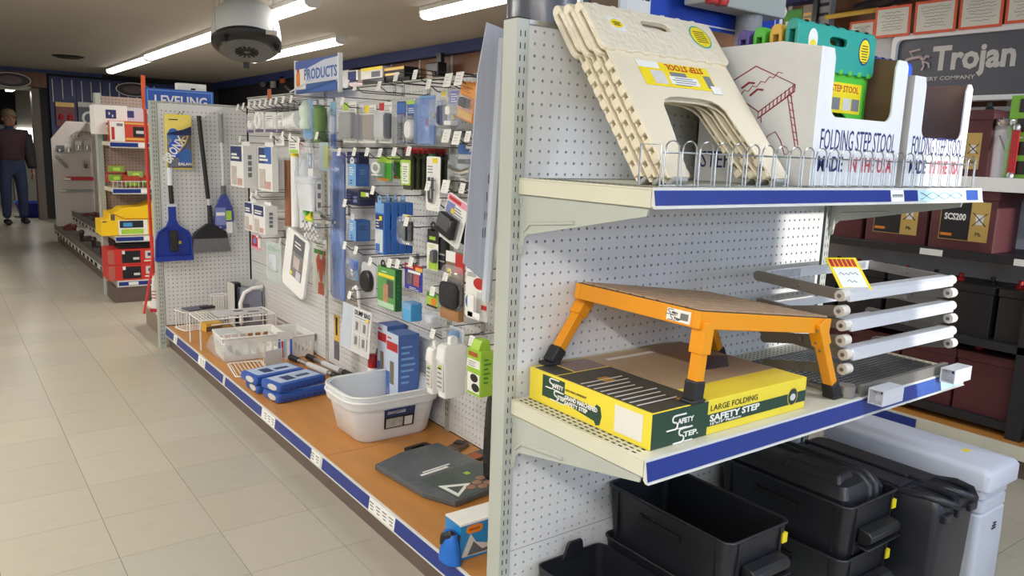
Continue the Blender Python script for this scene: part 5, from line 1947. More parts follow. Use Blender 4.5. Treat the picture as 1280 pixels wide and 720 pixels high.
# black bag hanging behind the upright
bx = list((0.6435, 0.7245, 0.4, 0.4266, 0.1278, 0.4954))
bx[4] = DZ + 0.001
g = Goods('black_bag', 'tall black plastic wrapped roll standing on the deck behind the end cap upright', 'bag', bx)
prof = [(0.2, 0.0), (0.5, 0.02), (0.62, 0.2), (0.6, 0.5), (0.5, 0.8), (0.25, 0.96), (0.1, 1.0)]
b = MB(mat('black_film', (30, 30, 36), 0.22, noise=0.2, bump=1.0, bscale=45))
b.lathe([(r * g.w * 0.8, z * g.h) for r, z in prof], 14, (0, 0.03, 0), sx=1.0, sy=0.5)
b.build('wrapped_roll', g.t, smooth=60)
b = MB(M_BLACK)
b.lathe([(g.w * 0.34, 0.0), (g.w * 0.34, 0.05), (g.w * 0.2, 0.055)], 14, (0, 0.03, 0), sy=0.5)
b.build('end_cap', g.t, smooth=40)

# the clear plastic sheeting hung beside the upright
g = thing('plastic_sheeting', 'long clear plastic wrapped sheets with black printed lines, hung beside the end cap upright', 'sheeting', (0.036, 0.16, 0.905))
M_SHEET = mat('sheet_plastic', (186, 190, 204), 0.22, noise=0.1, scale=3, stretch=(30, 30, 1), alpha=0.86, coat=0.3)
b = MB(M_SHEET)
b.prism([(-0.058, 0.10), (0.012, 0.045), (0.062, 0.62), (0.058, 0.655), (-0.008, 0.668), (-0.030, 0.55)], 0.03, 0.034, 'y')
so_ = b.build('printed_sheet', g, smooth=0)
b = MB(mat('sheet_roll', (206, 212, 222), 0.2, noise=0.08, scale=3, stretch=(30, 30, 1), alpha=0.9, coat=0.3))
b.tube([(0.010, 0.028, 0.0), (0.022, 0.024, 0.3), (0.036, 0.022, 0.635)], [0.012, 0.014, 0.015], 8)
b.build('sheet_edge', g)
b = MB(M_INK)
for i in range(9):
    z = 0.16 + i * 0.044
    x = -0.020 + 0.065 * (z / 0.66)
    for q in range(3):
        xx = x + q * 0.0065
        b.box(xx - 0.0008, 0.029, z, xx + 0.0008, 0.0295, z + 0.018 + 0.012 * random.random())
b.build('print_line', so_, smooth=0)

# ================================================================== MIDDLE AND FAR SECTIONS OF THE PEGBOARD
SM = 'small white parts packs on the top hooks'
for i, (xl, xm, xr, yt, yb, lab) in enumerate(((306, 314, 317, 142, 163, 'small clear pack with a white hook part, leftmost of the top row'),
                                              (316, 326, 329, 140, 162, 'small clear pack with a white oval handle, second in the top row'),
                                              (329, 342, 345, 140, 162, 'small white carded pack, third in the top row'),
                                              (344, 351, 354, 140, 162, 'narrow white carded pack, fourth in the top row'))):
    bx = {0: (2.978, 3.087, 0.38, 0.3932, 1.342, 1.432), 1: (2.821, 2.951, 0.38, 0.3929, 1.346, 1.438), 2: (2.626, 2.784, 0.38, 0.3925, 1.346, 1.434), 3: (2.523, 2.603, 0.38, 0.3923, 1.346, 1.432)}[i]
    g = Goods('parts_pack', lab, 'pack', bx, group=SM)
    g.card(M_PAPER if i != 0 else M_LGREY)
    if i == 1:
        MB(M_WHITE).tube([(0.3 * g.w * math.cos(a), g.d * 0.5, g.h * 0.5 + 0.38 * g.h * math.sin(a)) for a in [2 * math.pi * k / 12 for k in range(12)]], 0.010, 6, closed=True).build('oval_handle', g.t)
    else:
        g.lines(0.1, 0.2, 0.8, 0.9, 5)
        g.lump(M_WHITE, 0.2, 0.1, 0.8, 0.5, g.d * 0.3, name='white_part')
    g.front(0.0, -0.14, 1.0, 0.04, mat('purple_band', (96, 86, 122), 0.5, noise=0.1), 'purple_band')
    g.film(M_CLEAR, 0, 0, 1, 1, puff=0.2)
for i, tip in enumerate(((0.36, 3.144, 1.474), (0.36, 3.045, 1.48), (0.36, 2.95, 1.482), (0.36, 2.858, 1.483), (0.36, 2.769, 1.485), (0.36, 2.683, 1.486), (0.36, 2.611, 1.488), (0.36, 2.53, 1.49), (0.36, 2.43, 1.494), (0.36, 2.324, 1.494))):
    hook(tip, ('the leftmost hook part', 'the white oval handle', 'nothing, beside the oval handle', 'the white carded pack', 'the narrow carded pack', 'nothing, under the orange flag tag', 'the white connector', 'nothing, right of the connector', 'the blue and green bottle pack', 'the long green pack')[i])
# orange flag tag over the row
b = thing('flag_tag', 'small orange flag tag sticking up over the top hooks', 'tag', (0.38, 2.68, 1.5), rz=-90)
MB(M_DORNG).box(-0.028, -0.001, 0.0, 0.028, 0, 0.05).build('flag', b, smooth=0)
MB(M_WIRE).cyl((0, 0, -0.03), (0, 0, 0.0), 0.002).build('flag_stem', b)
g = Goods('connector_pack', 'chunky white pipe connector in a clear pack on the top row', 'pack', (2.234, 2.381, 0.34, 0.3634, 1.351, 1.41))
MB(M_WHITE).cyl((-g.w * 0.5, 0.03, g.h * 0.4), (g.w * 0.5, 0.03, g.h * 0.65), 0.034, n=16).build('pipe_connector', g.t)
MB(M_WHITE).cyl((g.w * 0.3, 0.03, g.h * 0.6), (g.w * 0.62, 0.03, g.h * 0.7), 0.044, n=16).build('connector_collar', g.t)
g.film(M_CLEAR, 0, 0, 1, 1.1, puff=0.3)
g = Goods('bottle_pack', 'pale green and blue bottle pack left of the long green one', 'pack', (2.099, 2.205, 0.36, 0.3753, 1.301, 1.48))
g.card(M_SKYB)
b = MB(mat('bottle_pale', (206, 222, 206), 0.35, noise=0.06))
b.lathe([(0.0, 0.25 * g.h), (0.03, 0.26 * g.h), (0.036, 0.4 * g.h), (0.026, 0.5 * g.h), (0.034, 0.62 * g.h), (0.034, 0.8 * g.h), (0.016, 0.94 * g.h), (0.0, 0.97 * g.h)], 14, (0, g.d * 0.4, 0))
b.build('bottle', g.t, smooth=50)
g.front(0.1, 0.02, 0.9, 0.22, M_AQ)
g.film(M_CLEAR, 0, 0, 1, 1, puff=0.3)
g = Goods('green_pack', 'long green rolled pack hanging near the joint of two sections', 'pack', (2.025, 2.09, 0.36, 0.3752, 1.287, 1.456))
g.cylv(mat('roll_green', (108, 138, 78), 0.6, noise=0.15), 0.5, 0.0, 1.0, g.w * 0.5, name='green_roll', prof=[(0.02, 0), (g.w * 0.5, 0.02 * g.h), (g.w * 0.4, 0.3 * g.h), (g.w * 0.5, 0.55 * g.h), (g.w * 0.45, 0.9 * g.h), (0.01, g.h)])
g = Goods('sky_pack', 'sky blue pack with a clear bubble, right at the joint of the two sections', 'pack', (1.995, 2.058, 0.42, 0.4431, 1.261, 1.473))
g.card(M_SKYB)
g.front(0.0, 0.72, 1.0, 1.0, mat('pack_aqua', (134, 182, 206), 0.5, noise=0.1))
g.front(0.1, 0.05, 0.9, 0.3, M_COB)
g.lump(M_BAGW, 0.1, 0.3, 0.9, 0.7, 0.0, name='clear_product', r=0.4)
g.film(M_BLIS, 0, 0, 1, 0.8, puff=0.4)
# dark shelf edge of small racks between first and second row
ICON = M_INKG
WB = 'white boxes with a dark blue label hanging in pairs'
for lab, bx, art in (('white box with a dark blue label and side icons, top left of four', (3.008, 3.241, 0.34, 0.4155, 1.026, 1.258), 0),
                     ('white box with a two-tone blue label, torn open, top right of four', (2.607, 2.817, 0.36, 0.3935, 1.028, 1.257), 1),
                     ('white box with a dark blue label, lower left of four, mostly hidden', (2.988, 3.129, 0.38, 0.4205, 0.7808, 0.9433), 2),
                     ('white box with a dark blue label and side icons, lower right of four', (2.673, 2.853, 0.34, 0.4084, 0.7975, 0.9498), 0)):
    g = Goods('white_box', lab, 'box', bx, group=WB)
    g.box(M_WHITE)
    g.front(0.04, 0.62, 0.9, 0.98, M_DKB)
    if art == 1:
        g.front(0.5, 0.62, 0.96, 1.0, M_MIDB)
        g.oval(0.7, 0.12, 0.16, 0.06, M_RED)
    g.lines(0.12, 0.68, 0.8, 0.84, 2, M_PAPER, 0.6)
    g.front(0.1, 0.05, 0.5, 0.5, mat('photo_pale', (196, 186, 178), 0.5, noise=0.2, scale=30), 'printed_photo_panel')
    g.front(0.55, 0.05, 0.9, 0.22, mat('photo_rose', (204, 160, 150), 0.5, noise=0.2, scale=30), 'printed_photo_panel')
    if art == 0:
        for i in range(4):
            g.side(0.34, 0.26 + i * 0.14, 0.62, 0.36 + i * 0.14, M_INKG, 'printed_icon')
    MB(M_WHITE).box(-g.w * 0.3, g.d * 0.7, g.h, g.w * 0.3, g.d * 0.72, g.h * 1.1).build('hang_flap', g.t, smooth=0)
hook((0.38, 3.18, 1.302), 'the top left white box')
hook((0.38, 2.666, 1.321), 'the torn open white box')
hook((0.38, 2.503, 1.326), 'the copper tube')
hook((0.38, 2.405, 1.318), 'the white tube')
hook((0.38, 3.006, 0.9906), 'the lower white boxes')
for lab, bx, m, r in (('long copper coloured tube hanging upright on the middle section', (2.611, 2.681, 0.44, 0.4486, 0.8469, 1.206), M_COPPER, 0.5),
                      ('long white tube hanging right of the copper one', (2.456, 2.545, 0.42, 0.4284, 0.8584, 1.229), M_WHITE, 0.5),
                      ('long clear plastic tube hanging right of the white one', (2.39, 2.487, 0.44, 0.4525, 0.8563, 1.216), M_BAGW, 0.5)):
    g = Goods('hanging_tube', lab, 'tube', bx)
    g.cylv(m, 0.5, 0.0, 0.96, 0.024, name='tube_body')
    g.cylv(M_LGREY if m is not M_WHITE else M_YEL, 0.5, 0.96, 1.0, 0.020, name='tube_cap')
g = Goods('bucket_bag', 'white bucket wrapped in a crumpled clear bag, hanging at the joint', 'bucket', (1.9, 2.09, 0.28, 0.3317, 0.9842, 1.135))
w, d, h = g.w, g.d, g.h
b = MB(M_BAGW)
b.loft([rrz(-w * 0.42, 0.01, w * 0.42, d * 0.9, 0.02, 0), rrz(-w * 0.5, 0, w * 0.5, d, 0.022, h * 0.9), rrz(-w * 0.53, -0.004, w * 0.53, d * 1.03, 0.022, h), rrz(-w * 0.46, 0.008, w * 0.46, d * 0.96, 0.02, h * 0.96)])
b.build('bucket', g.t, smooth=30)
b = MB(M_FILM)
b.loft([rrz(-w * 0.52, -0.006, w * 0.52, d * 1.03, 0.03, h * 0.8), rrz(-w * 0.52, -0.008, w * 0.50, d, 0.03, h * 1.1), rrz(-w * 0.2, d * 0.2, w * 0.36, d * 0.7, 0.02, h * 1.7), rrz(0.0, d * 0.3, w * 0.2, d * 0.5, 0.01, h * 2.1)])
b.build('clear_bag', g.t, smooth=60)
lbp = MB(M_PAPER).box(w * 0.5, d * 0.55, h * 0.05, w * 0.515, d * 0.98, h * 0.9).build('label_strip', g.t, smooth=0)
for i in range(3):
    MB(M_INKG).box(w * 0.516, d * 0.62, h * (0.12 + 0.27 * i), w * 0.522, d * 0.9, h * (0.28 + 0.27 * i)).build('printed_icon', lbp, smooth=0)
g = Goods('sky_bag', 'pale blue and yellow bag top above the white bucket', 'bag', (1.899, 1.988, 0.34, 0.3623, 1.163, 1.288))
g.card(mat('bag_aqua', (176, 206, 216), 0.4, noise=0.12))
g.front(0.5, 0.1, 1.0, 0.9, mat('bag_yellow', (206, 212, 110), 0.4, noise=0.12))
g.film(M_FILM, puff=0.3)
g = Goods('blue_label_pack', 'small white pack with a dark blue label left of the white bucket', 'pack', (2.253, 2.314, 0.42, 0.4361, 1.127, 1.241))
g.card(M_PAPER)
g.front(0.1, 0.3, 0.9, 0.95, M_DKB)
g.front(0.3, 0.4, 0.6, 0.85, M_SKYB)
g = Goods('nozzle_pack', 'lime and yellow pack with a nozzle, below the white bucket', 'pack', (2.07, 2.168, 0.34, 0.3593, 0.9212, 1.003))
g.card(M_LGRN)
g.front(0.1, 0.5, 0.5, 0.9, M_PINK)
g.front(0.1, 0.1, 0.9, 0.45, M_YEL)
MB(M_LIME).cyl((g.w * 0.2, 0, g.h * 0.6), (g.w * 0.75, -0.02, g.h * 0.5), 0.016, 0.008).build('nozzle', g.t)
g = Goods('chrome_valve', 'chrome valve on a hook beside the upright, below the white bucket', 'valve', (1.898, 2.006, 0.36, 0.3904, 0.9152, 0.9725))
MB(M_CHR).cyl((-g.w * 0.5, 0.02, g.h * 0.7), (g.w * 0.3, 0.02, g.h * 0.4), 0.012, n=10).build('valve_stem', g.t)
MB(M_CHR).lathe([(0.01, 0), (0.026, 0.004), (0.026, 0.016), (0.012, 0.022)], 16, (g.w * 0.35, 0.02, g.h * 0.2)).build('valve_wheel', g.t)
for i in range(2):
    g = Goods('white_rack', ('small white plastic rack on the hooks below the chrome valve', 'small white plastic rack just below the other small rack')[i], 'rack', ((2.22, 2.406, 0.44, 0.4729, 0.8541, 0.8971), (2.202, 2.386, 0.44, 0.4729, 0.8091, 0.8444))[i], group='small white racks by the joint')
    for q in range(4):
        MB(M_WHITE).box((-0.5 + q * 0.25) * g.w, 0, 0, (-0.4 + q * 0.25) * g.w, g.d, g.h).build('rack_bar', g.t, smooth=0)
    MB(M_WHITE).box(-g.w * 0.5, 0, 0, g.w * 0.5, 0.004, g.h * 0.2).build('rack_rail', g.t, smooth=0)
    MB(M_WHITE).box(-g.w * 0.5, 0, g.h * 0.8, g.w * 0.5, 0.004, g.h).build('rack_rail', g.t, smooth=0)
g = Goods('cutting_board', 'white rounded cutting board with a dark pictured label, hanging tilted', 'board', (2.054, 2.336, 0.3, 0.3193, 0.5795, 0.8653), roll=-11 + 22, tilt=-3)
w, h = g.w, g.h
MB(M_WHITE).prism(rr(-w * 0.5, 0, w * 0.5, h, 0.03, 5), 0, 0.016, 'y').build('board_slab', g.t, smooth=30, bevel=0.003)
g.host = [c for c in g.t.children if c.name.startswith('board_slab')][0]
g.front(0.34, 0.26, 0.84, 0.96, mat('label_grey', (132, 130, 128), 0.5, noise=0.3, scale=40), 'paper_label')
g.front(0.36, 0.68, 0.82, 0.95, M_SLATE, 'dark_title')
g.lines(0.42, 0.78, 0.75, 0.9, 2, M_PAPER)
g.front(0.44, 0.42, 0.70, 0.62, mat('label_skin', (196, 180, 176), 0.5, noise=0.2, scale=40), 'printed_picture')
g.front(0.60, 0.25, 0.80, 0.40, mat('label_lilac', (200, 196, 210), 0.5, noise=0.05), 'printed_corner')
g.front(0.36, 0.28, 0.44, 0.34, M_YEL, 'yellow_spot')
g = Goods('mesh_bag', 'pale green clear bag left of the white cutting board', 'bag', (2.637, 2.864, 0.4, 0.413, 0.5243, 0.7493))
g.card(mat('bag_mint', (206, 214, 204), 0.4, noise=0.08))
g.lines(0.1, 0.78, 0.9, 0.9, 3, M_GRN)
g.lump(M_BAGW, 0.25, 0.3, 0.75, 0.7, 0.0, name='white_contents', r=0.2)
g.film(M_FILM, puff=0.4)
g = Goods('red_packet', 'red and white packet on a short shelf right of the utility brush', 'packet', (3.018, 3.175, 0.4, 0.432, 0.6675, 0.746))
g.card(M_PINK)
g.front(0.0, 0.2, 0.7, 1.0, M_RED)
g.oval(0.35, 0.6, 0.2, 0.25, M_VIO)
g.front(0.7, 0.2, 1.0, 0.9, M_PAPER)
g = Goods('crab_pack', 'tall white pack with a red crayfish picture, left of the section joint', 'pack', (2.183, 2.356, 0.46, 0.4724, 0.5528, 0.8224))
g.card(mat('card_ivory', (214, 216, 204), 0.5, noise=0.05))
g.front(0.12, 0.70, 0.95, 0.78, M_GRN, 'green_title')
g.lines(0.3, 0.84, 0.8, 0.92, 2)
cr = MB(mat('crayfish_red', (216, 104, 78), 0.5, noise=0.2, scale=40))
cr.M = T((0.02, g.d - 0.0012, g.h * 0.40))
cr.prism(ell(0, 0, g.w * 0.13, g.h * 0.22, 14), -0.0006, 0, 'y')
cr.prism([(-0.06, 0.05), (-0.02, 0.1), (-0.01, 0.04), (-0.04, -0.02)], -0.0006, 0, 'y')
cr.prism([(0.06, 0.05), (0.04, 0.11), (0.012, 0.05), (0.04, -0.02)], -0.0006, 0, 'y')
cr.prism([(-0.03, -0.06), (-0.04, -0.12), (0.04, -0.12), (0.03, -0.06)], -0.0006, 0, 'y')
cr.build('printed_crayfish', g.host, smooth=0)
for tip, s_ in (((0.4, 2.984, 1.005), 'clear small parts over the lower white boxes'), ((0.42, 2.79, 0.8962), 'nothing, right of the lower white boxes'), ((0.4, 2.201, 0.9077), 'the lime nozzle pack'),
                ((0.42, 2.15, 0.9729), 'the chrome valve'), ((0.36, 2.239, 1.292), 'the clear tube'), ((0.36, 2.017, 1.323), 'the pale blue bag'), ((0.42, 2.674, 0.7694), 'the cutting board'), ((0.42, 3.033, 0.7663), 'the mint green bag')):
    hook(tip, s_)
for lab, bx in (('white card with a clear strip over the copper tube', (2.583, 2.712, 0.4, 0.4168, 1.266, 1.315)), ('white card with a pink edge over the white tube', (2.364, 2.504, 0.4, 0.4122, 1.231, 1.315)), ('pink card over the clear tube', (2.271, 2.396, 0.4, 0.416, 1.24, 1.286))):
    g = Goods('header_card', lab, 'card', bx, group='header cards over the tubes')
    g.card(M_PAPER if 'pink card' not in lab else mat('card_blush', (216, 190, 192), 0.5, noise=0.05))
    g.lines(0.1, 0.3, 0.9, 0.8, 3)
    if 'edge' in lab:
        g.front(0.1, 0.02, 0.9, 0.22, M_LGRN)
# product name sign on top of the run
sg = thing('header_sign', 'blue and white cardboard header sign with a bottle picture on top of the pegboard run', 'sign', (0.50, 2.36, 1.552), rz=-90)
sgw, sgh = 0.54, 0.14
b = MB(mat('sign_blue', (44, 84, 170), 0.35, noise=0.06)).box(-sgw / 2, 0, -0.02, sgw / 2, 0.012, sgh).build('sign_board', sg, smooth=0)
sgb = b
q = MB(mat('sign_glare', (206, 214, 236), 0.35, noise=0.1, scale=6))  # glare across the sign, painted on as a pale shape
q.prism([(-0.2, 0.02), (-0.22, 0.05), (-0.1, 0.10), (0.1, 0.128), (0.262, 0.132), (0.264, 0.02), (0.1, 0.018)], -0.0006, 0.0, 'y')
q.build('painted_glare', b, smooth=0)
txt('PRODUCTS', b, (0.05, -0.0012, 0.045), 0.050, 0.40, M_MIDB, bold=0.03)
MB(M_MIDB).box(-0.12, -0.0010, -0.015, 0.24, -0.0004, 0.026).build('blue_band', b, smooth=0)
MB(M_WHITE).box(-sgw / 2, -0.0010, 0.0, -0.13, -0.0004, 0.10).build('bottle_picture', b, smooth=0)
MB(M_ORNG).prism(rr(-0.255, 0.015, -0.205, 0.085, 0.012, 3), -0.0016, -0.001, 'y').build('bottle_picture', b, smooth=0)
MB(M_RED).box(-0.245, -0.0018, 0.085, -0.215, -0.001, 0.102).build('bottle_picture', b, smooth=0)
for s_ in (-1, 1):
    MB(M_WHITE).box(s_ * sgw / 2 - 0.006, -0.004, -0.03, s_ * sgw / 2 + 0.006, 0.016, sgh + 0.006).build('sign_holder', sg, smooth=0)
MB(M_WIREW).tube([(-sgw / 2, -0.03, -0.012), (0.0, -0.05, 0.018), (sgw / 2, -0.004, 0.03)], 0.004, 6).build('sign_rail', sg)

# ================================================================== GOODS ON THE AISLE DECK
D0 = DZ + 0.0008
# white dish tubs, one nested in the other
M_TUB = mat('translucent_tub', (238, 241, 245), 0.3, noise=0.02, trans=0.12, alpha=0.93)


def tub(label, loc, s, rz, art):
    t = thing('dish_tub', label, 'tub', loc, rz=rz, group='nested white dish tubs')
    b = MB(M_TUB)
    hw, hd, H = 0.185 * s, 0.150 * s, 0.172
    lo = [rrz(-hw * 0.76, -hd * 0.76, hw * 0.76, hd * 0.76, 0.05, 0, 5), rrz(-hw * 0.82, -hd * 0.82, hw * 0.82, hd * 0.82, 0.06, 0.012, 5),
          rrz(-hw * 0.95, -hd * 0.95, hw * 0.95, hd * 0.95, 0.075, H - 0.035, 5), rrz(-hw * 1.02, -hd * 1.02, hw * 1.02, hd * 1.02, 0.085, H - 0.032, 5),
          rrz(-hw * 1.05, -hd * 1.05, hw * 1.05, hd * 1.05, 0.09, H, 5), rrz(-hw * 0.98, -hd * 0.98, hw * 0.98, hd * 0.98, 0.08, H, 5),
          rrz(-hw * 0.93, -hd * 0.93, hw * 0.93, hd * 0.93, 0.07, H - 0.03, 5), rrz(-hw * 0.74, -hd * 0.74, hw * 0.74, hd * 0.74, 0.05, 0.006, 5)]
    b.loft(lo)
    bo = b.build('tub_wall', t, smooth=45)
    r = MB(M_WHITE)
    r.tube([(u, v, H) for u, v in rr(-hw * 1.05, -hd * 1.05, hw * 1.05, hd * 1.05, 0.09, 6)], 0.0045, 6, closed=True)
    r.build('rim', t, smooth=60)
    if art:
        l = MB(M_INK)
        k = 0.86
        l.add([(-0.065, -hd * 0.885 - 0.0015, 0.05), (0.065, -hd * 0.885 - 0.0015, 0.05), (0.068, -hd * 0.95 - 0.0022, 0.132), (-0.068, -hd * 0.95 - 0.0022, 0.132)], [(0, 1, 2, 3)])
        lo_ = l.build('paper_label', t, smooth=0)

        def P(u, v, e):
            z = 0.05 + v * 0.082
            y = -hd * (0.885 + 0.065 * v) - 0.0018 - e
            return (-0.064 + u * 0.128, y, z)
        for (u0, v0, u1, v1, m) in ((0.0, 0.62, 1.0, 1.0, M_DKB), (0.08, 0.74, 0.7, 0.9, M_PAPER), (0.05, 0.05, 0.62, 0.52, mat('label_photo', (170, 166, 158), 0.5, noise=0.3, scale=60)),
                                    (0.68, 0.06, 0.95, 0.5, M_LGREY)):
            MB(m).add([P(u0, v0, 0.0006), P(u1, v0, 0.0006), P(u1, v1, 0.0006), P(u0, v1, 0.0006)], [(0, 1, 2, 3)]).build('printed_panel', lo_, smooth=0)
        MB(M_LGREY).add([(0.080, -hd * 0.90 - 0.0015, 0.06), (0.112, -hd * 0.90 - 0.0015, 0.06), (0.114, -hd * 0.945 - 0.0022, 0.115), (0.082, -hd * 0.945 - 0.0022, 0.115)], [(0, 1, 2, 3)]).build('bar_code_sticker', t, smooth=0)
    return t


tub('upper white translucent dish tub, nested in another, on the deck', (0.362, 1.365, D0 + 0.022), 1.045, 0, False)
tub('lower white dish tub with a dark blue label, holding the other one, on the deck', (0.362, 1.365, D0), 1.06, 0, True)

# flat grey wrapped sheet with a carry tab
M_SHT = mat('grey_wrapped', (88, 92, 96), 0.28, noise=0.2, scale=12, bump=0.7, bscale=30)
t = thing('wrapped_tray', 'flat dark grey plastic wrapped tray lying on the deck, printed corner towards the upright', 'tray', (0.325, 0.83, D0), rz=8)
b = MB(M_SHT)
b.prism([(-0.155, 0.19), (-0.165, -0.10), (-0.13, -0.225), (0.13, -0.225), (0.155, -0.20), (0.155, 0.215), (-0.02, 0.225)], 0.0, 0.022, 'z')
bo = b.build('tray_body', t, smooth=0, bevel=0.005)
b = MB(M_BLACK)
b.ring(rr(0.02, 0.215, 0.13, 0.262, 0.016), rr(0.045, 0.228, 0.105, 0.246, 0.006), 0.008, 0.016, 'z')
b.build('carry_tab', t, smooth=0)
l = MB(mat('tray_label', (70, 82, 76), 0.35, noise=0.2, scale=20)).box(-0.11, -0.215, 0.022, 0.14, -0.02, 0.0228).build('paper_label', bo, smooth=0)
q = MB(M_PAPER)
q.ring([(-0.10, -0.205), (-0.10, -0.10), (0.0, -0.15)], [(-0.085, -0.185), (-0.085, -0.125), (-0.03, -0.152)], 0.0228, 0.0234, 'z')
q.box(-0.09, 0.0, 0.022, 0.03, 0.012, 0.0232)
q.box(-0.07, 0.018, 0.022, 0.05, 0.026, 0.0232)
q.build('white_print', l, smooth=0)
q = MB(mat('photo_buns', (164, 120, 96), 0.5, noise=0.25, scale=60))
for x, y in ((-0.02, -0.175), (0.02, -0.16), (0.05, -0.185), (0.055, -0.14), (0.015, -0.195)):
    q.prism(ell(x, y, 0.018, 0.016, 12), 0.0228, 0.0236, 'z')
q.build('printed_picture', l, smooth=0)
q = MB(M_LGRN).box(0.035, -0.09, 0.0228, 0.055, -0.07, 0.0234).build('yellow_spot', l, smooth=0)

# small packets by the pegboard
t = thing('packet', 'small brown and black packet on the deck right of the tubs, by the pegboard', 'packet', (0.51, 1.02, D0), rz=30)
b = MB(mat('packet_brown', (92, 66, 48), 0.35, noise=0.3, scale=30))
b.hull8([(-0.045, -0.03, 0), (0.045, -0.03, 0), (0.045, 0.03, 0), (-0.045, 0.03, 0)], [(-0.04, -0.02, 0.014), (0.04, -0.024, 0.02), (0.042, 0.026, 0.012), (-0.038, 0.024, 0.018)])
b.build('packet_body', t, smooth=0, bevel=0.003)
MB(M_BLACK).box(0.0, -0.02, 0.017, 0.035, 0.02, 0.0195).build('dark_print', t, smooth=0)
t = thing('packet', 'small black and orange packet on the deck nearest the upright, by the pegboard', 'packet', (0.52, 0.90, D0), rz=12)
b = MB(mat('packet_black', (50, 46, 44), 0.3, noise=0.3, scale=30))
b.box(-0.05, -0.03, 0, 0.05, 0.03, 0.012)
b.build('packet_body', t, smooth=0, bevel=0.003)
MB(M_DORNG).box(-0.04, -0.024, 0.012, 0.01, 0.02, 0.0126).build('orange_print', t, smooth=0)

# blue packaged cloth roll at the near end
t = thing('cloth_pack', 'bright blue packaged cloth with a black grip at the near end of the deck', 'pack', (0.135, 0.33, D0))
b = MB(mat('pack_azure', (34, 134, 200), 0.35, noise=0.06, scale=8))
b.box(-0.075, -0.03, 0.0, 0.20, 0.05, 0.108)
bo = b.build('carton_body', t, smooth=0, bevel=0.002)
MB(M_ORNG).prism(rr(-0.055, 0.076, 0.0, 0.100, 0.011, 4), -0.0308, -0.03, 'y').build('orange_badge', bo, smooth=0)
MB(M_DORNG).box(-0.046, -0.0312, 0.085, -0.010, -0.0308, 0.091).build('badge_print', bo, smooth=0)
MB(M_PAPER).box(-0.075, -0.0304, 0.104, 0.20, 0.05, 0.110).build('white_edge', bo, smooth=0)
q = MB(M_PAPER)
q.box(0.03, -0.0304, 0.062, 0.09, -0.03, 0.066)
q.box(0.03, -0.0304, 0.054, 0.075, -0.03, 0.058)
q.build('print_line', bo, smooth=0)
q = MB(M_LGREY)
q.prism([(-0.07, 0.01), (-0.04, 0.075), (-0.02, 0.045), (0.03, 0.03), (0.1, 0.035), (0.1, 0.004)], -0.0306, -0.03, 'y')
q.build('printed_figure', bo, smooth=0)
q = MB(M_SLATE)
q.prism([(-0.05, 0.012), (-0.03, 0.05), (0.0, 0.02), (0.08, 0.025), (0.08, 0.01)], -0.0312, -0.0306, 'y')
q.build('printed_figure', bo, smooth=0)
q = MB(mat('cloth_blue', (24, 104, 196), 0.5, noise=0.15, scale=20, bump=0.8, bscale=40))
q.lathe([(0.012, 0.0), (0.03, 0.003), (0.027, 0.03), (0.022, 0.06), (0.018, 0.085), (0.006, 0.09)], 14, (-0.094, -0.01, 0), sx=0.9, sy=1.5)
q.build('cloth_roll', t, smooth=60)
q = MB(M_CHAR)
q.tube([(-0.082, -0.03, 0.07), (-0.100, -0.02, 0.085), (-0.108, 0.0, 0.074), (-0.104, 0.01, 0.05)], 0.012, 8)
q.build('black_grip', t, smooth=60)

# blue packs stacked two by two
M_PB = mat('pack_cobalt', (50, 88, 170), 0.3, noise=0.1, scale=14)
M_PBT = mat('pack_top_pale', (176, 194, 222), 0.3, noise=0.2, scale=25)


def flat_pack(label, loc, rz):
    t = thing('flat_pack', label, 'pack', loc, rz=rz, group='flat blue packs stacked on the deck')
    b = MB(M_PB)
    w, d, h = 0.125, 0.072, 0.042
    b.loft([rrz(-w, -d, w, d, 0.012, 0.003), rrz(-w - 0.004, -d - 0.004, w + 0.004, d + 0.004, 0.014, 0.02), rrz(-w, -d, w, d, 0.012, h - 0.004), rrz(-w + 0.01, -d + 0.01, w - 0.01, d - 0.01, 0.01, h)])
    bo = b.build('pack_body', t, smooth=50)
    MB(M_PBT).box(-w * 0.85, -d * 0.75, h, w * 0.85, d * 0.8, h + 0.0006).build('top_print', bo, smooth=0)
    q = MB(M_DKB)
    q.box(-w * 0.5, -d * 0.5, h + 0.0006, -w * 0.1, d * 0.4, h + 0.001)
    q.box(w * 0.05, -d * 0.3, h + 0.0006, w * 0.6, d * 0.1, h + 0.001)
    q.build('print_line', bo, smooth=0)
    q = MB(M_DKB)
    for i in range(7):
        q.box(-w * 0.8 + i * w * 0.24, -d - 0.0046, 0.012, -w * 0.8 + i * w * 0.24 + 0.012, -d - 0.002, 0.018)
    q.build('printed_mark', bo, smooth=0)
    q = MB(M_LGREY).prism(ell(-d * 0.3, 0.022, d * 0.5, 0.014, 14), -w - 0.005, -w - 0.003, 'x').build('end_badge', bo, smooth=0)
    return t


flat_pack('flat blue pack at the bottom of the nearer stack on the deck', (0.222, 1.955, D0), 8)
flat_pack('flat blue pack lying on top of the nearer stack, behind the tubs', (0.222, 1.975, D0 + 0.0425), 14)
flat_pack('flat blue pack at the bottom of the farther stack, mostly hidden', (0.198, 2.125, D0), 4)
flat_pack('flat blue pack on top of the farther stack, pale print upwards', (0.180, 2.135, D0 + 0.0425), 10)

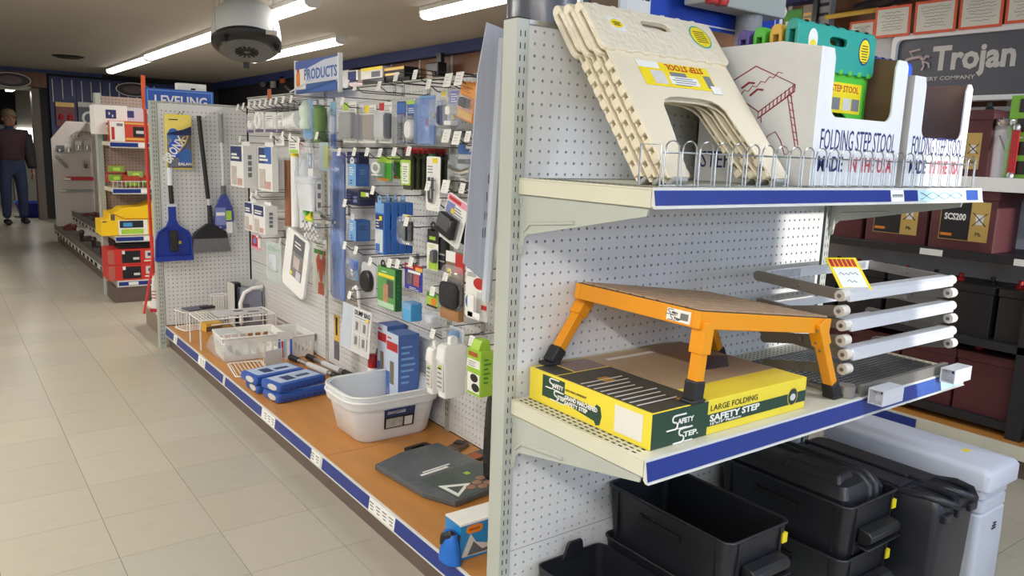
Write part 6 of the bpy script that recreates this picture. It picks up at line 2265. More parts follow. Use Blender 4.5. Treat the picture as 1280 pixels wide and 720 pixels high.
# telescopic poles
for lab, a, c in (('silver telescopic pole with black grips lying on the deck, left one', (0.415, 2.53), (0.505, 1.93)), ('silver telescopic pole with black grips lying on the deck, the one by the pegboard', (0.500, 2.50), (0.560, 1.96))):
    A, B = Vector((*a, D0 + 0.017)), Vector((*c, D0 + 0.017))
    t = thing('telescopic_pole', lab, 'pole', (*a, D0), group='telescopic poles on the deck')
    off = Vector((*a, D0))
    d = B - A
    P = lambda f: tuple(A + d * f - off)
    MB(M_STEEL).cyl(P(0.1), P(0.7), 0.012, n=12).build('pole_tube', t)
    MB(M_LGB).cyl(P(0.3), P(0.62), 0.0155, n=12).build('pole_sleeve', t)
    MB(M_BLACK).cyl(P(0.0), P(0.14), 0.017, 0.015, n=12).build('grip', t)
    MB(M_BLACK).cyl(P(0.68), P(1.0), 0.0165, n=12).build('grip', t)
t = thing('black_dustpan', 'flat black panel leaning against the blue boxes behind the white bottle', 'panel', (0.512, 1.80, D0), rz=-90, rx=-13)
b = MB(M_BLACK)
b.prism([(-0.05, 0.0), (0.05, 0.0), (0.075, 0.22), (-0.01, 0.235)], 0, 0.008, 'y')
b.build('panel_sheet', t, smooth=0, bevel=0.002)
b = MB(M_BLACK).tube([(-0.05, -0.004, 0.0), (0.05, -0.004, 0.0), (0.075, -0.004, 0.22)], 0.005, 6)
b.build('raised_edge', t)
t = thing('spray_bottle', 'small white bottle with a red cap standing behind the dish tubs', 'bottle', (0.505, 1.74, D0))
b = MB(M_WHITE)
b.lathe([(0.024, 0), (0.026, 0.004), (0.026, 0.13), (0.020, 0.148)], 16)
b.build('bottle_body', t, smooth=40)
MB(M_RED).lathe([(0.022, 0.146), (0.023, 0.15), (0.023, 0.195), (0.019, 0.206), (0.0, 0.207)], 16).build('cap', t, smooth=40)
MB(M_DKB).lathe([(0.0265, 0.07), (0.0265, 0.10)], 16, cap=(False, False)).build('label_band', t, smooth=40)

# two white baskets, crumpled clear bag over the left one
M_BSK = mat('basket_white', (228, 227, 220), 0.4, noise=0.02)


def basket(label, loc, w, d, h, rz):
    t = thing('plastic_basket', label, 'basket', loc, rz=rz, group='white plastic baskets on the deck')
    b = MB(M_BSK)
    b.box(-w * 0.92 / 2, -d * 0.92 / 2, 0, w * 0.92 / 2, d * 0.92 / 2, 0.004)
    bo = b.build('basket_floor', t, smooth=0)
    for (ax, s, L, dep) in (('y', -1, w, d), ('y', 1, w, d), ('x', -1, d, w), ('x', 1, d, w)):
        b = MB(M_BSK)
        n = 7 if L > 0.25 else 5
        hw = L / 2
        # wall as a frame with tall slots
        def bar(u0, u1, z0, z1):
            k0, k1 = 0.92 + 0.08 * z0 / h, 0.92 + 0.08 * z1 / h
            p0, p1 = s * dep / 2 * k0, s * dep / 2 * k1
            q0, q1 = p0 - s * 0.004, p1 - s * 0.004
            pts0 = [(u0 * k0, p0, z0), (u1 * k0, p0, z0), (u1 * k0, q0, z0), (u0 * k0, q0, z0)]
            pts1 = [(u0 * k1, p1, z1), (u1 * k1, p1, z1), (u1 * k1, q1, z1), (u0 * k1, q1, z1)]
            if ax == 'x':
                pts0 = [(y, x, z) for x, y, z in pts0]
                pts1 = [(y, x, z) for x, y, z in pts1]
            b.hull8(pts0, pts1)
        bar(-hw, hw, 0.0, h * 0.24)
        bar(-hw, hw, h * 0.72, h)
        for i in range(n + 1):
            u = -hw + 0.006 + i * (L - 0.024) / n
            bar(u, u + 0.012, h * 0.24, h * 0.72)
        b.build('side_wall', t, smooth=0)
    r = MB(M_BSK)
    r.tube([(u, v, h) for u, v in rr(-w / 2, -d / 2, w / 2, d / 2, 0.012)], 0.005, 6, closed=True)
    r.build('rim', t, smooth=50)
    return t


bk = basket('white slotted basket partly inside a clear bag, nearer the aisle', (0.265, 2.76, D0), 0.32, 0.24, 0.125, -4)
b = MB(M_FILM)
b.loft([rrz(-0.17, -0.125, 0.04, 0.125, 0.04, 0.002), rrz(-0.20, -0.14, 0.03, 0.13, 0.05, 0.05), rrz(-0.18, -0.13, 0.0, 0.12, 0.05, 0.10), rrz(-0.15, -0.10, -0.05, 0.09, 0.04, 0.14)])
t = tag(b.build('clear_bag', smooth=60), 'crumpled clear plastic bag pulled over the end of the left white basket', 'bag')
t.location = (0.265, 2.76, D0)
basket('white slotted basket by the pegboard, right of the bagged one', (0.50, 2.70, D0), 0.135, 0.27, 0.12, 0)
t = thing('pen_card', 'upright card with blue and red stripes standing between the two white baskets', 'card', (0.402, 2.57, D0), rz=-20)
b = MB(M_LGREY).box(-0.04, -0.001, 0, 0.04, 0.001, 0.15).build('card_sheet', t, smooth=0)
for i, m in enumerate((M_MIDB, M_RED, M_AQ, M_PAPER, M_COB)):
    MB(m).box(-0.036 + i * 0.015, -0.0018, 0.01, -0.025 + i * 0.015, -0.001, 0.11 - 0.012 * (i % 2)).build('colour_stripe', b, smooth=0)


def wire_box(name, label, loc, w, d, h, rz, n, m=M_WIREW, r=0.0028, group=None, floor_=True):
    t = thing(name, label, 'rack', loc, rz=rz, group=group)
    b = MB(m)
    for z in (0.003, h):
        b.tube([(u, v, z) for u, v in rr(-w / 2, -d / 2, w / 2, d / 2, 0.015)], r * 1.25, 5, closed=True)
    b.build('wire_ring', t, smooth=60)
    b = MB(m)
    for i in range(n):
        x = -w / 2 + 0.012 + i * (w - 0.024) / (n - 1)
        b.tube([(x, -d / 2, h), (x, -d / 2, 0.003), (x, d / 2, 0.003), (x, d / 2, h)], r, 5)
    b.build('peg_wire', t, smooth=60)
    return t


# wire shelf with a printed card on it, behind the baskets
t = thing('wire_shelf', 'white wire shelf standing on its legs behind the baskets', 'rack', (0.28, 3.07, D0), rz=0)
w, d, h = 0.42, 0.22, 0.165
for x in (-w / 2, w / 2):
    b = MB(M_WIREW)
    b.tube([(x, -d / 2, 0), (x, -d / 2, h), (x, d / 2, h), (x, d / 2, 0)], 0.004, 6)
    b.build('leg_frame', t, smooth=60)
b = MB(M_WIREW)
for y in (-d / 2, d / 2):
    b.tube([(-w / 2, y, h), (w / 2, y, h)], 0.004, 6)
for y in (-d / 2,):
    b.tube([(-w / 2 + 0.06, y, h - 0.03), (w / 2 - 0.02, y, h - 0.03)], 0.0035, 6)
for i in range(22):
    x = -w / 2 + 0.015 + i * (w - 0.03) / 21
    b.tube([(x, -d / 2 - 0.002, h + 0.003), (x, d / 2, h + 0.003)], 0.0022, 5)
b.build('peg_wire', t, smooth=60)
t = thing('printed_card', 'pale printed card lying on top of the white wire shelf', 'card', (0.30, 3.07, D0 + h + 0.0055))
b = MB(mat('card_pale_grey', (196, 196, 196), 0.5, noise=0.08, scale=20)).box(-0.13, -0.085, 0, 0.15, 0.085, 0.002).build('card_sheet', t, smooth=0)
q = MB(M_SLATE)
q.prism(ell(0.02, 0.03, 0.03, 0.02, 14), 0.002, 0.0026, 'z')
q.prism(ell(0.09, -0.02, 0.035, 0.018, 14), 0.002, 0.0026, 'z')
q.build('printed_oval', b, smooth=0)
# plate rack with a grey pamphlet, far left of the deck
t = wire_box('plate_rack', 'white wire plate rack holding a dark pamphlet, at the foot of the wing panel', (0.165, 3.53, D0), 0.15, 0.14, 0.115, 12, 8)
t = thing('pamphlet', 'dark folded pamphlet lying in the white wire plate rack', 'pamphlet', (0.20, 3.52, D0 + 0.118), rz=12)
MB(mat('pamphlet_violet', (88, 84, 112), 0.4, noise=0.25, scale=25)).box(-0.075, -0.055, 0, 0.085, 0.055, 0.008).build('cover', t, smooth=0)
MB(M_INK).box(0.01, -0.058, 0.008, 0.088, -0.01, 0.016).build('back_leaf', t, smooth=0)
t = thing('parts_carton', 'small yellow and brown carton beside the white wire plate rack', 'carton', (0.255, 3.42, D0), rz=10)
MB(M_SAND).box(-0.05, -0.035, 0, 0.05, 0.035, 0.05).build('carton_body', t, smooth=0)
MB(M_KICK).box(-0.05, -0.036, 0, 0.05, -0.035, 0.03).build('brown_print', t, smooth=0)
wire_box('wire_holder', 'small empty white wire holder standing against the wing panel', (0.345, 3.58, D0), 0.095, 0.07, 0.185, 0, 6)
# black, white and grey boxed dispenser
t = thing('dispenser_box', 'open black and grey box with a white dispenser in it, under the utility brush', 'box', (0.475, 3.46, D0))
b = MB(M_LGREY)
b.box(-0.085, -0.05, 0, -0.080, 0.09, 0.275)
b.box(0.095, -0.05, 0, 0.1, 0.09, 0.255)
b.box(-0.085, 0.086, 0, 0.1, 0.09, 0.275)
b.box(-0.085, -0.05, 0, 0.1, 0.09, 0.005)
b.build('box_shell', t, smooth=0)
b = MB(M_BLACK)
b.box(-0.08, 0.02, 0.03, -0.02, 0.08, 0.268)
b.build('black_liner', t, smooth=0)
b = MB(mat('dispenser_grey', (136, 140, 158), 0.35, noise=0.08))
b.hull8([(-0.05, -0.075, 0.0), (0.09, -0.075, 0.0), (0.09, 0.05, 0.0), (-0.05, 0.05, 0.0)], [(-0.045, -0.07, 0.235), (0.085, -0.07, 0.225), (0.085, 0.05, 0.235), (-0.045, 0.05, 0.245)])
b.build('dispenser_body', t, smooth=0, bevel=0.012)
b = MB(M_WHITE)
b.tube([(-0.052, -0.082, 0.03), (-0.056, -0.082, 0.16), (-0.03, -0.08, 0.222), (0.02, -0.074, 0.245), (0.085, -0.07, 0.248)], 0.013, 8)
b.build('white_edge_moulding', t, smooth=60)
b = MB(M_SLATE)
b.box(-0.035, -0.078, 0.05, 0.0, -0.072, 0.15)
b.build('side_slot', t, smooth=0)
MB(M_LGB).box(0.02, -0.078, 0.04, 0.07, -0.073, 0.1).build('printed_panel', t, smooth=0)
# wire grid lying on the deck
t = thing('wire_grid', 'white coated wire grid lying flat on the deck before the baskets', 'rack', (0.175, 2.47, D0), rz=-8)
b = MB(M_WIREW)
b.tube([(u, v, 0.004) for u, v in rr(-0.085, -0.13, 0.085, 0.13, 0.01)], 0.0035, 5, closed=True)
b.build('wire_ring', t, smooth=60)
b = MB(M_WIREW)
for i in range(9):
    x = -0.075 + i * 0.0188
    b.tube([(x, -0.13, 0.0065), (x, 0.13, 0.0065)], 0.0022, 4)
b.build('peg_wire', t, smooth=60)
t = thing('wire_card', 'narrow pale card with a wire frame standing on the wire grid', 'card', (0.30, 2.47, D0 + 0.001), rz=20)
b = MB(M_BAGW).box(-0.05, -0.001, 0.0, 0.06, 0.001, 0.085).build('card_sheet', t, smooth=0)
MB(M_WIREW).tube([(-0.06, 0, 0.0), (-0.06, 0, 0.12), (0.09, 0.01, 0.12), (0.09, 0.01, 0.0)], 0.002, 5).build('wire_stand', t)

# ================================================================== GOODS ON THE WING PANEL (they face -y)
WF = WY - 0.004


def wgoods(name, label, cat, x0, x1, z0, z1, out=0.03, d=0.01, **k):
    return Goods(name, label, cat, (0, x1 - x0, 0, d, z0, z1), face=0.0, **k)


g = Goods('toss_game_pack', 'yellow and dark blue pouch with slanted lettering, top left of the wing panel', 'pack', (0.0, 0.150, 0.0, 0.012, 1.105, 1.425), face=0.0)
g.t.location = (0.155, WF - 0.030, 1.105)
g.card(M_YEL, y=0.0, r=0.012)
g.front(0.06, 0.02, 0.98, 0.66, mat('pouch_navy', (30, 40, 84), 0.3, noise=0.2, scale=12), 'navy_field')
q = MB(mat('pouch_navy', (30, 40, 84)))
q.prism([(-0.06, 0.2), (0.074, 0.2), (0.074, 0.255), (0.03, 0.235), (-0.06, 0.21)], -0.0014, -0.001, 'y')
q.build('navy_field', g.host, smooth=0)
g.oval(0.30, 0.64, 0.20, 0.11, M_MIDB, 'splash')
g.oval(0.42, 0.38, 0.30, 0.17, M_COB, 'splash')
g.front(0.5, 0.1, 0.96, 0.36, M_MIDB, 'splash')
q = MB(M_SAND)
q.tube([(-0.005, -0.003, 0.10), (0.035, -0.003, 0.15), (0.055, -0.003, 0.20), (0.03, -0.003, 0.19), (0.0, -0.003, 0.15)], 0.004, 5)
q.build('swoosh', g.host)
o = txt('BRONX', g.host, (-0.008, -0.0030, 0.10), 0.050, 0.17, M_WHITE, rot=(90, -56, 0), bold=0.05)
txt('BALAN', g.host, (0.03, -0.0032, 0.022), 0.016, 0.075, M_WHITE, bold=0.04)
g.lines(0.15, 0.9, 0.7, 0.95, 1, M_INK)
g.film(M_CLEAR, puff=0.1, rad=0.05)
tied = MB(M_INK).tube([(0.0, 0.0, 0.32), (0.012, -0.004, 0.335), (0.026, 0.0, 0.322), (0.034, 0.0, 0.345)], 0.002, 5)
tied.build('black_tie', g.t)

t = thing('broom', 'long handled black broom with grey bristles hanging on the wing panel', 'broom', (0.318, WF - 0.035, 0.595))
b = MB(M_CHAR)
b.cyl((-0.005, 0, 0.33), (-0.045, 0.0, 0.83), 0.013, n=10)
b.build('handle', t)
b = MB(M_LGREY)
b.cyl((0.001, 0, 0.285), (-0.005, 0, 0.34), 0.010, n=10)
b.build('handle_ferrule', t)
b = MB(M_CHAR)
b.cyl((0.006, 0, 0.14), (0.001, 0, 0.29), 0.017, 0.014, n=10)
b.build('grip', t)
b = MB(M_BLACK)
b.prism([(-0.105, 0.085), (0.105, 0.085), (0.095, 0.125), (0.05, 0.155), (0.02, 0.175), (-0.02, 0.175), (-0.05, 0.155), (-0.09, 0.125)], -0.02, 0.02, 'y')
b.build('broom_head', t, smooth=30, bevel=0.004)
b = MB(mat('bristle_grey', (112, 112, 116), 0.8, noise=0.2, scale=60, stretch=(6, 6, 0.4)))
for i in range(40):
    x = -0.100 + i * 0.0051
    b.hull8([(x * 1.16, -0.018, 0.0), (x * 1.16 + 0.005, -0.018, 0.0), (x * 1.16 + 0.005, 0.018, 0.004), (x * 1.16, 0.018, 0.004)],
            [(x, -0.016, 0.088), (x + 0.0048, -0.016, 0.088), (x + 0.0048, 0.016, 0.088), (x, 0.016, 0.088)])
b.build('bristles', t, smooth=0, kind='stuff')
t = thing('dustpan', 'royal blue dustpan with a black grip hanging at the lower left of the wing panel', 'dustpan', (0.100, WF - 0.035, 0.552))
M_ROY = mat('dustpan_blue', (28, 54, 150), 0.35, noise=0.06)
b = MB(M_ROY)
b.prism([(-0.108, 0.0), (0.108, 0.0), (0.100, 0.13), (0.085, 0.175), (0.04, 0.205), (0.022, 0.25), (0.022, 0.33), (-0.022, 0.33), (-0.022, 0.25), (-0.04, 0.205), (-0.085, 0.175), (-0.100, 0.13)], -0.004, 0.004, 'y')
b.build('pan', t, smooth=0, bevel=0.002)
b = MB(M_ROY)
b.tube([(-0.106, -0.012, 0.004), (-0.100, -0.018, 0.13), (-0.085, -0.018, 0.175), (-0.03, -0.012, 0.21)], 0.006, 6)
b.tube([(0.106, -0.012, 0.004), (0.100, -0.018, 0.13), (0.085, -0.018, 0.175), (0.03, -0.012, 0.21)], 0.006, 6)
b.box(-0.108, -0.03, 0.0, 0.108, -0.004, 0.03)
b.build('pan_edge', t, smooth=40)
b = MB(M_CHAR)
b.box(-0.025, -0.034, 0.06, 0.022, -0.006, 0.185)
b.build('clip_brush', t, smooth=0, bevel=0.005)
MB(M_YEL).box(0.03, -0.0062, 0.10, 0.045, -0.004, 0.118).build('sticker', t, smooth=0)
b = MB(M_CHAR)
b.cyl((0.0, 0, 0.345), (-0.004, 0, 0.455), 0.014, n=10)
b.build('grip', t)
b = MB(M_BAGW)
b.box(-0.028, -0.004, 0.326, 0.028, 0.004, 0.345)
b.cyl((-0.004, 0, 0.455), (-0.002, 0, 0.56), 0.016, n=10)
b.build('white_sleeve', t, smooth=40)
t = thing('utility_brush', 'white handled utility brush with a blue head, rightmost on the wing panel', 'brush', (0.405, WF - 0.03, 0.70))
b = MB(M_BAGW)
b.cyl((0.004, 0, 0.30), (0.0, 0, 0.58), 0.009, n=10)
b.build('handle', t)
b = MB(M_GREYB)
b.cyl((0.0, 0, 0.57), (-0.002, 0, 0.74), 0.014, n=10)
b.build('grip', t)
b = MB(M_SLATE)
b.cyl((0.004, 0, 0.25), (0.004, 0, 0.305), 0.016, n=10)
b.build('collar', t)
b = MB(mat('brush_blue', (62, 72, 150), 0.5, noise=0.1))
b.prism([(-0.062, 0.07), (-0.05, 0.17), (-0.012, 0.25), (0.02, 0.25), (0.055, 0.17), (0.062, 0.10), (0.04, 0.04), (-0.03, 0.03)], -0.012, 0.012, 'y')
b.build('brush_head', t, smooth=0, bevel=0.004)
l = MB(M_VIO).box(-0.055, -0.0135, 0.06, 0.01, -0.012, 0.17).build('paper_label', t, smooth=0)
MB(M_PAPER).box(-0.048, -0.0142, 0.12, 0.004, -0.0135, 0.14).build('print_line', l, smooth=0)
MB(M_LGRN).box(0.012, -0.0135, 0.09, 0.045, -0.012, 0.15).build('lime_label', t, smooth=0)
MB(M_PAPER).box(-0.05, -0.0140, 0.012, -0.02, -0.0125, 0.05).build('white_tag', t, smooth=0)
MB(M_PAPER).box(0.012, -0.0140, 0.01, 0.05, -0.0125, 0.08).build('white_tag', t, smooth=0)
MB(mat('bristle_white', (208, 210, 214), 0.8, noise=0.1, scale=60)).prism([(-0.07, 0.0), (-0.06, 0.07), (0.062, 0.09), (0.088, 0.02), (0.04, 0.0)], 0.0, 0.012, 'y').build('bristles', t, smooth=0, kind='stuff')
# levelling sign
t = thing('header_sign', 'blue header sign reading LEVELING on top of the wing panel', 'sign', (0.185, WY + 0.035, WZ - 0.05))
b = MB(mat('sign_blue_flat', (46, 88, 178), 0.35, noise=0.05)).box(-0.19, 0, 0, 0.20, 0.010, 0.125).build('sign_board', t, smooth=0)
txt('LEVELING', b, (0.01, -0.0008, 0.030), 0.056, 0.30, M_WHITE, bold=0.03)
q = MB(M_SKYB)
q.ring([(-0.18, 0.008), (0.19, 0.008), (0.19, 0.116), (-0.18, 0.116)], [(-0.176, 0.012), (0.186, 0.012), (0.186, 0.112), (-0.176, 0.112)], -0.0008, 0, 'y')
q.build('border_line', b, smooth=0)
t = thing('white_carton', 'plain white carton lying on top behind the levelling sign', 'carton', (0.27, WY + 0.075, WZ - 0.05))
MB(M_PAPER).box(-0.085, 0, 0, 0.085, 0.06, 0.168).build('carton_body', t, smooth=0, bevel=0.002)
MB(M_DARK).box(-0.008, -0.001, 0.13, 0.02, 0, 0.14).build('slot_mark', t, smooth=0)

# ================================================================== SECOND SHELVING RUN, beyond the wing panel
g2 = thing('shelving_run', 'second shelving run beyond the wing panel with a shelved end and metal parts trays', 'shelving', (0.3, 7.4, 0))


def g2p(o):
    o.parent = g2
    o.location = Vector(o.location) - Vector((0.3, 7.4, 0))
    return o


M_PEGB = mat('pegboard_brown', (168, 146, 134), 0.6, noise=0.06, scale=6)
E2 = 5.25
mb = MB(M_PEGB)
pegboard(mb, 18, 56, 0.075, 0.18, 0.004, 0.006, lambda u, v, d: (u, 5.66 + d, v), 8, border=(0.012, 0.3, 0.03, 0.01))
g2p(mb.build('pegboard', smooth=0))
g2p(MB(M_DARK).box(0.05, 5.68, 0.1, 0.8, 5.69, 1.6).build('rear_panel', smooth=0))
g2p(MB(M_UP).box(0.02, 5.60, 0.0, 0.058, 5.70, 1.62).build('upright', smooth=0))
for z, dpt in ((1.247, 0.38), (0.895, 0.40), (0.525, 0.42)):
    s = MB(M_CREAM)
    s.box(0.05, 5.66 - dpt, z - 0.03, 0.82, 5.66, z)
    sh = g2p(s.build('shelf', smooth=0))
    MB(M_LIPW).box(0.05, 5.655 - dpt, z - 0.045, 0.82, 5.66 - dpt, z + 0.002).build('price_rail', sh, smooth=0)
    MB(M_BLUE).box(0.055, 5.652 - dpt, z - 0.036, 0.25, 5.656 - dpt, z - 0.006).build('price_strip', sh, smooth=0)
    MB(M_PAPER).box(0.252, 5.652 - dpt, z - 0.036, 0.30, 5.656 - dpt, z - 0.006).build('price_strip', sh, smooth=0)
    MB(M_BLUE).box(0.302, 5.652 - dpt, z - 0.036, 0.8, 5.656 - dpt, z - 0.006).build('price_strip', sh, smooth=0)
b = MB(M_KICK).box(0.03, E2 + 0.01, 0, 0.82, 5.7, 0.125)
b.box(0.05, E2, 0.125, 0.82, 5.7, 0.175, M_LIPW)
bo = g2p(b.build('base', smooth=0))
MB(M_BLUE).box(0.06, E2 - 0.002, 0.135, 0.8, E2, 0.165).build('price_strip', bo, smooth=0)
MB(M_PAPER).box(0.13, E2 - 0.003, 0.138, 0.20, E2 - 0.002, 0.162).build('price_strip', bo, smooth=0)
# aisle side: kick plate, two tiers of trays, pegboard
g2p(MB(M_KICK).box(0.13, 5.7, 0, 0.15, 9.6, 0.14).build('kick_plate', smooth=0))
g2p(MB(M_PEGW).box(0.56, 5.7, 0.1, 0.57, 9.6, 1.5).build('rear_panel', smooth=0))
M_TRAY = mat('tray_metal', (120, 114, 108), 0.45, 0.3, noise=0.12, scale=8)
for x0, x1, z in ((0.10, 0.30, 0.14), (0.30, 0.56, 0.30)):
    b = MB(M_TRAY)
    b.box(x0, 5.7, z - 0.006, x1, 9.6, z)
    b.box(x0, 5.7, z - 0.02, x0 + 0.005, 9.6, z + 0.075)
    tr_ = g2p(b.build('parts_tray', smooth=0))
    MB(M_LIPW).box(x0 - 0.006, 5.7, z - 0.03, x0 - 0.001, 9.6, z + 0.012).build('price_rail', tr_, smooth=0)
    q = MB(M_DARK)
    y = 5.75
    while y < 9.4:
        q.box(x0 - 0.008, y, z - 0.026, x0 - 0.006, y + 0.05 + 0.10 * random.random(), z + 0.006)
        y += 0.24
    q.build('price_print', tr_, smooth=0)
    for k in range(7):
        yy = 6.0 + k * 0.55
        MB(M_TRAY).box(x0, yy, z, x1, yy + 0.006, z + 0.07).build('tray_divider', tr_, smooth=0)
M_IRON = mat('iron_parts', (74, 58, 58), 0.5, 0.4, noise=0.25, scale=20)
M_MAR = mat('maroon_parts', (112, 48, 52), 0.5, noise=0.2, scale=20)
rnd = random.Random(3)
NTH = ('first', 'second', 'third', 'fourth', 'fifth', 'sixth', 'seventh', 'eighth', 'ninth', 'tenth', 'last')
PT = 'metal hitch parts in the trays'
for tier, (x0, x1, z) in enumerate(((0.12, 0.28, 0.1405), (0.33, 0.50, 0.3005))):
    for k in range(11):
        y = 5.85 + k * 0.33 + 0.05 * rnd.random()
        red = k >= 8
        o = MB(M_MAR if red else M_IRON)
        h = 0.05 + 0.05 * rnd.random()
        xx = x0 + (x1 - x0) * (0.3 + 0.4 * rnd.random())
        if k % 2:
            o.lathe([(0.035, 0), (0.04, 0.01), (0.018, 0.02), (0.02, h), (0.032, h + 0.02), (0.02, h + 0.05), (0.0, h + 0.055)], 10)
        else:
            o.hull8([(-0.05, -0.06, 0), (0.05, -0.06, 0), (0.05, 0.06, 0), (-0.05, 0.06, 0)], [(-0.03, -0.05, h), (0.04, -0.03, h * 1.3), (0.04, 0.05, h), (-0.03, 0.04, h * 0.8)])
        o = o.build('hitch_part', smooth=40, bevel=0.004)
        o.location = (xx, y, z)
        tag(o, '%s hitch part in the %s parts tray, %s from the near end' % ('red' if red else 'dark metal', ('lower', 'upper')[tier], NTH[k]), 'hardware', PT)
# chamfered pegboard at the far end of the run
g3 = thing('far_peg_panel', 'white pegboard with cut top corner at the far end of the second run', 'pegboard', (0.4, 9.62, 0))
b = MB(M_PEGW)
b.prism([(-0.27, 0.15), (0.30, 0.15), (0.30, 1.455), (-0.10, 1.455), (-0.27, 1.24)], 0, 0.01, 'y')
bo = b.build('pegboard', g3, smooth=0)
q = MB(M_DARK)
for i in range(21):
    for j in range(50):
        x, z = -0.255 + i * 0.0254, 0.18 + j * 0.0254
        if z > 1.23 + (x + 0.27) * 1.2:
            continue
        q.box(x - 0.0035, -0.0004, z - 0.0035, x + 0.0035, 0.0, z + 0.0035)
q.build('peg_hole', bo, smooth=0, kind='stuff')
FI = [('wire_bundle', 'tangled silvery straps bundle near the top of the far pegboard', 'hardware', 102, 168, 'lump', M_LGREY, 0.12, 0.06), ('spring_pack', 'white and chrome packs of springs, left one, on the far pegboard', 'pack', 98, 182, 'pack', M_PAPER, 0.07, 0.11),
      ('spring_pack', 'white and chrome packs of springs, right one, on the far pegboard', 'pack', 109, 182, 'pack', M_LGREY, 0.07, 0.11), ('dark_pack', 'small dark pack at the left of the far pegboard', 'pack', 75, 186, 'pack', M_SLATE, 0.08, 0.08),
      ('clear_pack', 'clear pack with a grey frame beside the small dark pack', 'pack', 86, 185, 'pack', M_LGREY, 0.09, 0.11), ('chain', 'grey metal chain hanging at the left of the far pegboard', 'chain', 75, 203, 'chain', M_GREYB, 0.06, 0.14),
      ('red_bar', 'red painted steel bar hung level on the far pegboard', 'bar', 100, 223, 'bar', M_RED, 0.36, 0.04), ('grey_bar', 'grey steel bar hung level under the red bar', 'bar', 97, 238, 'bar', M_GREYB, 0.40, 0.022),
      ('padlock', 'small dark padlock hanging above the red bar', 'padlock', 107, 206, 'lock', M_SLATE, 0.04, 0.08)]
for nm, lab, cat, px, py, kind, m, w, h in FI:
    pos = {(102, 168): (0.4557, 9.58, 1.304), (98, 182): (0.4137, 9.58, 1.167), (109, 182): (0.5096, 9.58, 1.17), (75, 186): (0.2144, 9.58, 1.123), (86, 185): (0.3087, 9.58, 1.135), (75, 203): (0.2051, 9.58, 0.9597),
           (100, 223): (0.4095, 9.58, 0.7686), (97, 238): (0.3754, 9.58, 0.6215), (107, 206): (0.4797, 9.58, 0.9358)}[(px, py)]
    t = thing(nm, lab, cat, (pos[0], pos[1], pos[2] - h / 2))
    if kind == 'pack':
        c = MB(m).box(-w / 2, 0, 0, w / 2, 0.006, h).build('backing_card', t, smooth=0)
        MB(M_CHR).lathe([(w * 0.3, 0), (w * 0.3, h * 0.4)], 8, (0, -0.01, h * 0.1)).build('spring', t)
    elif kind == 'bar':
        MB(m).prism([(-w / 2, 0.2 * h), (-w / 2 + 0.05, h), (w / 2 - 0.05, h), (w / 2, 0.3 * h), (w / 2 - 0.03, 0), (-w / 2 + 0.02, 0)], 0, 0.02, 'y').build('bar_body', t, smooth=0)
        MB(M_PAPER).box(-w / 2 + 0.01, -0.001, 0.0, -w / 2 + 0.08, 0, h * 0.6).build('paper_tag', t, smooth=0)
    elif kind == 'lock':
        MB(m).box(-w / 2, 0, 0, w / 2, 0.02, h * 0.6).build('lock_body', t, smooth=0)
        MB(M_STEEL).tube([(-w * 0.3, 0.01, h * 0.6), (-w * 0.3, 0.01, h * 0.9), (0, 0.01, h), (w * 0.3, 0.01, h * 0.9), (w * 0.3, 0.01, h * 0.6)], 0.005, 5).build('shackle', t)
    elif kind == 'chain':
        for i in range(6):
            x = -0.03 + i * 0.018
            MB(m).tube([(x + 0.014 * math.cos(a), 0.01 * math.cos(a) * (i % 2), h * (1 - i / 6) + 0.018 * math.sin(a)) for a in [2 * math.pi * k / 8 for k in range(8)]], 0.006, 5, closed=True).build('chain_link', t)
    else:
        for i in range(5):
            MB(m if i % 2 else M_TAUPE).tube([(-w + 0.02 * i, -0.01 * i, 0.0), (-w * 0.4, -0.03, h), (w * 0.3 + 0.02 * i, -0.02, h * 0.9), (w, -0.01 * i, -0.01)], 0.012, 5).build('strap', t)
# ---- goods on the shelved end
Y2 = 5.30


def ycart(name, label, cat, b5, depth, m, group=None):
    x0, x1, Y, z0, z1 = b5
    t = thing(name, label, cat, ((x0 + x1) / 2, Y, z0), group=group)
    w, h = x1 - x0, z1 - z0
    o = MB(m).box(-w / 2, 0, 0, w / 2, depth, h).build('carton_body', t, smooth=0, bevel=0.002)

    def fr(u0, v0, u1, v1, mm, nm='printed_panel', e=1):
        return MB(mm).box((u0 - 0.5) * w, -0.0006 * e, v0 * h, (u1 - 0.5) * w, 0, v1 * h).build(nm, o, smooth=0)
    return t, o, fr, w, h


t, o, fr, w, h = ycart('hitch_carton', 'white carton with a purple square emblem on the top shelf of the second run', 'carton', (-0.03, 0.20, 5.36, 1.30, 1.52), 0.2, M_PAPER)
fr(0.34, 0.55, 0.66, 0.85, M_NAVY, 'emblem')
fr(0.43, 0.68, 0.47, 0.76, M_PAPER, 'emblem_dot', 2)
fr(0.53, 0.6, 0.57, 0.68, M_PAPER, 'emblem_dot', 2)
fr(0.34, 0.34, 0.92, 0.39, M_INK, 'print_line')
fr(0.36, 0.08, 0.8, 0.24, M_LGRN)
t, o, fr, w, h = ycart('winch_carton', 'white and grey-blue carton behind the red carton on the top shelf', 'carton', (0.21, 0.62, 5.42, 1.2475, 1.515), 0.18, mat('carton_dove', (198, 198, 206), 0.5, noise=0.05))
fr(0.3, 0.3, 1.0, 0.85, mat('photo_ice', (110, 138, 168), 0.5, noise=0.25, scale=14))
fr(0.0, 0.7, 0.12, 0.9, M_NAVY)
t, o, fr, w, h = ycart('red_carton', 'red-orange carton with a small white panel, front of the top shelf of the second run', 'carton', (0.06, 0.60, 5.29, 1.2475, 1.405), 0.12, mat('carton_red', (202, 66, 46), 0.45, noise=0.06))
fr(0.0, 0.02, 0.19, 0.98, M_PAPER)
fr(0.02, 0.1, 0.06, 0.7, M_RED, 'red_bar', 2)
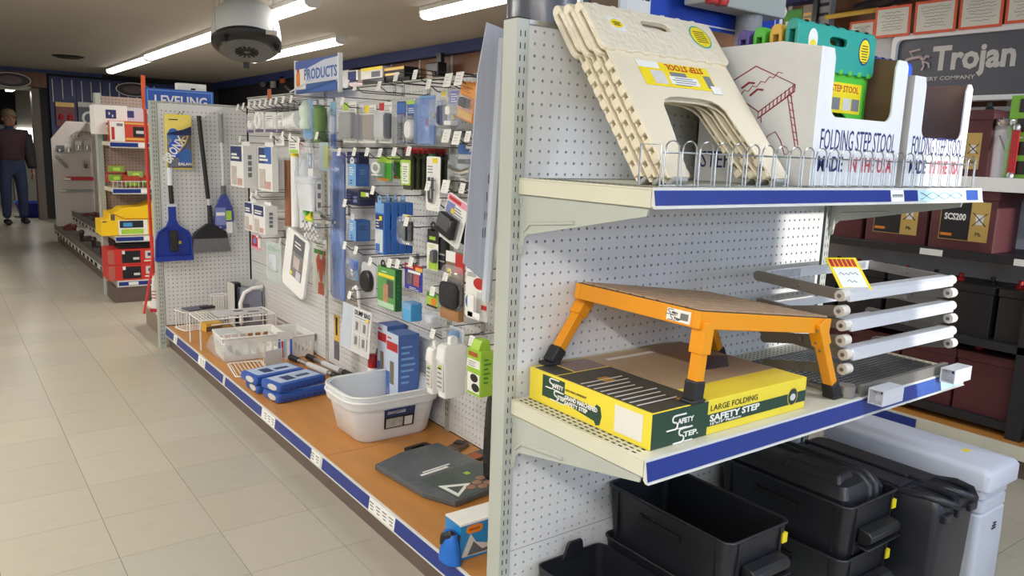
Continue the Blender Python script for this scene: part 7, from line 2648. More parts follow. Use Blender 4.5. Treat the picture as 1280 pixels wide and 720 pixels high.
fr(0.09, 0.75, 0.17, 0.88, M_INKG, 'printed_figure', 2)
fr(0.30, 0.25, 0.48, 0.75, M_BLACK, 'printed_photo_panel', 2)
fr(0.34, 0.42, 0.44, 0.56, M_LGREY, 'printed_figure', 3)
fr(0.2, 0.1, 0.48, 0.2, M_SAND, 'print_line', 2)
fr(0.2, 0.86, 0.8, 0.94, M_SAND, 'print_line', 2)
fr(0.54, 0.2, 0.75, 0.55, M_SLATE, 'printed_figure', 2)
GP = 'green and red strap packs on the second shelf'
for i, (x, y, z, lab) in enumerate(((0.10, 5.36, 1.005, 'green strap pack, upper left of the stacked packs'), (0.10, 5.36, 0.935, 'green strap pack, lower left of the stacked packs'),
                                   (0.235, 5.34, 0.965, 'green strap pack tilted on the right heap'), (0.20, 5.31, 0.898, 'green strap pack lying front and centre by the wire fence'), (0.33, 5.33, 0.90, 'green strap pack at the right end by the wire fence'))):
    t = thing('strap_pack', lab, 'pack', (x, y, z), rz=(-6, 4, 8, 0, -10)[i], rx=(0, 0, -12, 30, 24)[i], group=GP)
    o = MB(mat('strap_red', (160, 56, 44), 0.5, noise=0.1)).box(-0.06, 0, 0, 0.06, 0.09, 0.062).build('pack_body', t, smooth=0, bevel=0.004)
    MB(mat('strap_green', (126, 160, 62), 0.5, noise=0.25, scale=25)).box(-0.057, -0.0006, 0.012, 0.057, 0, 0.060).build('printed_panel', o, smooth=0)
    MB(M_LGRN).box(-0.02, -0.0012, 0.02, 0.03, -0.0006, 0.045).build('printed_figure', o, smooth=0)
fw_ = MB(M_WIREW)
for i in range(14):
    fw_.tube([(-0.10 + i * 0.03, 0, 0), (-0.10 + i * 0.03, 0, 0.05)], 0.002, 4)
fw_.tube([(-0.10, 0, 0.05), (0.32, 0, 0.05)], 0.003, 4)
fw_.tube([(-0.10, 0, 0.05), (-0.10, 0.3, 0.05)], 0.003, 4)
t = thing('wire_basket_front', 'low white wire front on the second shelf of the second run', 'rack', (0.16, 5.27, 0.897))
fw_.build('peg_wire', t)
# yellow case with a printed card
t = thing('yellow_case', 'big yellow plastic case with a printed picture panel on the third shelf', 'case', (0.16, 5.27, 0.528))
M_CASE = mat('case_yellow', (240, 196, 22), 0.4, noise=0.04)
b = MB(M_CASE)
b.prism([(-0.20, 0.0), (0.42, 0.0), (0.42, 0.27), (0.2, 0.265), (0.1, 0.225), (-0.04, 0.215), (-0.08, 0.185), (-0.14, 0.18), (-0.14, 0.125), (-0.20, 0.12)], 0, 0.26, 'y')
bo = b.build('case_body', t, smooth=0, bevel=0.006)
MB(M_DORNG).tube([(-0.14, -0.002, 0.185), (-0.03, -0.002, 0.13), (0.16, -0.002, 0.128), (0.24, -0.002, 0.10), (0.42, -0.002, 0.10)], 0.003, 4).build('case_seam', bo)
q = MB(M_PAPER).box(-0.08, -0.003, 0.005, 0.13, -0.001, 0.12).build('picture_card', bo, smooth=0)
MB(M_INK).box(-0.07, -0.0036, 0.06, 0.10, -0.003, 0.115).build('printed_photo_panel', q, smooth=0)
MB(M_AQ).box(-0.045, -0.0042, 0.07, 0.02, -0.0036, 0.10).build('printed_figure', q, smooth=0)
MB(M_LGRN).box(-0.06, -0.0036, 0.012, 0.10, -0.003, 0.05).build('printed_figure', q, smooth=0)
for x in (-0.115, -0.175):
    MB(M_KICK).box(x - 0.014, -0.002, 0.12 if x > -0.15 else 0.105, x + 0.014, 0.002, 0.165 if x > -0.15 else 0.115).build('case_hole', bo, smooth=0)
t = thing('black_covers', 'stack of folded black covers lying over the red cartons', 'cover', (0.24, 5.29, 0.425))
for k in range(3):
    MB(M_GLOVE).hull8([(-0.17, 0, k * 0.02), (0.3, 0, k * 0.02), (0.3, 0.24, k * 0.02), (-0.17, 0.24, k * 0.02)], [(-0.16, 0.004, k * 0.02 + 0.018), (0.3, 0.004, k * 0.02 + 0.02), (0.3, 0.24, k * 0.02 + 0.02), (-0.15, 0.24, k * 0.02 + 0.016)]).build('folded_cover', t, smooth=0, bevel=0.006)
for k, lab in enumerate(('red carton with a dark picture, lower one at the base of the second run', 'red carton with a dark picture, upper one at the base of the second run')):
    t, o, fr, w, h = ycart('tool_carton', lab, 'carton', (-0.005, 0.44, 5.262, 0.1755 + 0.124 * k, 0.298 + 0.124 * k), 0.28, mat('carton_scarlet', (196, 44, 40), 0.45, noise=0.05), 'red cartons at the base of the second run')
    fr(0.22, 0.1, 0.52, 0.88, M_BLACK, 'printed_photo_panel')
    fr(0.40, 0.3, 0.5, 0.45, M_LGREY, 'printed_figure', 2)
    fr(0.225, 0.68, 0.27, 0.9, M_PAPER, 'paper_tag', 2)
    fr(0.60, 0.35, 0.84, 0.85, M_LGREY)
    fr(0.64, 0.5, 0.72, 0.72, M_NAVY, 'printed_figure', 2)
    fr(0.58, 0.16, 0.86, 0.24, M_PAPER, 'print_line')
    fr(0.0, 0.05, 0.10, 0.95, mat('carton_brick', (178, 92, 80), 0.5, noise=0.06), 'printed_panel')
# ---- low base behind the wing panel with the red marker poles
t = thing('low_base', 'low taupe base unit behind the wing panel', 'base', (0.3, 4.1, 0))
MB(mat('taupe_metal', (138, 120, 106), 0.45, noise=0.06)).box(-0.22, -0.38, 0, 0.27, 0.30, 0.14).build('kick_plate', t, smooth=0)
MB(M_CREAM).box(-0.235, -0.38, 0.14, 0.27, 0.315, 0.158).build('base_top', t, smooth=0, bevel=0.003)
t = thing('marker_pole', 'tall thin red marker pole with a white spring foot, standing behind the wing panel', 'pole', (0.072, 4.05, 0.158))
M_RP = mat('marker_red', (206, 50, 40), 0.4, noise=0.04)
MB(M_RP).tube([(0.0, 0, 0.14), (-0.008, 0, 0.5), (-0.012, 0, 0.92), (-0.01, 0, 1.3)], 0.010, 8).build('pole_tube', t)
MB(mat('marker_orange', (236, 104, 52), 0.4, noise=0.03)).box(-0.026, -0.005, 1.30, -0.002, 0.005, 1.51).build('orange_top', t, smooth=0)
b = MB(M_WHITE)
b.lathe([(0.03, 0.02), (0.03, 0.06), (0.02, 0.08), (0.022, 0.15), (0.008, 0.26)], 12)
b.build('spring_foot', t, smooth=40)
MB(M_RED).lathe([(0.036, 0.0), (0.036, 0.022)], 12).build('red_foot', t, smooth=40)
b = MB(M_RED)
for k in range(3):
    b.lathe([(0.0236, 0.09 + 0.022 * k), (0.0236, 0.096 + 0.022 * k)], 12, cap=(False, False))
b.build('red_stripe', t, kind='stuff')
t = thing('marker_pole', 'second thin red pole leaning beside the first behind the wing panel', 'pole', (0.05, 4.0, 0.158))
MB(M_RP).tube([(-0.06, 0, 0.0), (-0.01, 0, 0.25), (0.03, 0, 0.55)], 0.008, 8).build('pole_tube', t)

# ================================================================== FAR END OF THE SHOP
M_BSLAT = mat('blue_panel', (38, 46, 96), 0.5, noise=0.1, scale=8)
bp = thing('blue_display_panel', 'dark blue display wall with wire hooks at the far end of the aisle', 'display', (1.2, 12.5, 0))
for k in range(5):
    MB(M_BSLAT).box(-0.74 + k * 0.36, 0, 0.08, -0.385 + k * 0.36, 0.05, 2.16).build('panel', bp, smooth=0)
b = MB(M_LGREY)
for i in range(12):
    x = -0.70 + i * 0.13
    b.box(x - 0.006, -0.03, 1.78 + 0.05 * (i % 3), x + 0.006, 0, 2.12)
b.build('hook_strip', bp, smooth=0, kind='stuff')
for i, (lab, x0, x1, z0, z1, m, m2) in enumerate((('yellow topped pack with red fittings on the blue display wall', 0.52, 0.77, 1.42, 1.78, M_MAR, M_SAND), ('grey pack with a coiled cable on the blue display wall', 0.82, 1.10, 1.40, 1.80, M_SLATE, M_LGREY),
                                                 ('pack with a white coiled ring below the red fittings pack', 0.54, 0.78, 1.0, 1.36, M_LGREY, M_VIO), ('black and white pack low on the blue display wall', 0.95, 1.08, 1.18, 1.40, M_BLACK, M_PAPER),
                                                 ('lime card pack at the top of the blue display wall, left of another', 1.12, 1.27, 1.52, 1.66, M_OLIVE, M_LGRN), ('lime card pack at the top of the blue display wall, right one', 1.32, 1.48, 1.50, 1.62, M_OLIVE, M_LGRN),
                                                 ('yellow carton at the foot of the hanging packs', 0.62, 0.76, 0.86, 1.02, M_SAND, M_ORNG))):
    t = thing('hanging_pack', lab, 'pack', ((x0 + x1) / 2, 12.44, z0), group='packs on the far blue display wall')
    w, h = x1 - x0, z1 - z0
    o = MB(m).box(-w / 2, 0, 0, w / 2, 0.03, h).build('backing_card', t, smooth=0)
    MB(m2).box(-w / 2, -0.002, h * 0.82, w / 2, 0, h).build('printed_panel', o, smooth=0)
    if i in (1, 2):
        MB(M_WHITE).tube([(0.3 * w * math.cos(a), -0.02, h * 0.4 + 0.22 * h * math.sin(a)) for a in [2 * math.pi * k / 12 for k in range(12)]], 0.02, 6, closed=True).build('coil', t)
    if i == 0:
        for s in (-1, 1):
            MB(M_RED).lathe([(0.04, 0), (0.02, 0.08)], 8, (s * 0.06, -0.02, h * 0.3)).build('fitting', t)
# oval plaques
for lab, x, z in (('oval shop plaque with a pale rim on the brown wall over the doorway', -0.03, 2.06), ('dark oval plaque with a pale rim over the blue display wall', 1.62, 2.04)):
    t = thing('oval_plaque', lab, 'plaque', (x, 12.46, z), group='oval wall plaques')
    MB(mat('plaque_dark', (54, 42, 44), 0.5, noise=0.1)).prism(ell(0, 0, 0.27, 0.115, 28), 0, 0.02, 'y').build('plaque_board', t, smooth=0)
    MB(M_LGREY).ring(ell(0, 0, 0.26, 0.108, 28), ell(0, 0, 0.245, 0.097, 28), -0.003, 0, 'y').build('rim_line', t, smooth=0)
    MB(mat('plaque_print', (104, 84, 84), 0.5, noise=0.3, scale=14)).prism(ell(0, 0, 0.15, 0.06, 20), -0.003, 0, 'y').build('plaque_print', t, smooth=0)
struct(MB(mat('jamb_brown', (92, 80, 74), 0.5, noise=0.06)).box(0.215, 12.40, 0, 0.315, 12.62, 1.96).build('trim_3', smooth=0))
struct(MB(M_WOOD).box(-1.3, YF - 0.03, 1.985, 0.44, YF - 0.021, ZC - 0.05).build('wall_header', smooth=0))
# back room
struct(MB(mat('lit_window', (255, 255, 255), 0.5, noise=0, emit=3.0)).box(0.30, 16.35, 1.10, 0.68, 16.39, 1.40).build('window_1', smooth=0))
struct(MB(M_DWALL).box(-2.2, 16.3, 1.45, 0.3, 16.38, 2.25).build('wall_dark', smooth=0))
t = thing('back_room_light', 'white strip light beyond the doorway at the far left', 'light', (0.02, 13.35, 1.97))
MB(M_TUBE).box(-0.05, -0.25, -0.03, 0.05, 0.25, 0.02).build('diffuser', t, smooth=0, bevel=0.01)
MB(M_STEEL).cyl((0, 0, 0.02), (0, 0, 0.26), 0.01).build('stem', t)
area_light('lamp_light', (0.02, 13.35, 1.93), (0, 0, 0), 0.1, 0.5, 16, (1.0, 0.96, 0.90))
t = thing('cabinet', 'low dark cabinet under the bright back room window', 'cabinet', (0.46, 15.9, 0))
MB(M_SLATE).box(-0.15, 0, 0.85, 0.2, 0.3, 1.08).build('body', t, smooth=0)
MB(M_CREAMW).box(-0.3, 0.05, 0, 0.2, 0.3, 0.85).build('cabinet_front', t, smooth=0)
t = thing('blue_tote', 'royal blue plastic tote on the floor beyond the doorway', 'tote', (0.17, 13.0, 0.001))
b = MB(mat('tote_blue', (34, 40, 150), 0.4, noise=0.06))
b.loft([rrz(-0.16, -0.1, 0.16, 0.2, 0.03, 0), rrz(-0.22, -0.14, 0.22, 0.24, 0.03, 0.23), rrz(-0.20, -0.12, 0.20, 0.22, 0.03, 0.23), rrz(-0.15, -0.09, 0.15, 0.19, 0.03, 0.01)])
b.build('tote_wall', t, smooth=40)
b = MB(M_COB).tube([(u, v, 0.23) for u, v in rr(-0.225, -0.145, 0.225, 0.245, 0.03)], 0.012, 6, closed=True)
b.build('rim', t)

# ================================================================== PERSON walking up the aisle
def skin(name, verts, edges, radii, m, parent=None, sub=2, root=0):
    me = bpy.data.meshes.new(name)
    me.from_pydata(verts, edges, [])
    o = bpy.data.objects.new(name, me)
    COL.objects.link(o)
    md = o.modifiers.new('skin', 'SKIN')
    for i, r in enumerate(radii):
        sv = me.skin_vertices[0].data[i]
        sv.radius = r if isinstance(r, tuple) else (r, r)
        sv.use_root = (i == root)
    sb = o.modifiers.new('sub', 'SUBSURF')
    sb.levels = sb.render_levels = sub
    me.materials.append(m)
    md.use_smooth_shade = True
    o.parent = parent
    return o


M_SKIN = mat('skin', (150, 108, 92), 0.5, noise=0.06)
M_JACK = mat('jacket_maroon', (56, 30, 36), 0.8, noise=0.15, scale=12)
M_SLEEVE = mat('sleeve_dark', (36, 34, 38), 0.8, noise=0.15, scale=12)
M_JEAN = mat('jeans_blue', (38, 48, 78), 0.85, noise=0.15, scale=14)
M_BOOT = mat('boot_dark', (26, 24, 24), 0.6, noise=0.1)
M_CAPT = mat('cap_tan', (116, 100, 74), 0.8, noise=0.12)
ps = thing('person', 'person in a dark maroon jacket, blue jeans and tan cap walking by the far doorway', 'person', (-0.135, 11.9, 0), rz=12)
# one continuous body, hips as the root
V = [(0, 0, 0.84), (0, 0.01, 0.98), (0, 0.0, 1.14), (0, 0.0, 1.28), (0, -0.005, 1.345), (0, -0.03, 1.41),
     (0.095, 0.0, 0.78), (0.11, -0.02, 0.44), (0.115, 0.03, 0.08), (-0.095, 0.0, 0.78), (-0.11, -0.05, 0.44), (-0.115, -0.03, 0.08),
     (0.17, 0.0, 1.285), (0.23, 0.03, 1.02), (0.245, -0.05, 0.80), (-0.17, 0.0, 1.285), (-0.23, 0.03, 1.02), (-0.235, -0.06, 0.80)]
Ed = [(0, 1), (1, 2), (2, 3), (3, 4), (4, 5), (0, 6), (6, 7), (7, 8), (0, 9), (9, 10), (10, 11), (3, 12), (12, 13), (13, 14), (3, 15), (15, 16), (16, 17)]
Rr = [(0.15, 0.11), (0.16, 0.115), (0.18, 0.12), (0.15, 0.11), 0.06, 0.055, 0.10, 0.075, 0.055, 0.10, 0.075, 0.055, 0.075, 0.06, 0.042, 0.075, 0.06, 0.042]
skin('body', V, Ed, [r if isinstance(r, tuple) else r for r in Rr], M_JEAN, ps)
# jacket and sleeves over the body
Vj = [(0, 0, 0.86), (0, 0.01, 0.98), (0, 0, 1.14), (0, 0, 1.29), (0, -0.005, 1.34), (0.175, 0, 1.285), (0.235, 0.03, 1.02), (0.248, -0.05, 0.83), (-0.175, 0, 1.285), (-0.235, 0.03, 1.02), (-0.24, -0.06, 0.83)]
Ej = [(0, 1), (1, 2), (2, 3), (3, 4), (3, 5), (5, 6), (6, 7), (3, 8), (8, 9), (9, 10)]
skin('jacket', Vj, Ej, [(0.185, 0.135), (0.19, 0.135), (0.205, 0.14), (0.17, 0.125), 0.075, 0.088, 0.074, 0.055, 0.088, 0.074, 0.055], M_JACK, ps)
for s, hx, hy in ((1, 0.247, -0.055), (-1, -0.238, -0.065)):
    b = MB(M_SLEEVE)
    b.tube([(s * 0.19, 0.0, 1.27), (s * 0.237, 0.03, 1.02), (hx, hy + 0.005, 0.815)], [0.094, 0.080, 0.060], 10)
    b.build('sleeve', ps, smooth=60)
    hd = skin('hand', [(hx, hy, 0.80), (hx, hy - 0.005, 0.755), (hx, hy - 0.01, 0.72)], [(0, 1), (1, 2)], [(0.028, 0.036), (0.022, 0.042), (0.016, 0.034)], M_SKIN, ps, 2)
    for f in range(4):
        yy = hy - 0.038 + f * 0.019
        L = (0.055, 0.066, 0.062, 0.048)[f]
        skin('finger', [(hx, yy, 0.735), (hx, yy, 0.70), (hx - s * 0.008, yy, 0.70 - L * 0.5), (hx - s * 0.022, yy - 0.002, 0.70 - L)], [(0, 1), (1, 2), (2, 3)], [0.0095, 0.0092, 0.0088, 0.0078], M_SKIN, hd, 1)
    skin('thumb', [(hx, hy - 0.02, 0.775), (hx - s * 0.012, hy - 0.050, 0.745), (hx - s * 0.018, hy - 0.058, 0.712)], [(0, 1), (1, 2)], [0.012, 0.0105, 0.009], M_SKIN, hd, 1)
for s, y in ((1, 0.03), (-1, -0.03)):
    skin('shoe', [(s * 0.115, y + 0.05, 0.045), (s * 0.118, y - 0.03, 0.045), (s * 0.128, y - 0.14, 0.032)], [(0, 1), (1, 2)], [(0.048, 0.042), (0.052, 0.046), (0.045, 0.03)], M_BOOT, ps, 2)
hd = MB(M_SKIN)
hd.loft([[(rx_ * math.cos(a), cy_ + ry_ * math.sin(a), z) for a in [2 * math.pi * k / 16 for k in range(16)]] for z, rx_, ry_, cy_ in
         ((1.385, 0.045, 0.045, -0.03), (1.40, 0.055, 0.075, -0.045), (1.43, 0.065, 0.09, -0.04), (1.48, 0.074, 0.098, -0.03), (1.53, 0.076, 0.1, -0.028), (1.57, 0.066, 0.088, -0.026), (1.60, 0.03, 0.05, -0.024))])
ho = hd.build('head', ps, smooth=80)
q = MB(M_SKIN)
q.lathe([(0.0, -0.03), (0.016, -0.02), (0.010, 0.02), (0.0, 0.03)], 8, (0, -0.14, 1.475), sy=1.2)
for s in (-1, 1):
    q.lathe([(0.0, -0.03), (0.012, -0.02), (0.016, 0.015), (0.0, 0.03)], 8, (s * 0.078, -0.02, 1.485), sy=1.8)
q.build('nose_and_ears', ho, smooth=60, kind='stuff')
q = MB(M_INK)
for s in (-1, 1):
    q.lathe([(0.0, -0.007), (0.011, 0.0), (0.0, 0.007)], 8, (s * 0.03, -0.122, 1.505), sy=0.5)
q.box(-0.025, -0.132, 1.427, 0.025, -0.122, 1.433)
q.build('face_marks', ho, smooth=40, kind='stuff')
q = MB(mat('hair_brown', (62, 48, 40), 0.8, noise=0.2))
q.loft([[(rx_ * math.cos(a), -0.012 + ry_ * math.sin(a), z) for a in [math.pi * (-0.1 + 1.2 * k / 11) for k in range(12)]] for z, rx_, ry_ in ((1.44, 0.066, 0.09), (1.50, 0.080, 0.105), (1.54, 0.08, 0.105))], cap=(False, False))
q.build('hair', ps, smooth=60)
c = MB(M_CAPT)
c.lathe([(0.084, 1.525), (0.088, 1.545), (0.082, 1.585), (0.058, 1.615), (0.02, 1.628), (0.0, 1.63)], 16, (0, -0.026, 0), sy=1.25)
c.loft([[(x, y, 1.53 + dz) for x, y in ((-0.075, -0.10), (-0.06, -0.175), (0, -0.20), (0.06, -0.175), (0.075, -0.10))] for dz in (0.0, 0.010)])
c.build('cap', ps, smooth=50)

# black wall far along the right side, with a few dim things hung on it
struct(MB(M_DWALL).box(XR - 0.03, 7.6, 0.0, XR - 0.023, YF, ZC).build('wall_black', smooth=0))
for lab, pos, kind in (('small grey round item hung on the black wall', (2.9, 10.19, 2.132), 0), ('small grey square item hung on the black wall', (2.9, 9.761, 2.101), 1), ('dark glossy tool hung on the black wall near the product sign', (2.9, 9.086, 1.996), 2), ('small orange item high on the black wall', (2.9, 9.38, 2.147), 3)):
    t = thing('wall_item', lab, 'item', pos, rz=-90)
    if kind == 0:
        o = MB(M_SLATE).prism(ell(0, 0, 0.09, 0.05, 14), 0, 0.03, 'y').build('item_body', t, smooth=0)
    elif kind == 2:
        o = MB(M_SLATE).tube([(-0.16, 0, 0.05), (0, 0, 0.0), (0.14, 0, -0.06)], 0.02, 6).build('item_body', t)
    else:
        o = MB(M_GREYB if kind == 1 else M_DORNG).box(-0.07, 0, -0.05, 0.07, 0.03, 0.04).build('item_body', t, smooth=0)

# ================================================================== BATTERY RACK along the right wall (faces -x)
M_RK = mat('rack_black', (34, 34, 38), 0.5, noise=0.1)
M_MARB = mat('battery_maroon', (86, 40, 44), 0.5, noise=0.06, scale=10)
M_BATB = mat('battery_black', (30, 30, 33), 0.4, noise=0.06)
M_GOLD = mat('label_gold', (196, 164, 92), 0.45, noise=0.05)
rk = thing('battery_rack', 'dark steel battery rack along the right wall', 'rack', (2.75, 0.3, DZ))


def rp(o):
    o.parent = rk
    o.location = Vector(o.location) - Vector((2.75, 0.3, DZ))
    return o


for z, x0 in ((1.235, 2.60), (0.915, 2.56), (0.545, 2.56), (0.20, 2.58)):
    m = M_LIPW if z > 1.2 else M_RK
    b = MB(m).box(x0, -0.55, z - 0.035, XR - 0.03, 1.5, z)
    sh = rp(b.build('shelf', smooth=0, bevel=0.002))
    if z > 1.2:
        MB(M_WHITE).box(2.575, -0.55, z - 0.055, 2.595, 1.5, z + 0.004).build('shelf_lip', sh, smooth=0)
    if z == 0.915:
        for y, w in ((0.30, 0.10), (-0.12, 0.16)):
            MB(M_PAPER).box(x0 - 0.002, y - w / 2, z - 0.034, x0, y + w / 2, z - 0.006).build('price_tag', sh, smooth=0)
for y in (-0.13, 1.45):
    rp(MB(M_RK).box(2.56, y - 0.03, DZ, 2.60, y + 0.03, 1.2).build('post', smooth=0))
    rp(MB(M_RK).box(2.92, y - 0.03, DZ, 2.96, y + 0.03, 1.9).build('post', smooth=0))
rp(MB(mat('rack_back', (206, 206, 212), 0.5, noise=0.08, scale=4)).box(2.955, -0.55, 0.4, 2.965, 1.5, 1.56).build('back_panel', smooth=0))
# wooden deck and rail below the rack
dk = thing('rack_base', 'low wooden base deck with a blue and cream rail under the battery rack', 'deck', (2.75, 0.3, 0))
MB(M_DECK).box(-0.24, -1.5, DZ - 0.02, 0.22, 1.5, DZ).build('deck', dk, smooth=0)
MB(M_KICK).box(-0.22, -1.5, 0, -0.20, 1.5, DZ - 0.02).build('kick_plate', dk, smooth=0)
MB(M_CREAM).box(-0.255, -1.5, DZ - 0.055, -0.24, 1.5, DZ + 0.002).build('price_rail', dk, smooth=0)
MB(M_BLUE).box(-0.257, -0.06, DZ - 0.048, -0.255, 0.8, DZ - 0.006).build('price_strip', dk, smooth=0)
MB(M_LIPW).box(-0.258, 0.45, DZ - 0.044, -0.257, 0.55, DZ - 0.010).build('price_strip', dk, smooth=0)


def battery(label, yc, w, h, d, X, z, m, lab=None, group=None, code='SCS200', posts=True):
    t = thing('battery', label, 'battery', (X, yc, z), rz=-90, group=group)
    o = MB(m)
    o.loft([rrz(-w / 2, 0, w / 2, d, 0.008, 0, 2), rrz(-w / 2, 0, w / 2, d, 0.008, h * 0.84, 2), rrz(-w / 2 - 0.004, -0.004, w / 2 + 0.004, d + 0.004, 0.008, h * 0.86, 2), rrz(-w / 2 - 0.004, -0.004, w / 2 + 0.004, d + 0.004, 0.008, h, 2)])
    o = o.build('case', t, smooth=30)
    if posts:
        for s, mm in ((-1, M_RED), (1, M_BLACK)):
            MB(mm).lathe([(0.016, h), (0.018, h + 0.012), (0.010, h + 0.016), (0.010, h + 0.034), (0.0, h + 0.036)], 10, (s * w * 0.3, d * 0.35, 0)).build('terminal', t, smooth=40)
    if lab:
        u0, v0, u1, v1 = lab
        x0, x1, z0, z1 = (u0 - 0.5) * w, (u1 - 0.5) * w, v0 * h, v1 * h
        p = MB(M_GOLD).box(x0, -0.0012, z0, x1, 0, z1).build('paper_label', o, smooth=0)
        xm = x0 + (x1 - x0) * 0.62
        MB(M_INK).box(x0 + 0.003, -0.002, z0 + 0.003, xm, -0.0012, z1 - 0.003).build('dark_field', p, smooth=0)
        txt(code, p, ((x0 + xm) / 2, -0.0026, z0 + (z1 - z0) * 0.52), (z1 - z0) * 0.16, (xm - x0) * 0.72, M_PAPER, bold=0.05)
        MB(M_ORNG).box(x0 + 0.008, -0.0026, z0 + (z1 - z0) * 0.1, x0 + (xm - x0) * 0.45, -0.002, z0 + (z1 - z0) * 0.17).build('orange_line', p, smooth=0)
        cx, cz, r = (xm + x1) / 2, z0 + (z1 - z0) * 0.56, (x1 - xm) * 0.3
        q = MB(M_PAPER)
        q.prism([(cx - r * 0.6, cz - r), (cx + r * 0.6, cz - r), (cx + r * 0.75, cz + r * 0.9), (cx - r * 0.75, cz + r * 0.9)], -0.002, -0.0012, 'y')
        q.build('bin_symbol', p, smooth=0)
        q = MB(M_INK)
        q.tube([(cx - r * 1.2, -0.0026, cz - r * 1.2), (cx + r * 1.2, -0.0026, cz + r * 1.2)], 0.0018, 4)
        q.tube([(cx - r * 1.2, -0.0026, cz + r * 1.2), (cx + r * 1.2, -0.0026, cz - r * 1.2)], 0.0018, 4)
        q.build('crossed_lines', p, smooth=0)
        txt('Pb', p, (cx, -0.0022, z0 + (z1 - z0) * 0.14), (z1 - z0) * 0.1, None, M_INK)
    return t


BG = 'maroon batteries on the rack'
for lab, y0, y1, L in (('maroon battery with a black and gold label, nearest on the middle shelf', (2.6, 0.0648, 1.043)[1], (2.6, 0.3412, 1.017)[1], (0.16, 0.16, 0.90, 0.82)),
                       ('maroon battery with a black and gold label, second on the middle shelf', (2.6, 0.3555, 1.016)[1], (2.6, 0.6451, 0.9884)[1], (0.14, 0.16, 0.86, 0.82)),
                       ('maroon battery third along the middle shelf, mostly behind the end cap', (2.6, 0.6655, 0.9865)[1], (2.6, 0.6655, 0.9865)[1] + 0.24, None)):
    battery(lab, (y0 + y1) / 2, abs(y1 - y0), 0.262, 0.24, 2.60, 0.9155, M_MARB, L, BG, posts=False)
yu = (2.64, 0.1474, 1.38)[1]
battery('maroon battery with a gold label on the white top shelf beside the green packs', yu + 0.13, 0.26, 0.29, 0.2, 2.64, 1.2355, M_MARB, (0.25, 0.12, 0.86, 0.66), BG, code='T105')
BL = 'black batteries on the lower shelf'
for k, lab in enumerate(('black battery with red posts, nearest on the lower shelf', 'black battery with red posts, second on the lower shelf', 'black battery with red posts, third on the lower shelf', 'black battery with dark posts, fourth on the lower shelf', 'black battery farthest along the lower shelf')):
    battery(lab, -0.10 + k * 0.245, 0.225, 0.225, 0.24, 2.60, 0.5455, M_BATB, None, BL)
for k, lab in enumerate(('maroon battery at the bottom of the rack, nearest', 'maroon battery at the bottom of the rack, second', 'maroon battery at the bottom of the rack, third', 'maroon battery at the bottom of the rack, farthest')):
    t = battery(lab, 0.03 + k * 0.255, 0.245, 0.27, 0.24, 2.62, 0.2005, M_MARB, None, BG)
# dark lettered sign in its white frame, on top of the rack
sn = thing('battery_sign', 'large dark sign with a horse emblem in a white frame over the battery rack', 'sign', (2.84, 0.28, 1.58), rz=-90)
W_, H_ = 0.90, 0.325
b = MB(mat('frame_white', (236, 236, 238), 0.4, noise=0.02))
b.ring(rr(-W_ / 2, 0, W_ / 2, H_, 0.03, 4), rr(-W_ / 2 + 0.022, 0.022, W_ / 2 - 0.022, H_ - 0.026, 0.025, 4), -0.03, 0.04, 'y')
b.build('frame', sn, smooth=30)
b = MB(mat('sign_grey', (82, 84, 94), 0.4, noise=0.05, scale=4)).box(-W_ / 2 + 0.015, -0.006, 0.015, W_ / 2 - 0.015, 0.03, H_ - 0.015)
so4 = b.build('sign_board', sn, smooth=0)
# camera sees the left part: emblem, then the word
txt('Trojan', so4, (-0.072, -0.0066, 0.150), 0.105, 0.365, M_LGREY, bold=0.05)
txt('BATTERY COMPANY', so4, (-0.205, -0.0066, 0.100), 0.018, 0.30, M_LGREY, bold=0.01)
hq = MB(mat('emblem_mauve', (196, 178, 180), 0.5, noise=0.05))
hx, hz = -0.345, 0.180
for pts, r in (([(0.05, 0.02), (0.03, 0.035), (0.0, 0.03), (-0.03, 0.025), (-0.05, 0.0)], 0.008), ([(0.05, 0.02), (0.06, 0.035), (0.075, 0.03)], 0.006), ([(-0.05, 0.0), (-0.065, -0.03), (-0.055, -0.045)], 0.0045), ([(-0.045, 0.0), (-0.03, -0.025), (-0.045, -0.045)], 0.0045),
               ([(0.045, 0.015), (0.055, -0.01), (0.045, -0.03)], 0.0045), ([(0.05, 0.012), (0.075, 0.0), (0.08, -0.02)], 0.0045), ([(0.0, 0.035), (-0.02, 0.06), (0.03, 0.068)], 0.006), ([(-0.05, 0.005), (-0.08, 0.02), (-0.075, 0.0)], 0.0045)):
    hq.tube([(hx + u, -0.011, hz + v) for u, v in pts], r * 1.1, 5)
hq.build('horse_emblem', so4, smooth=40)
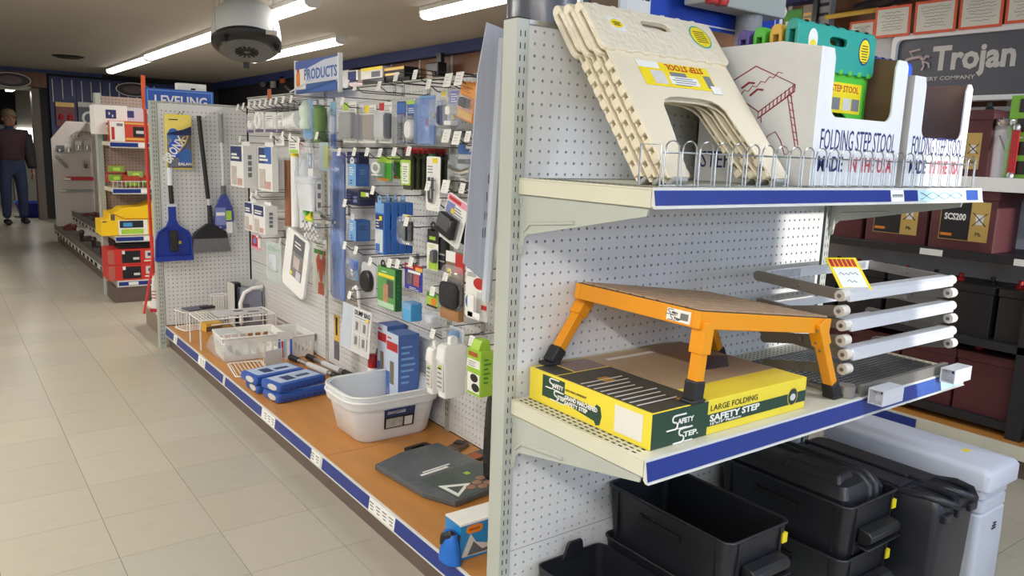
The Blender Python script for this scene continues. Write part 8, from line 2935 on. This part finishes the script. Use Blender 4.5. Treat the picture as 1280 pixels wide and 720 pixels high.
# hand lettered cards with orange borders
M_OR = mat('border_orange', (226, 96, 62), 0.5, noise=0.05)
OC = 'hand lettered cards with orange borders above the sign'
for k, (lab, y0, y1, z0, z1, X) in enumerate((('orange bordered hand lettered card, low one farthest left', (2.86, 0.9945, 1.951)[1], (2.86, 0.8538, 1.938)[1], (2.86, 0.9185, 1.905)[2], (2.86, 0.9298, 2)[2], 2.86),
                                         ('orange bordered hand lettered card left of the three over the dark sign', (2.8, 0.824, 1.966)[1], (2.8, 0.6452, 1.948)[1], (2.8, 0.7256, 1.896)[2], (2.8, 0.7431, 2.041)[2], 2.80),
                                         ('orange bordered hand lettered card in the middle over the dark sign', (2.8, 0.6264, 1.982)[1], (2.8, 0.4325, 1.961)[1], (2.8, 0.5178, 1.895)[2], (2.8, 0.5366, 2.044)[2], 2.80),
                                         ('orange bordered hand lettered card right of the middle one, cut by the picture top', (2.8, 0.4201, 1.974)[1], (2.8, 0.2357, 1.952)[1], (2.8, 0.3174, 1.896)[2], (2.8, 0.3368, 2.046)[2], 2.80),
                                         ('orange bordered hand lettered card at the far right edge', (2.8, 0.2253, 1.971)[1], (2.8, 0.2253, 1.971)[1] - 0.17, (2.8, 0.1844, 1.903)[2], (2.8, 0.2036, 2.048)[2], 2.80))):
    w, h = abs(y1 - y0), z1 - z0
    t = thing('notice_card', lab, 'card', (X, (y0 + y1) / 2, z0), rz=-90, rx=3, group=OC)
    o = MB(M_OR).box(-w / 2, 0, 0, w / 2, 0.004, h).build('orange_border', t, smooth=0)
    p = MB(mat('card_cream', (222, 220, 208), 0.6, noise=0.03)).box(-w / 2 + 0.012, -0.001, 0.012, w / 2 - 0.012, 0, h - 0.012).build('card_sheet', o, smooth=0)
    q = MB(M_INKG)
    n = 7
    rq = random.Random(k)
    for i in range(n):
        z = h - 0.03 - i * (h - 0.05) / n
        L = (w - 0.05) * (0.55 + 0.45 * rq.random())
        m_ = max(6, int(L / 0.006))
        q.tube([(-L / 2 + L * j / m_, -0.0014, z + rq.uniform(-0.0035, 0.0035)) for j in range(m_ + 1)], 0.0012, 3)
    q.build('handwriting', p, smooth=0)
    MB(M_STEEL).cyl((0, 0.004, 0.02), (0, 0.05, -0.03), 0.004).build('card_clip', t)
# green carded packs, red strip and clear tub at the right edge
for k, (lab, z0, z1) in enumerate((('green carded pack with black windows, upper right edge', 1.41, 1.58), ('green carded pack with black windows, under the other at the right edge', 1.2355, 1.405))):
    y0 = (2.58, 0.0794, 1.478)[1]
    t = thing('carded_pack', lab, 'pack', (2.62, y0 - 0.11, z0), rz=-90, group='green carded packs at the right edge')
    o = MB(mat('card_spring', (126, 186, 62), 0.45, noise=0.05)).box(-0.11, 0, 0, 0.11, 0.02, z1 - z0).build('backing_card', t, smooth=0)
    for zz in (0.02, 0.10):
        MB(M_BATB).box(-0.075, -0.004, zz, 0.10, 0, zz + 0.055).build('black_window', o, smooth=0)
t = thing('red_strip', 'red plastic strip tool standing against the green packs', 'tool', (2.605, (2.58, 0.0586, 1.412)[1] - 0.02, 1.2355), rz=-90)
MB(M_RED).box(-0.014, -0.004, 0.02, 0.014, 0.004, 0.21).build('strip', t, smooth=0)
for z in (0.015, 0.215):
    MB(M_STEEL).lathe([(0.014, z - 0.014), (0.016, z), (0.010, z + 0.012)], 10).build('chrome_end', t)
t = thing('clear_tub', 'clear plastic tub with black cable beside the maroon battery on the top shelf', 'tub', (2.66, yu - 0.06, 1.2355), rz=-90)
MB(M_CLEAR).lathe([(0.05, 0), (0.055, 0.22), (0.05, 0.22), (0.046, 0.004)], 14).build('tub_wall', t, smooth=40)
MB(M_BLACK).tube([(-0.03, -0.01, 0.18), (0.0, -0.02, 0.12), (0.03, 0, 0.16), (0.02, 0.02, 0.2)], 0.005, 6).build('cable', t)
MB(M_CHR).lathe([(0.052, 0.22), (0.056, 0.226), (0.056, 0.245), (0.04, 0.255)], 14).build('lid', t, smooth=40)
# things on the wall ledge above, left of the notice cards
t = thing('wall_ledge', 'narrow wooden ledge high on the right wall', 'ledge', (2.93, 3.2, 1.80))
MB(M_WOODD).box(-0.16, -1.0, -0.02, 0.07, 4.2, 0).build('ledge_board', t, smooth=0)


def ledge(name, label, cat, rx, X, d, m, extra=()):
    yc, z0, w, h = rx
    t = thing(name, label, cat, (X, yc, z0), rz=-90)
    o = MB(m).box(-w / 2, 0, 0, w / 2, d, h).build('carton_body', t, smooth=0, bevel=0.002)
    for (u0, v0, u1, v1, mm) in extra:
        MB(mm).box((u0 - 0.5) * w, -0.001, v0 * h, (u1 - 0.5) * w, 0, v1 * h).build('printed_panel', o, smooth=0)
    return t


for nm, lab, rx, m, ex in (('green_book', 'green printed folder standing high on the right wall, left of the dowel', (1.315, 1.977, 0.1116, 0.1193), M_GRN, ((0.1, 0.1, 0.6, 0.5, M_LGREY),)),
                           ('striped_folder', 'tan and grey striped folder beside the green one', (1.227, 1.969, 0.0589, 0.1425), M_TAUPE, ((0.1, 0.4, 0.9, 0.5, M_SAND), (0.1, 0.6, 0.9, 0.7, M_SAND))),
                           ('black_bar', 'black upright bar between the folders and the grey carton', (1.172, 1.952, 0.0288, 0.1983), M_BLACK, ()),
                           ('grey_carton', 'grey carton with black lettered bands high on the right wall', (1.132, 1.943, 0.0758, 0.1975), M_GREYB, ((0.1, 0.2, 0.9, 0.3, M_INK), (0.1, 0.5, 0.9, 0.58, M_INK), (0.1, 0.75, 0.9, 0.84, M_INK))),
                           ('grey_box', 'pale grey box under the notice cards, behind the blue stool', (0.8215, 1.762, 0.1612, 0.142), M_LGB, ())):
    ledge(nm, lab, 'carton' if 'carton' in lab or 'box' in lab else 'folder' if 'folder' in lab else 'bar', rx, {'black_bar': 2.80, 'grey_box': 2.86}.get(nm, 2.82), 0.05, m, ex)
t = thing('dowel', 'pale wooden dowel sticking out from the right wall toward the aisle', 'dowel', (2.80, 0.9, 1.98))
MB(M_SAND).tube([tuple(Vector((2.72, 1.056, 2.013)) - Vector((2.80, 0.9, 1.98))), tuple(Vector((2.84, 0.8384, 2.042)) - Vector((2.80, 0.9, 1.98)))], 0.012, 8).build('rod', t)
t = thing('black_wrap', 'black plastic wrapped bundle at the top of the right wall', 'bundle', (2.86, 0.8372, 2.079))
MB(mat('black_film2', (40, 38, 40), 0.25, noise=0.2, bump=0.9, bscale=40)).tube([(0, 0.14, -0.012), (0.01, 0, 0.006), (0, -0.14, 0.02)], [0.02, 0.034, 0.03], 9).build('wrap', t)
# cartons on the ledge farther along, seen over the aisle goods
for nm, lab, rx, X, d, m, ex in (('grey_carton', 'pale grey carton on the ledge just right of the product sign', (7.139, 1.873, 0.2818, 0.2477), 2.80, 0.15, M_LGB, ()),
                                 ('blue_carton', 'small blue and white carton on the ledge beside the yellow one', (6.895, 1.976, 0.2488, 0.1296), 2.80, 0.1, M_PAPER, ((0.0, 0.0, 0.86, 0.92, M_DKB),)),
                                 ('yellow_carton', 'yellow topped grey carton on the ledge, left one', (6.392, 1.991, 0.5109, 0.1151), 2.78, 0.18, M_LGREY, ((0.0, 0.72, 1.0, 1.0, M_YEL), (0.5, 0.1, 0.9, 0.6, M_SLATE))),
                                 ('yellow_carton', 'yellow topped dark carton on the ledge, right one', (5.934, 1.969, 0.4492, 0.1104), 2.80, 0.16, M_INK, ((0.0, 0.75, 1.0, 1.0, M_SAND), (0.1, 0.3, 0.8, 0.5, M_SAND))),
                                 ('black_carton', 'black carton under the yellow topped ones, left', (6.354, 1.858, 0.5084, 0.1318), 2.78, 0.18, M_BLACK, ()),
                                 ('black_carton', 'black carton under the yellow topped ones, right', (5.856, 1.855, 0.5286, 0.1179), 2.80, 0.16, M_DARK, ()),
                                 ('pink_carton', 'pink and white carton peeping over the top hooks', (6.835, 1.861, 0.411, 0.1381), 2.80, 0.1, mat('carton_blush', (206, 180, 184), 0.5, noise=0.2, scale=30), ())):
    ledge(nm, lab, 'carton', rx, X, d, m, ex)
t = thing('camera_device', 'black and grey camera-like device on the ledge', 'device', (2.8, 5.16, 1.915), rz=-90)
MB(M_BLACK).box(-0.12, 0, 0.03, 0.10, 0.1, 0.16).build('body', t, smooth=0, bevel=0.01)
MB(M_TAUPE).cyl((0.02, -0.04, 0.02), (0.02, 0.05, 0.02), 0.055, n=16).build('lens_ring', t)
MB(M_BLACK).box(0.04, 0.02, 0.16, 0.12, 0.06, 0.24).build('bracket', t, smooth=0)

# ================================================================== ON TOP OF THE END CAP
M_SGB = mat('sign_royal', (34, 72, 180), 0.35, noise=0.05)
sg2 = thing('header_sign', 'big blue sign with white lettering on top of the end cap', 'sign', (0.0, 0.10, 1.60))
x0, x1 = (0.4715, 0.1, 1.632)[0], (1.018, 0.1, 1.701)[0]
zb0 = (0.769, 0.1, 1.627)[2]
b = MB(M_SGB).box(x0, 0, zb0 - 1.60 - 0.002, x1, 0.012, zb0 - 1.60 + 0.24).build('sign_board', sg2, smooth=0)
MB(M_PAPER).box(x0 - 0.10, -0.001, zb0 - 1.62, x0, 0.012, zb0 - 1.60 + 0.24).build('white_panel', sg2, smooth=0)
MB(M_WHITE).box(x0, -0.0008, zb0 - 1.60 + 0.006, x1 - 0.02, 0, zb0 - 1.60 + 0.010).build('border_line', b, smooth=0)
MB(M_WHITE).box(x1 - 0.024, -0.0008, zb0 - 1.60 + 0.006, x1 - 0.020, 0, zb0 - 1.60 + 0.24).build('border_line', b, smooth=0)
MB(M_WHITE).box(x1 - 0.004, -0.003, zb0 - 1.63, x1 + 0.010, 0.016, zb0 - 1.60 + 0.24).build('sign_holder', sg2, smooth=0)
txt('ALL ITEMS', b, (x0 + 0.30, -0.0012, zb0 - 1.60 + 0.072), 0.075, 0.56, M_PAPER, bold=0.03)
eb = MB(M_INK).prism(ell(x0 - 0.02, zb0 - 1.60 + 0.145, 0.030, 0.034, 20), -0.0018, -0.001, 'y').build('round_emblem', sg2, smooth=0)
MB(M_PAPER).prism([(x0 - 0.035, zb0 - 1.60 + 0.14), (x0 - 0.02, zb0 - 1.60 + 0.165), (x0 - 0.006, zb0 - 1.60 + 0.15), (x0 - 0.02, zb0 - 1.60 + 0.125)], -0.0024, -0.0018, 'y').build('emblem_mark', eb, smooth=0)
q = MB(M_INK)
for i in range(3):
    for j in range(2):
        q.box(x0 - 0.042 + j * 0.022, -0.0016, zb0 - 1.60 + 0.04 + i * 0.02, x0 - 0.026 + j * 0.022, -0.001, zb0 - 1.60 + 0.052 + i * 0.02)
q.build('print_line', sg2, smooth=0)
t = thing('grey_device', 'grey metal device with red knobs hanging over the top of the blue sign', 'device', ((0.7035, 0, 1.675)[0], 0.0, (0.7051, 0, 1.663)[2]))
MB(M_UP).box(-0.14, 0.0, 0.004, 0.20, 0.07, 0.09).build('case', t, smooth=0, bevel=0.004)
for x in (-0.125, -0.09):
    MB(M_RED).lathe([(0.016, -0.012), (0.02, 0.0), (0.016, 0.02)], 12, (x, -0.012, 0.012)).build('red_knob', t)
t = thing('steel_canister', 'grey steel canister with a black collar behind the beige stools', 'canister', ((0.804, 0.04, 1.65)[0], 0.045, 1.558))
MB(M_GREYB).lathe([(0.034, 0), (0.036, 0.1), (0.036, 0.118)], 16).build('body', t, smooth=40)
MB(M_BLACK).lathe([(0.039, 0.112), (0.041, 0.118), (0.041, 0.145), (0.034, 0.15)], 16).build('collar', t, smooth=40)
t = thing('grey_roll', 'dark glossy grey roll standing on top of the end cap, left of the stools', 'roll', (((0.1105, 0.2, 1.613)[0] + (0.3262, 0.2, 1.641)[0]) / 2, 0.20, 1.545))
b = MB(mat('roll_gloss', (96, 98, 108), 0.22, noise=0.12, scale=2, stretch=(6, 6, 0.5)))
RW = ((0.3262, 0.2, 1.641)[0] - (0.1105, 0.2, 1.613)[0]) / 2
b.lathe([(RW, 0.0), (RW * 1.01, 0.12), (RW * 0.98, 0.25), (RW * 0.95, 0.3)], 24, sy=0.9)
b.build('roll_sheet', t, smooth=50)
for x, w in (((0.1739, 0.03, 1.612)[0], 0.010), ((0.3072, 0.03, 1.622)[0], 0.022)):
    t = thing('sign_post', 'thin clear plastic sign holder post on top of the end cap, %s one' % ('left' if w < 0.02 else 'right'), 'post', (x, 0.03, 1.556), group='clear sign holder posts')
    MB(clear_mat('post_clear', (226, 230, 230), 0.6, 0.15)).box(-w / 2, -0.004, 0, w / 2, 0.004, 0.2).build('post_strip', t, smooth=0)

fit_texts()
# small printed marks, ribs and fixings that are joined count as stuff of their thing
SMALL = ('print_line', 'rib', 'hinge_knuckle', 'top_slot', 'foot_pad', 'wordmark', 'bar_code', 'price_print', 'rail_print', 'red_print',
         'handwriting', 'rivet', 'bolt', 'grating', 'printed_mark', 'side_slot', 'stool_drawing', 'red_print', 'top_rib', 'front_lug', 'strap_rib',
         'printed_photo', 'link_end', 'wire_fence', 'peg_wire', 'foil_label', 'hook_print', 'white_print', 'wire_ring', 'white_sleeve', 'print_line', 'box_shell', 'pan_edge')
for _o in COL.objects:
    if _o.parent is not None and _o.name.split('.')[0] in SMALL:
        _o['kind'] = 'stuff'
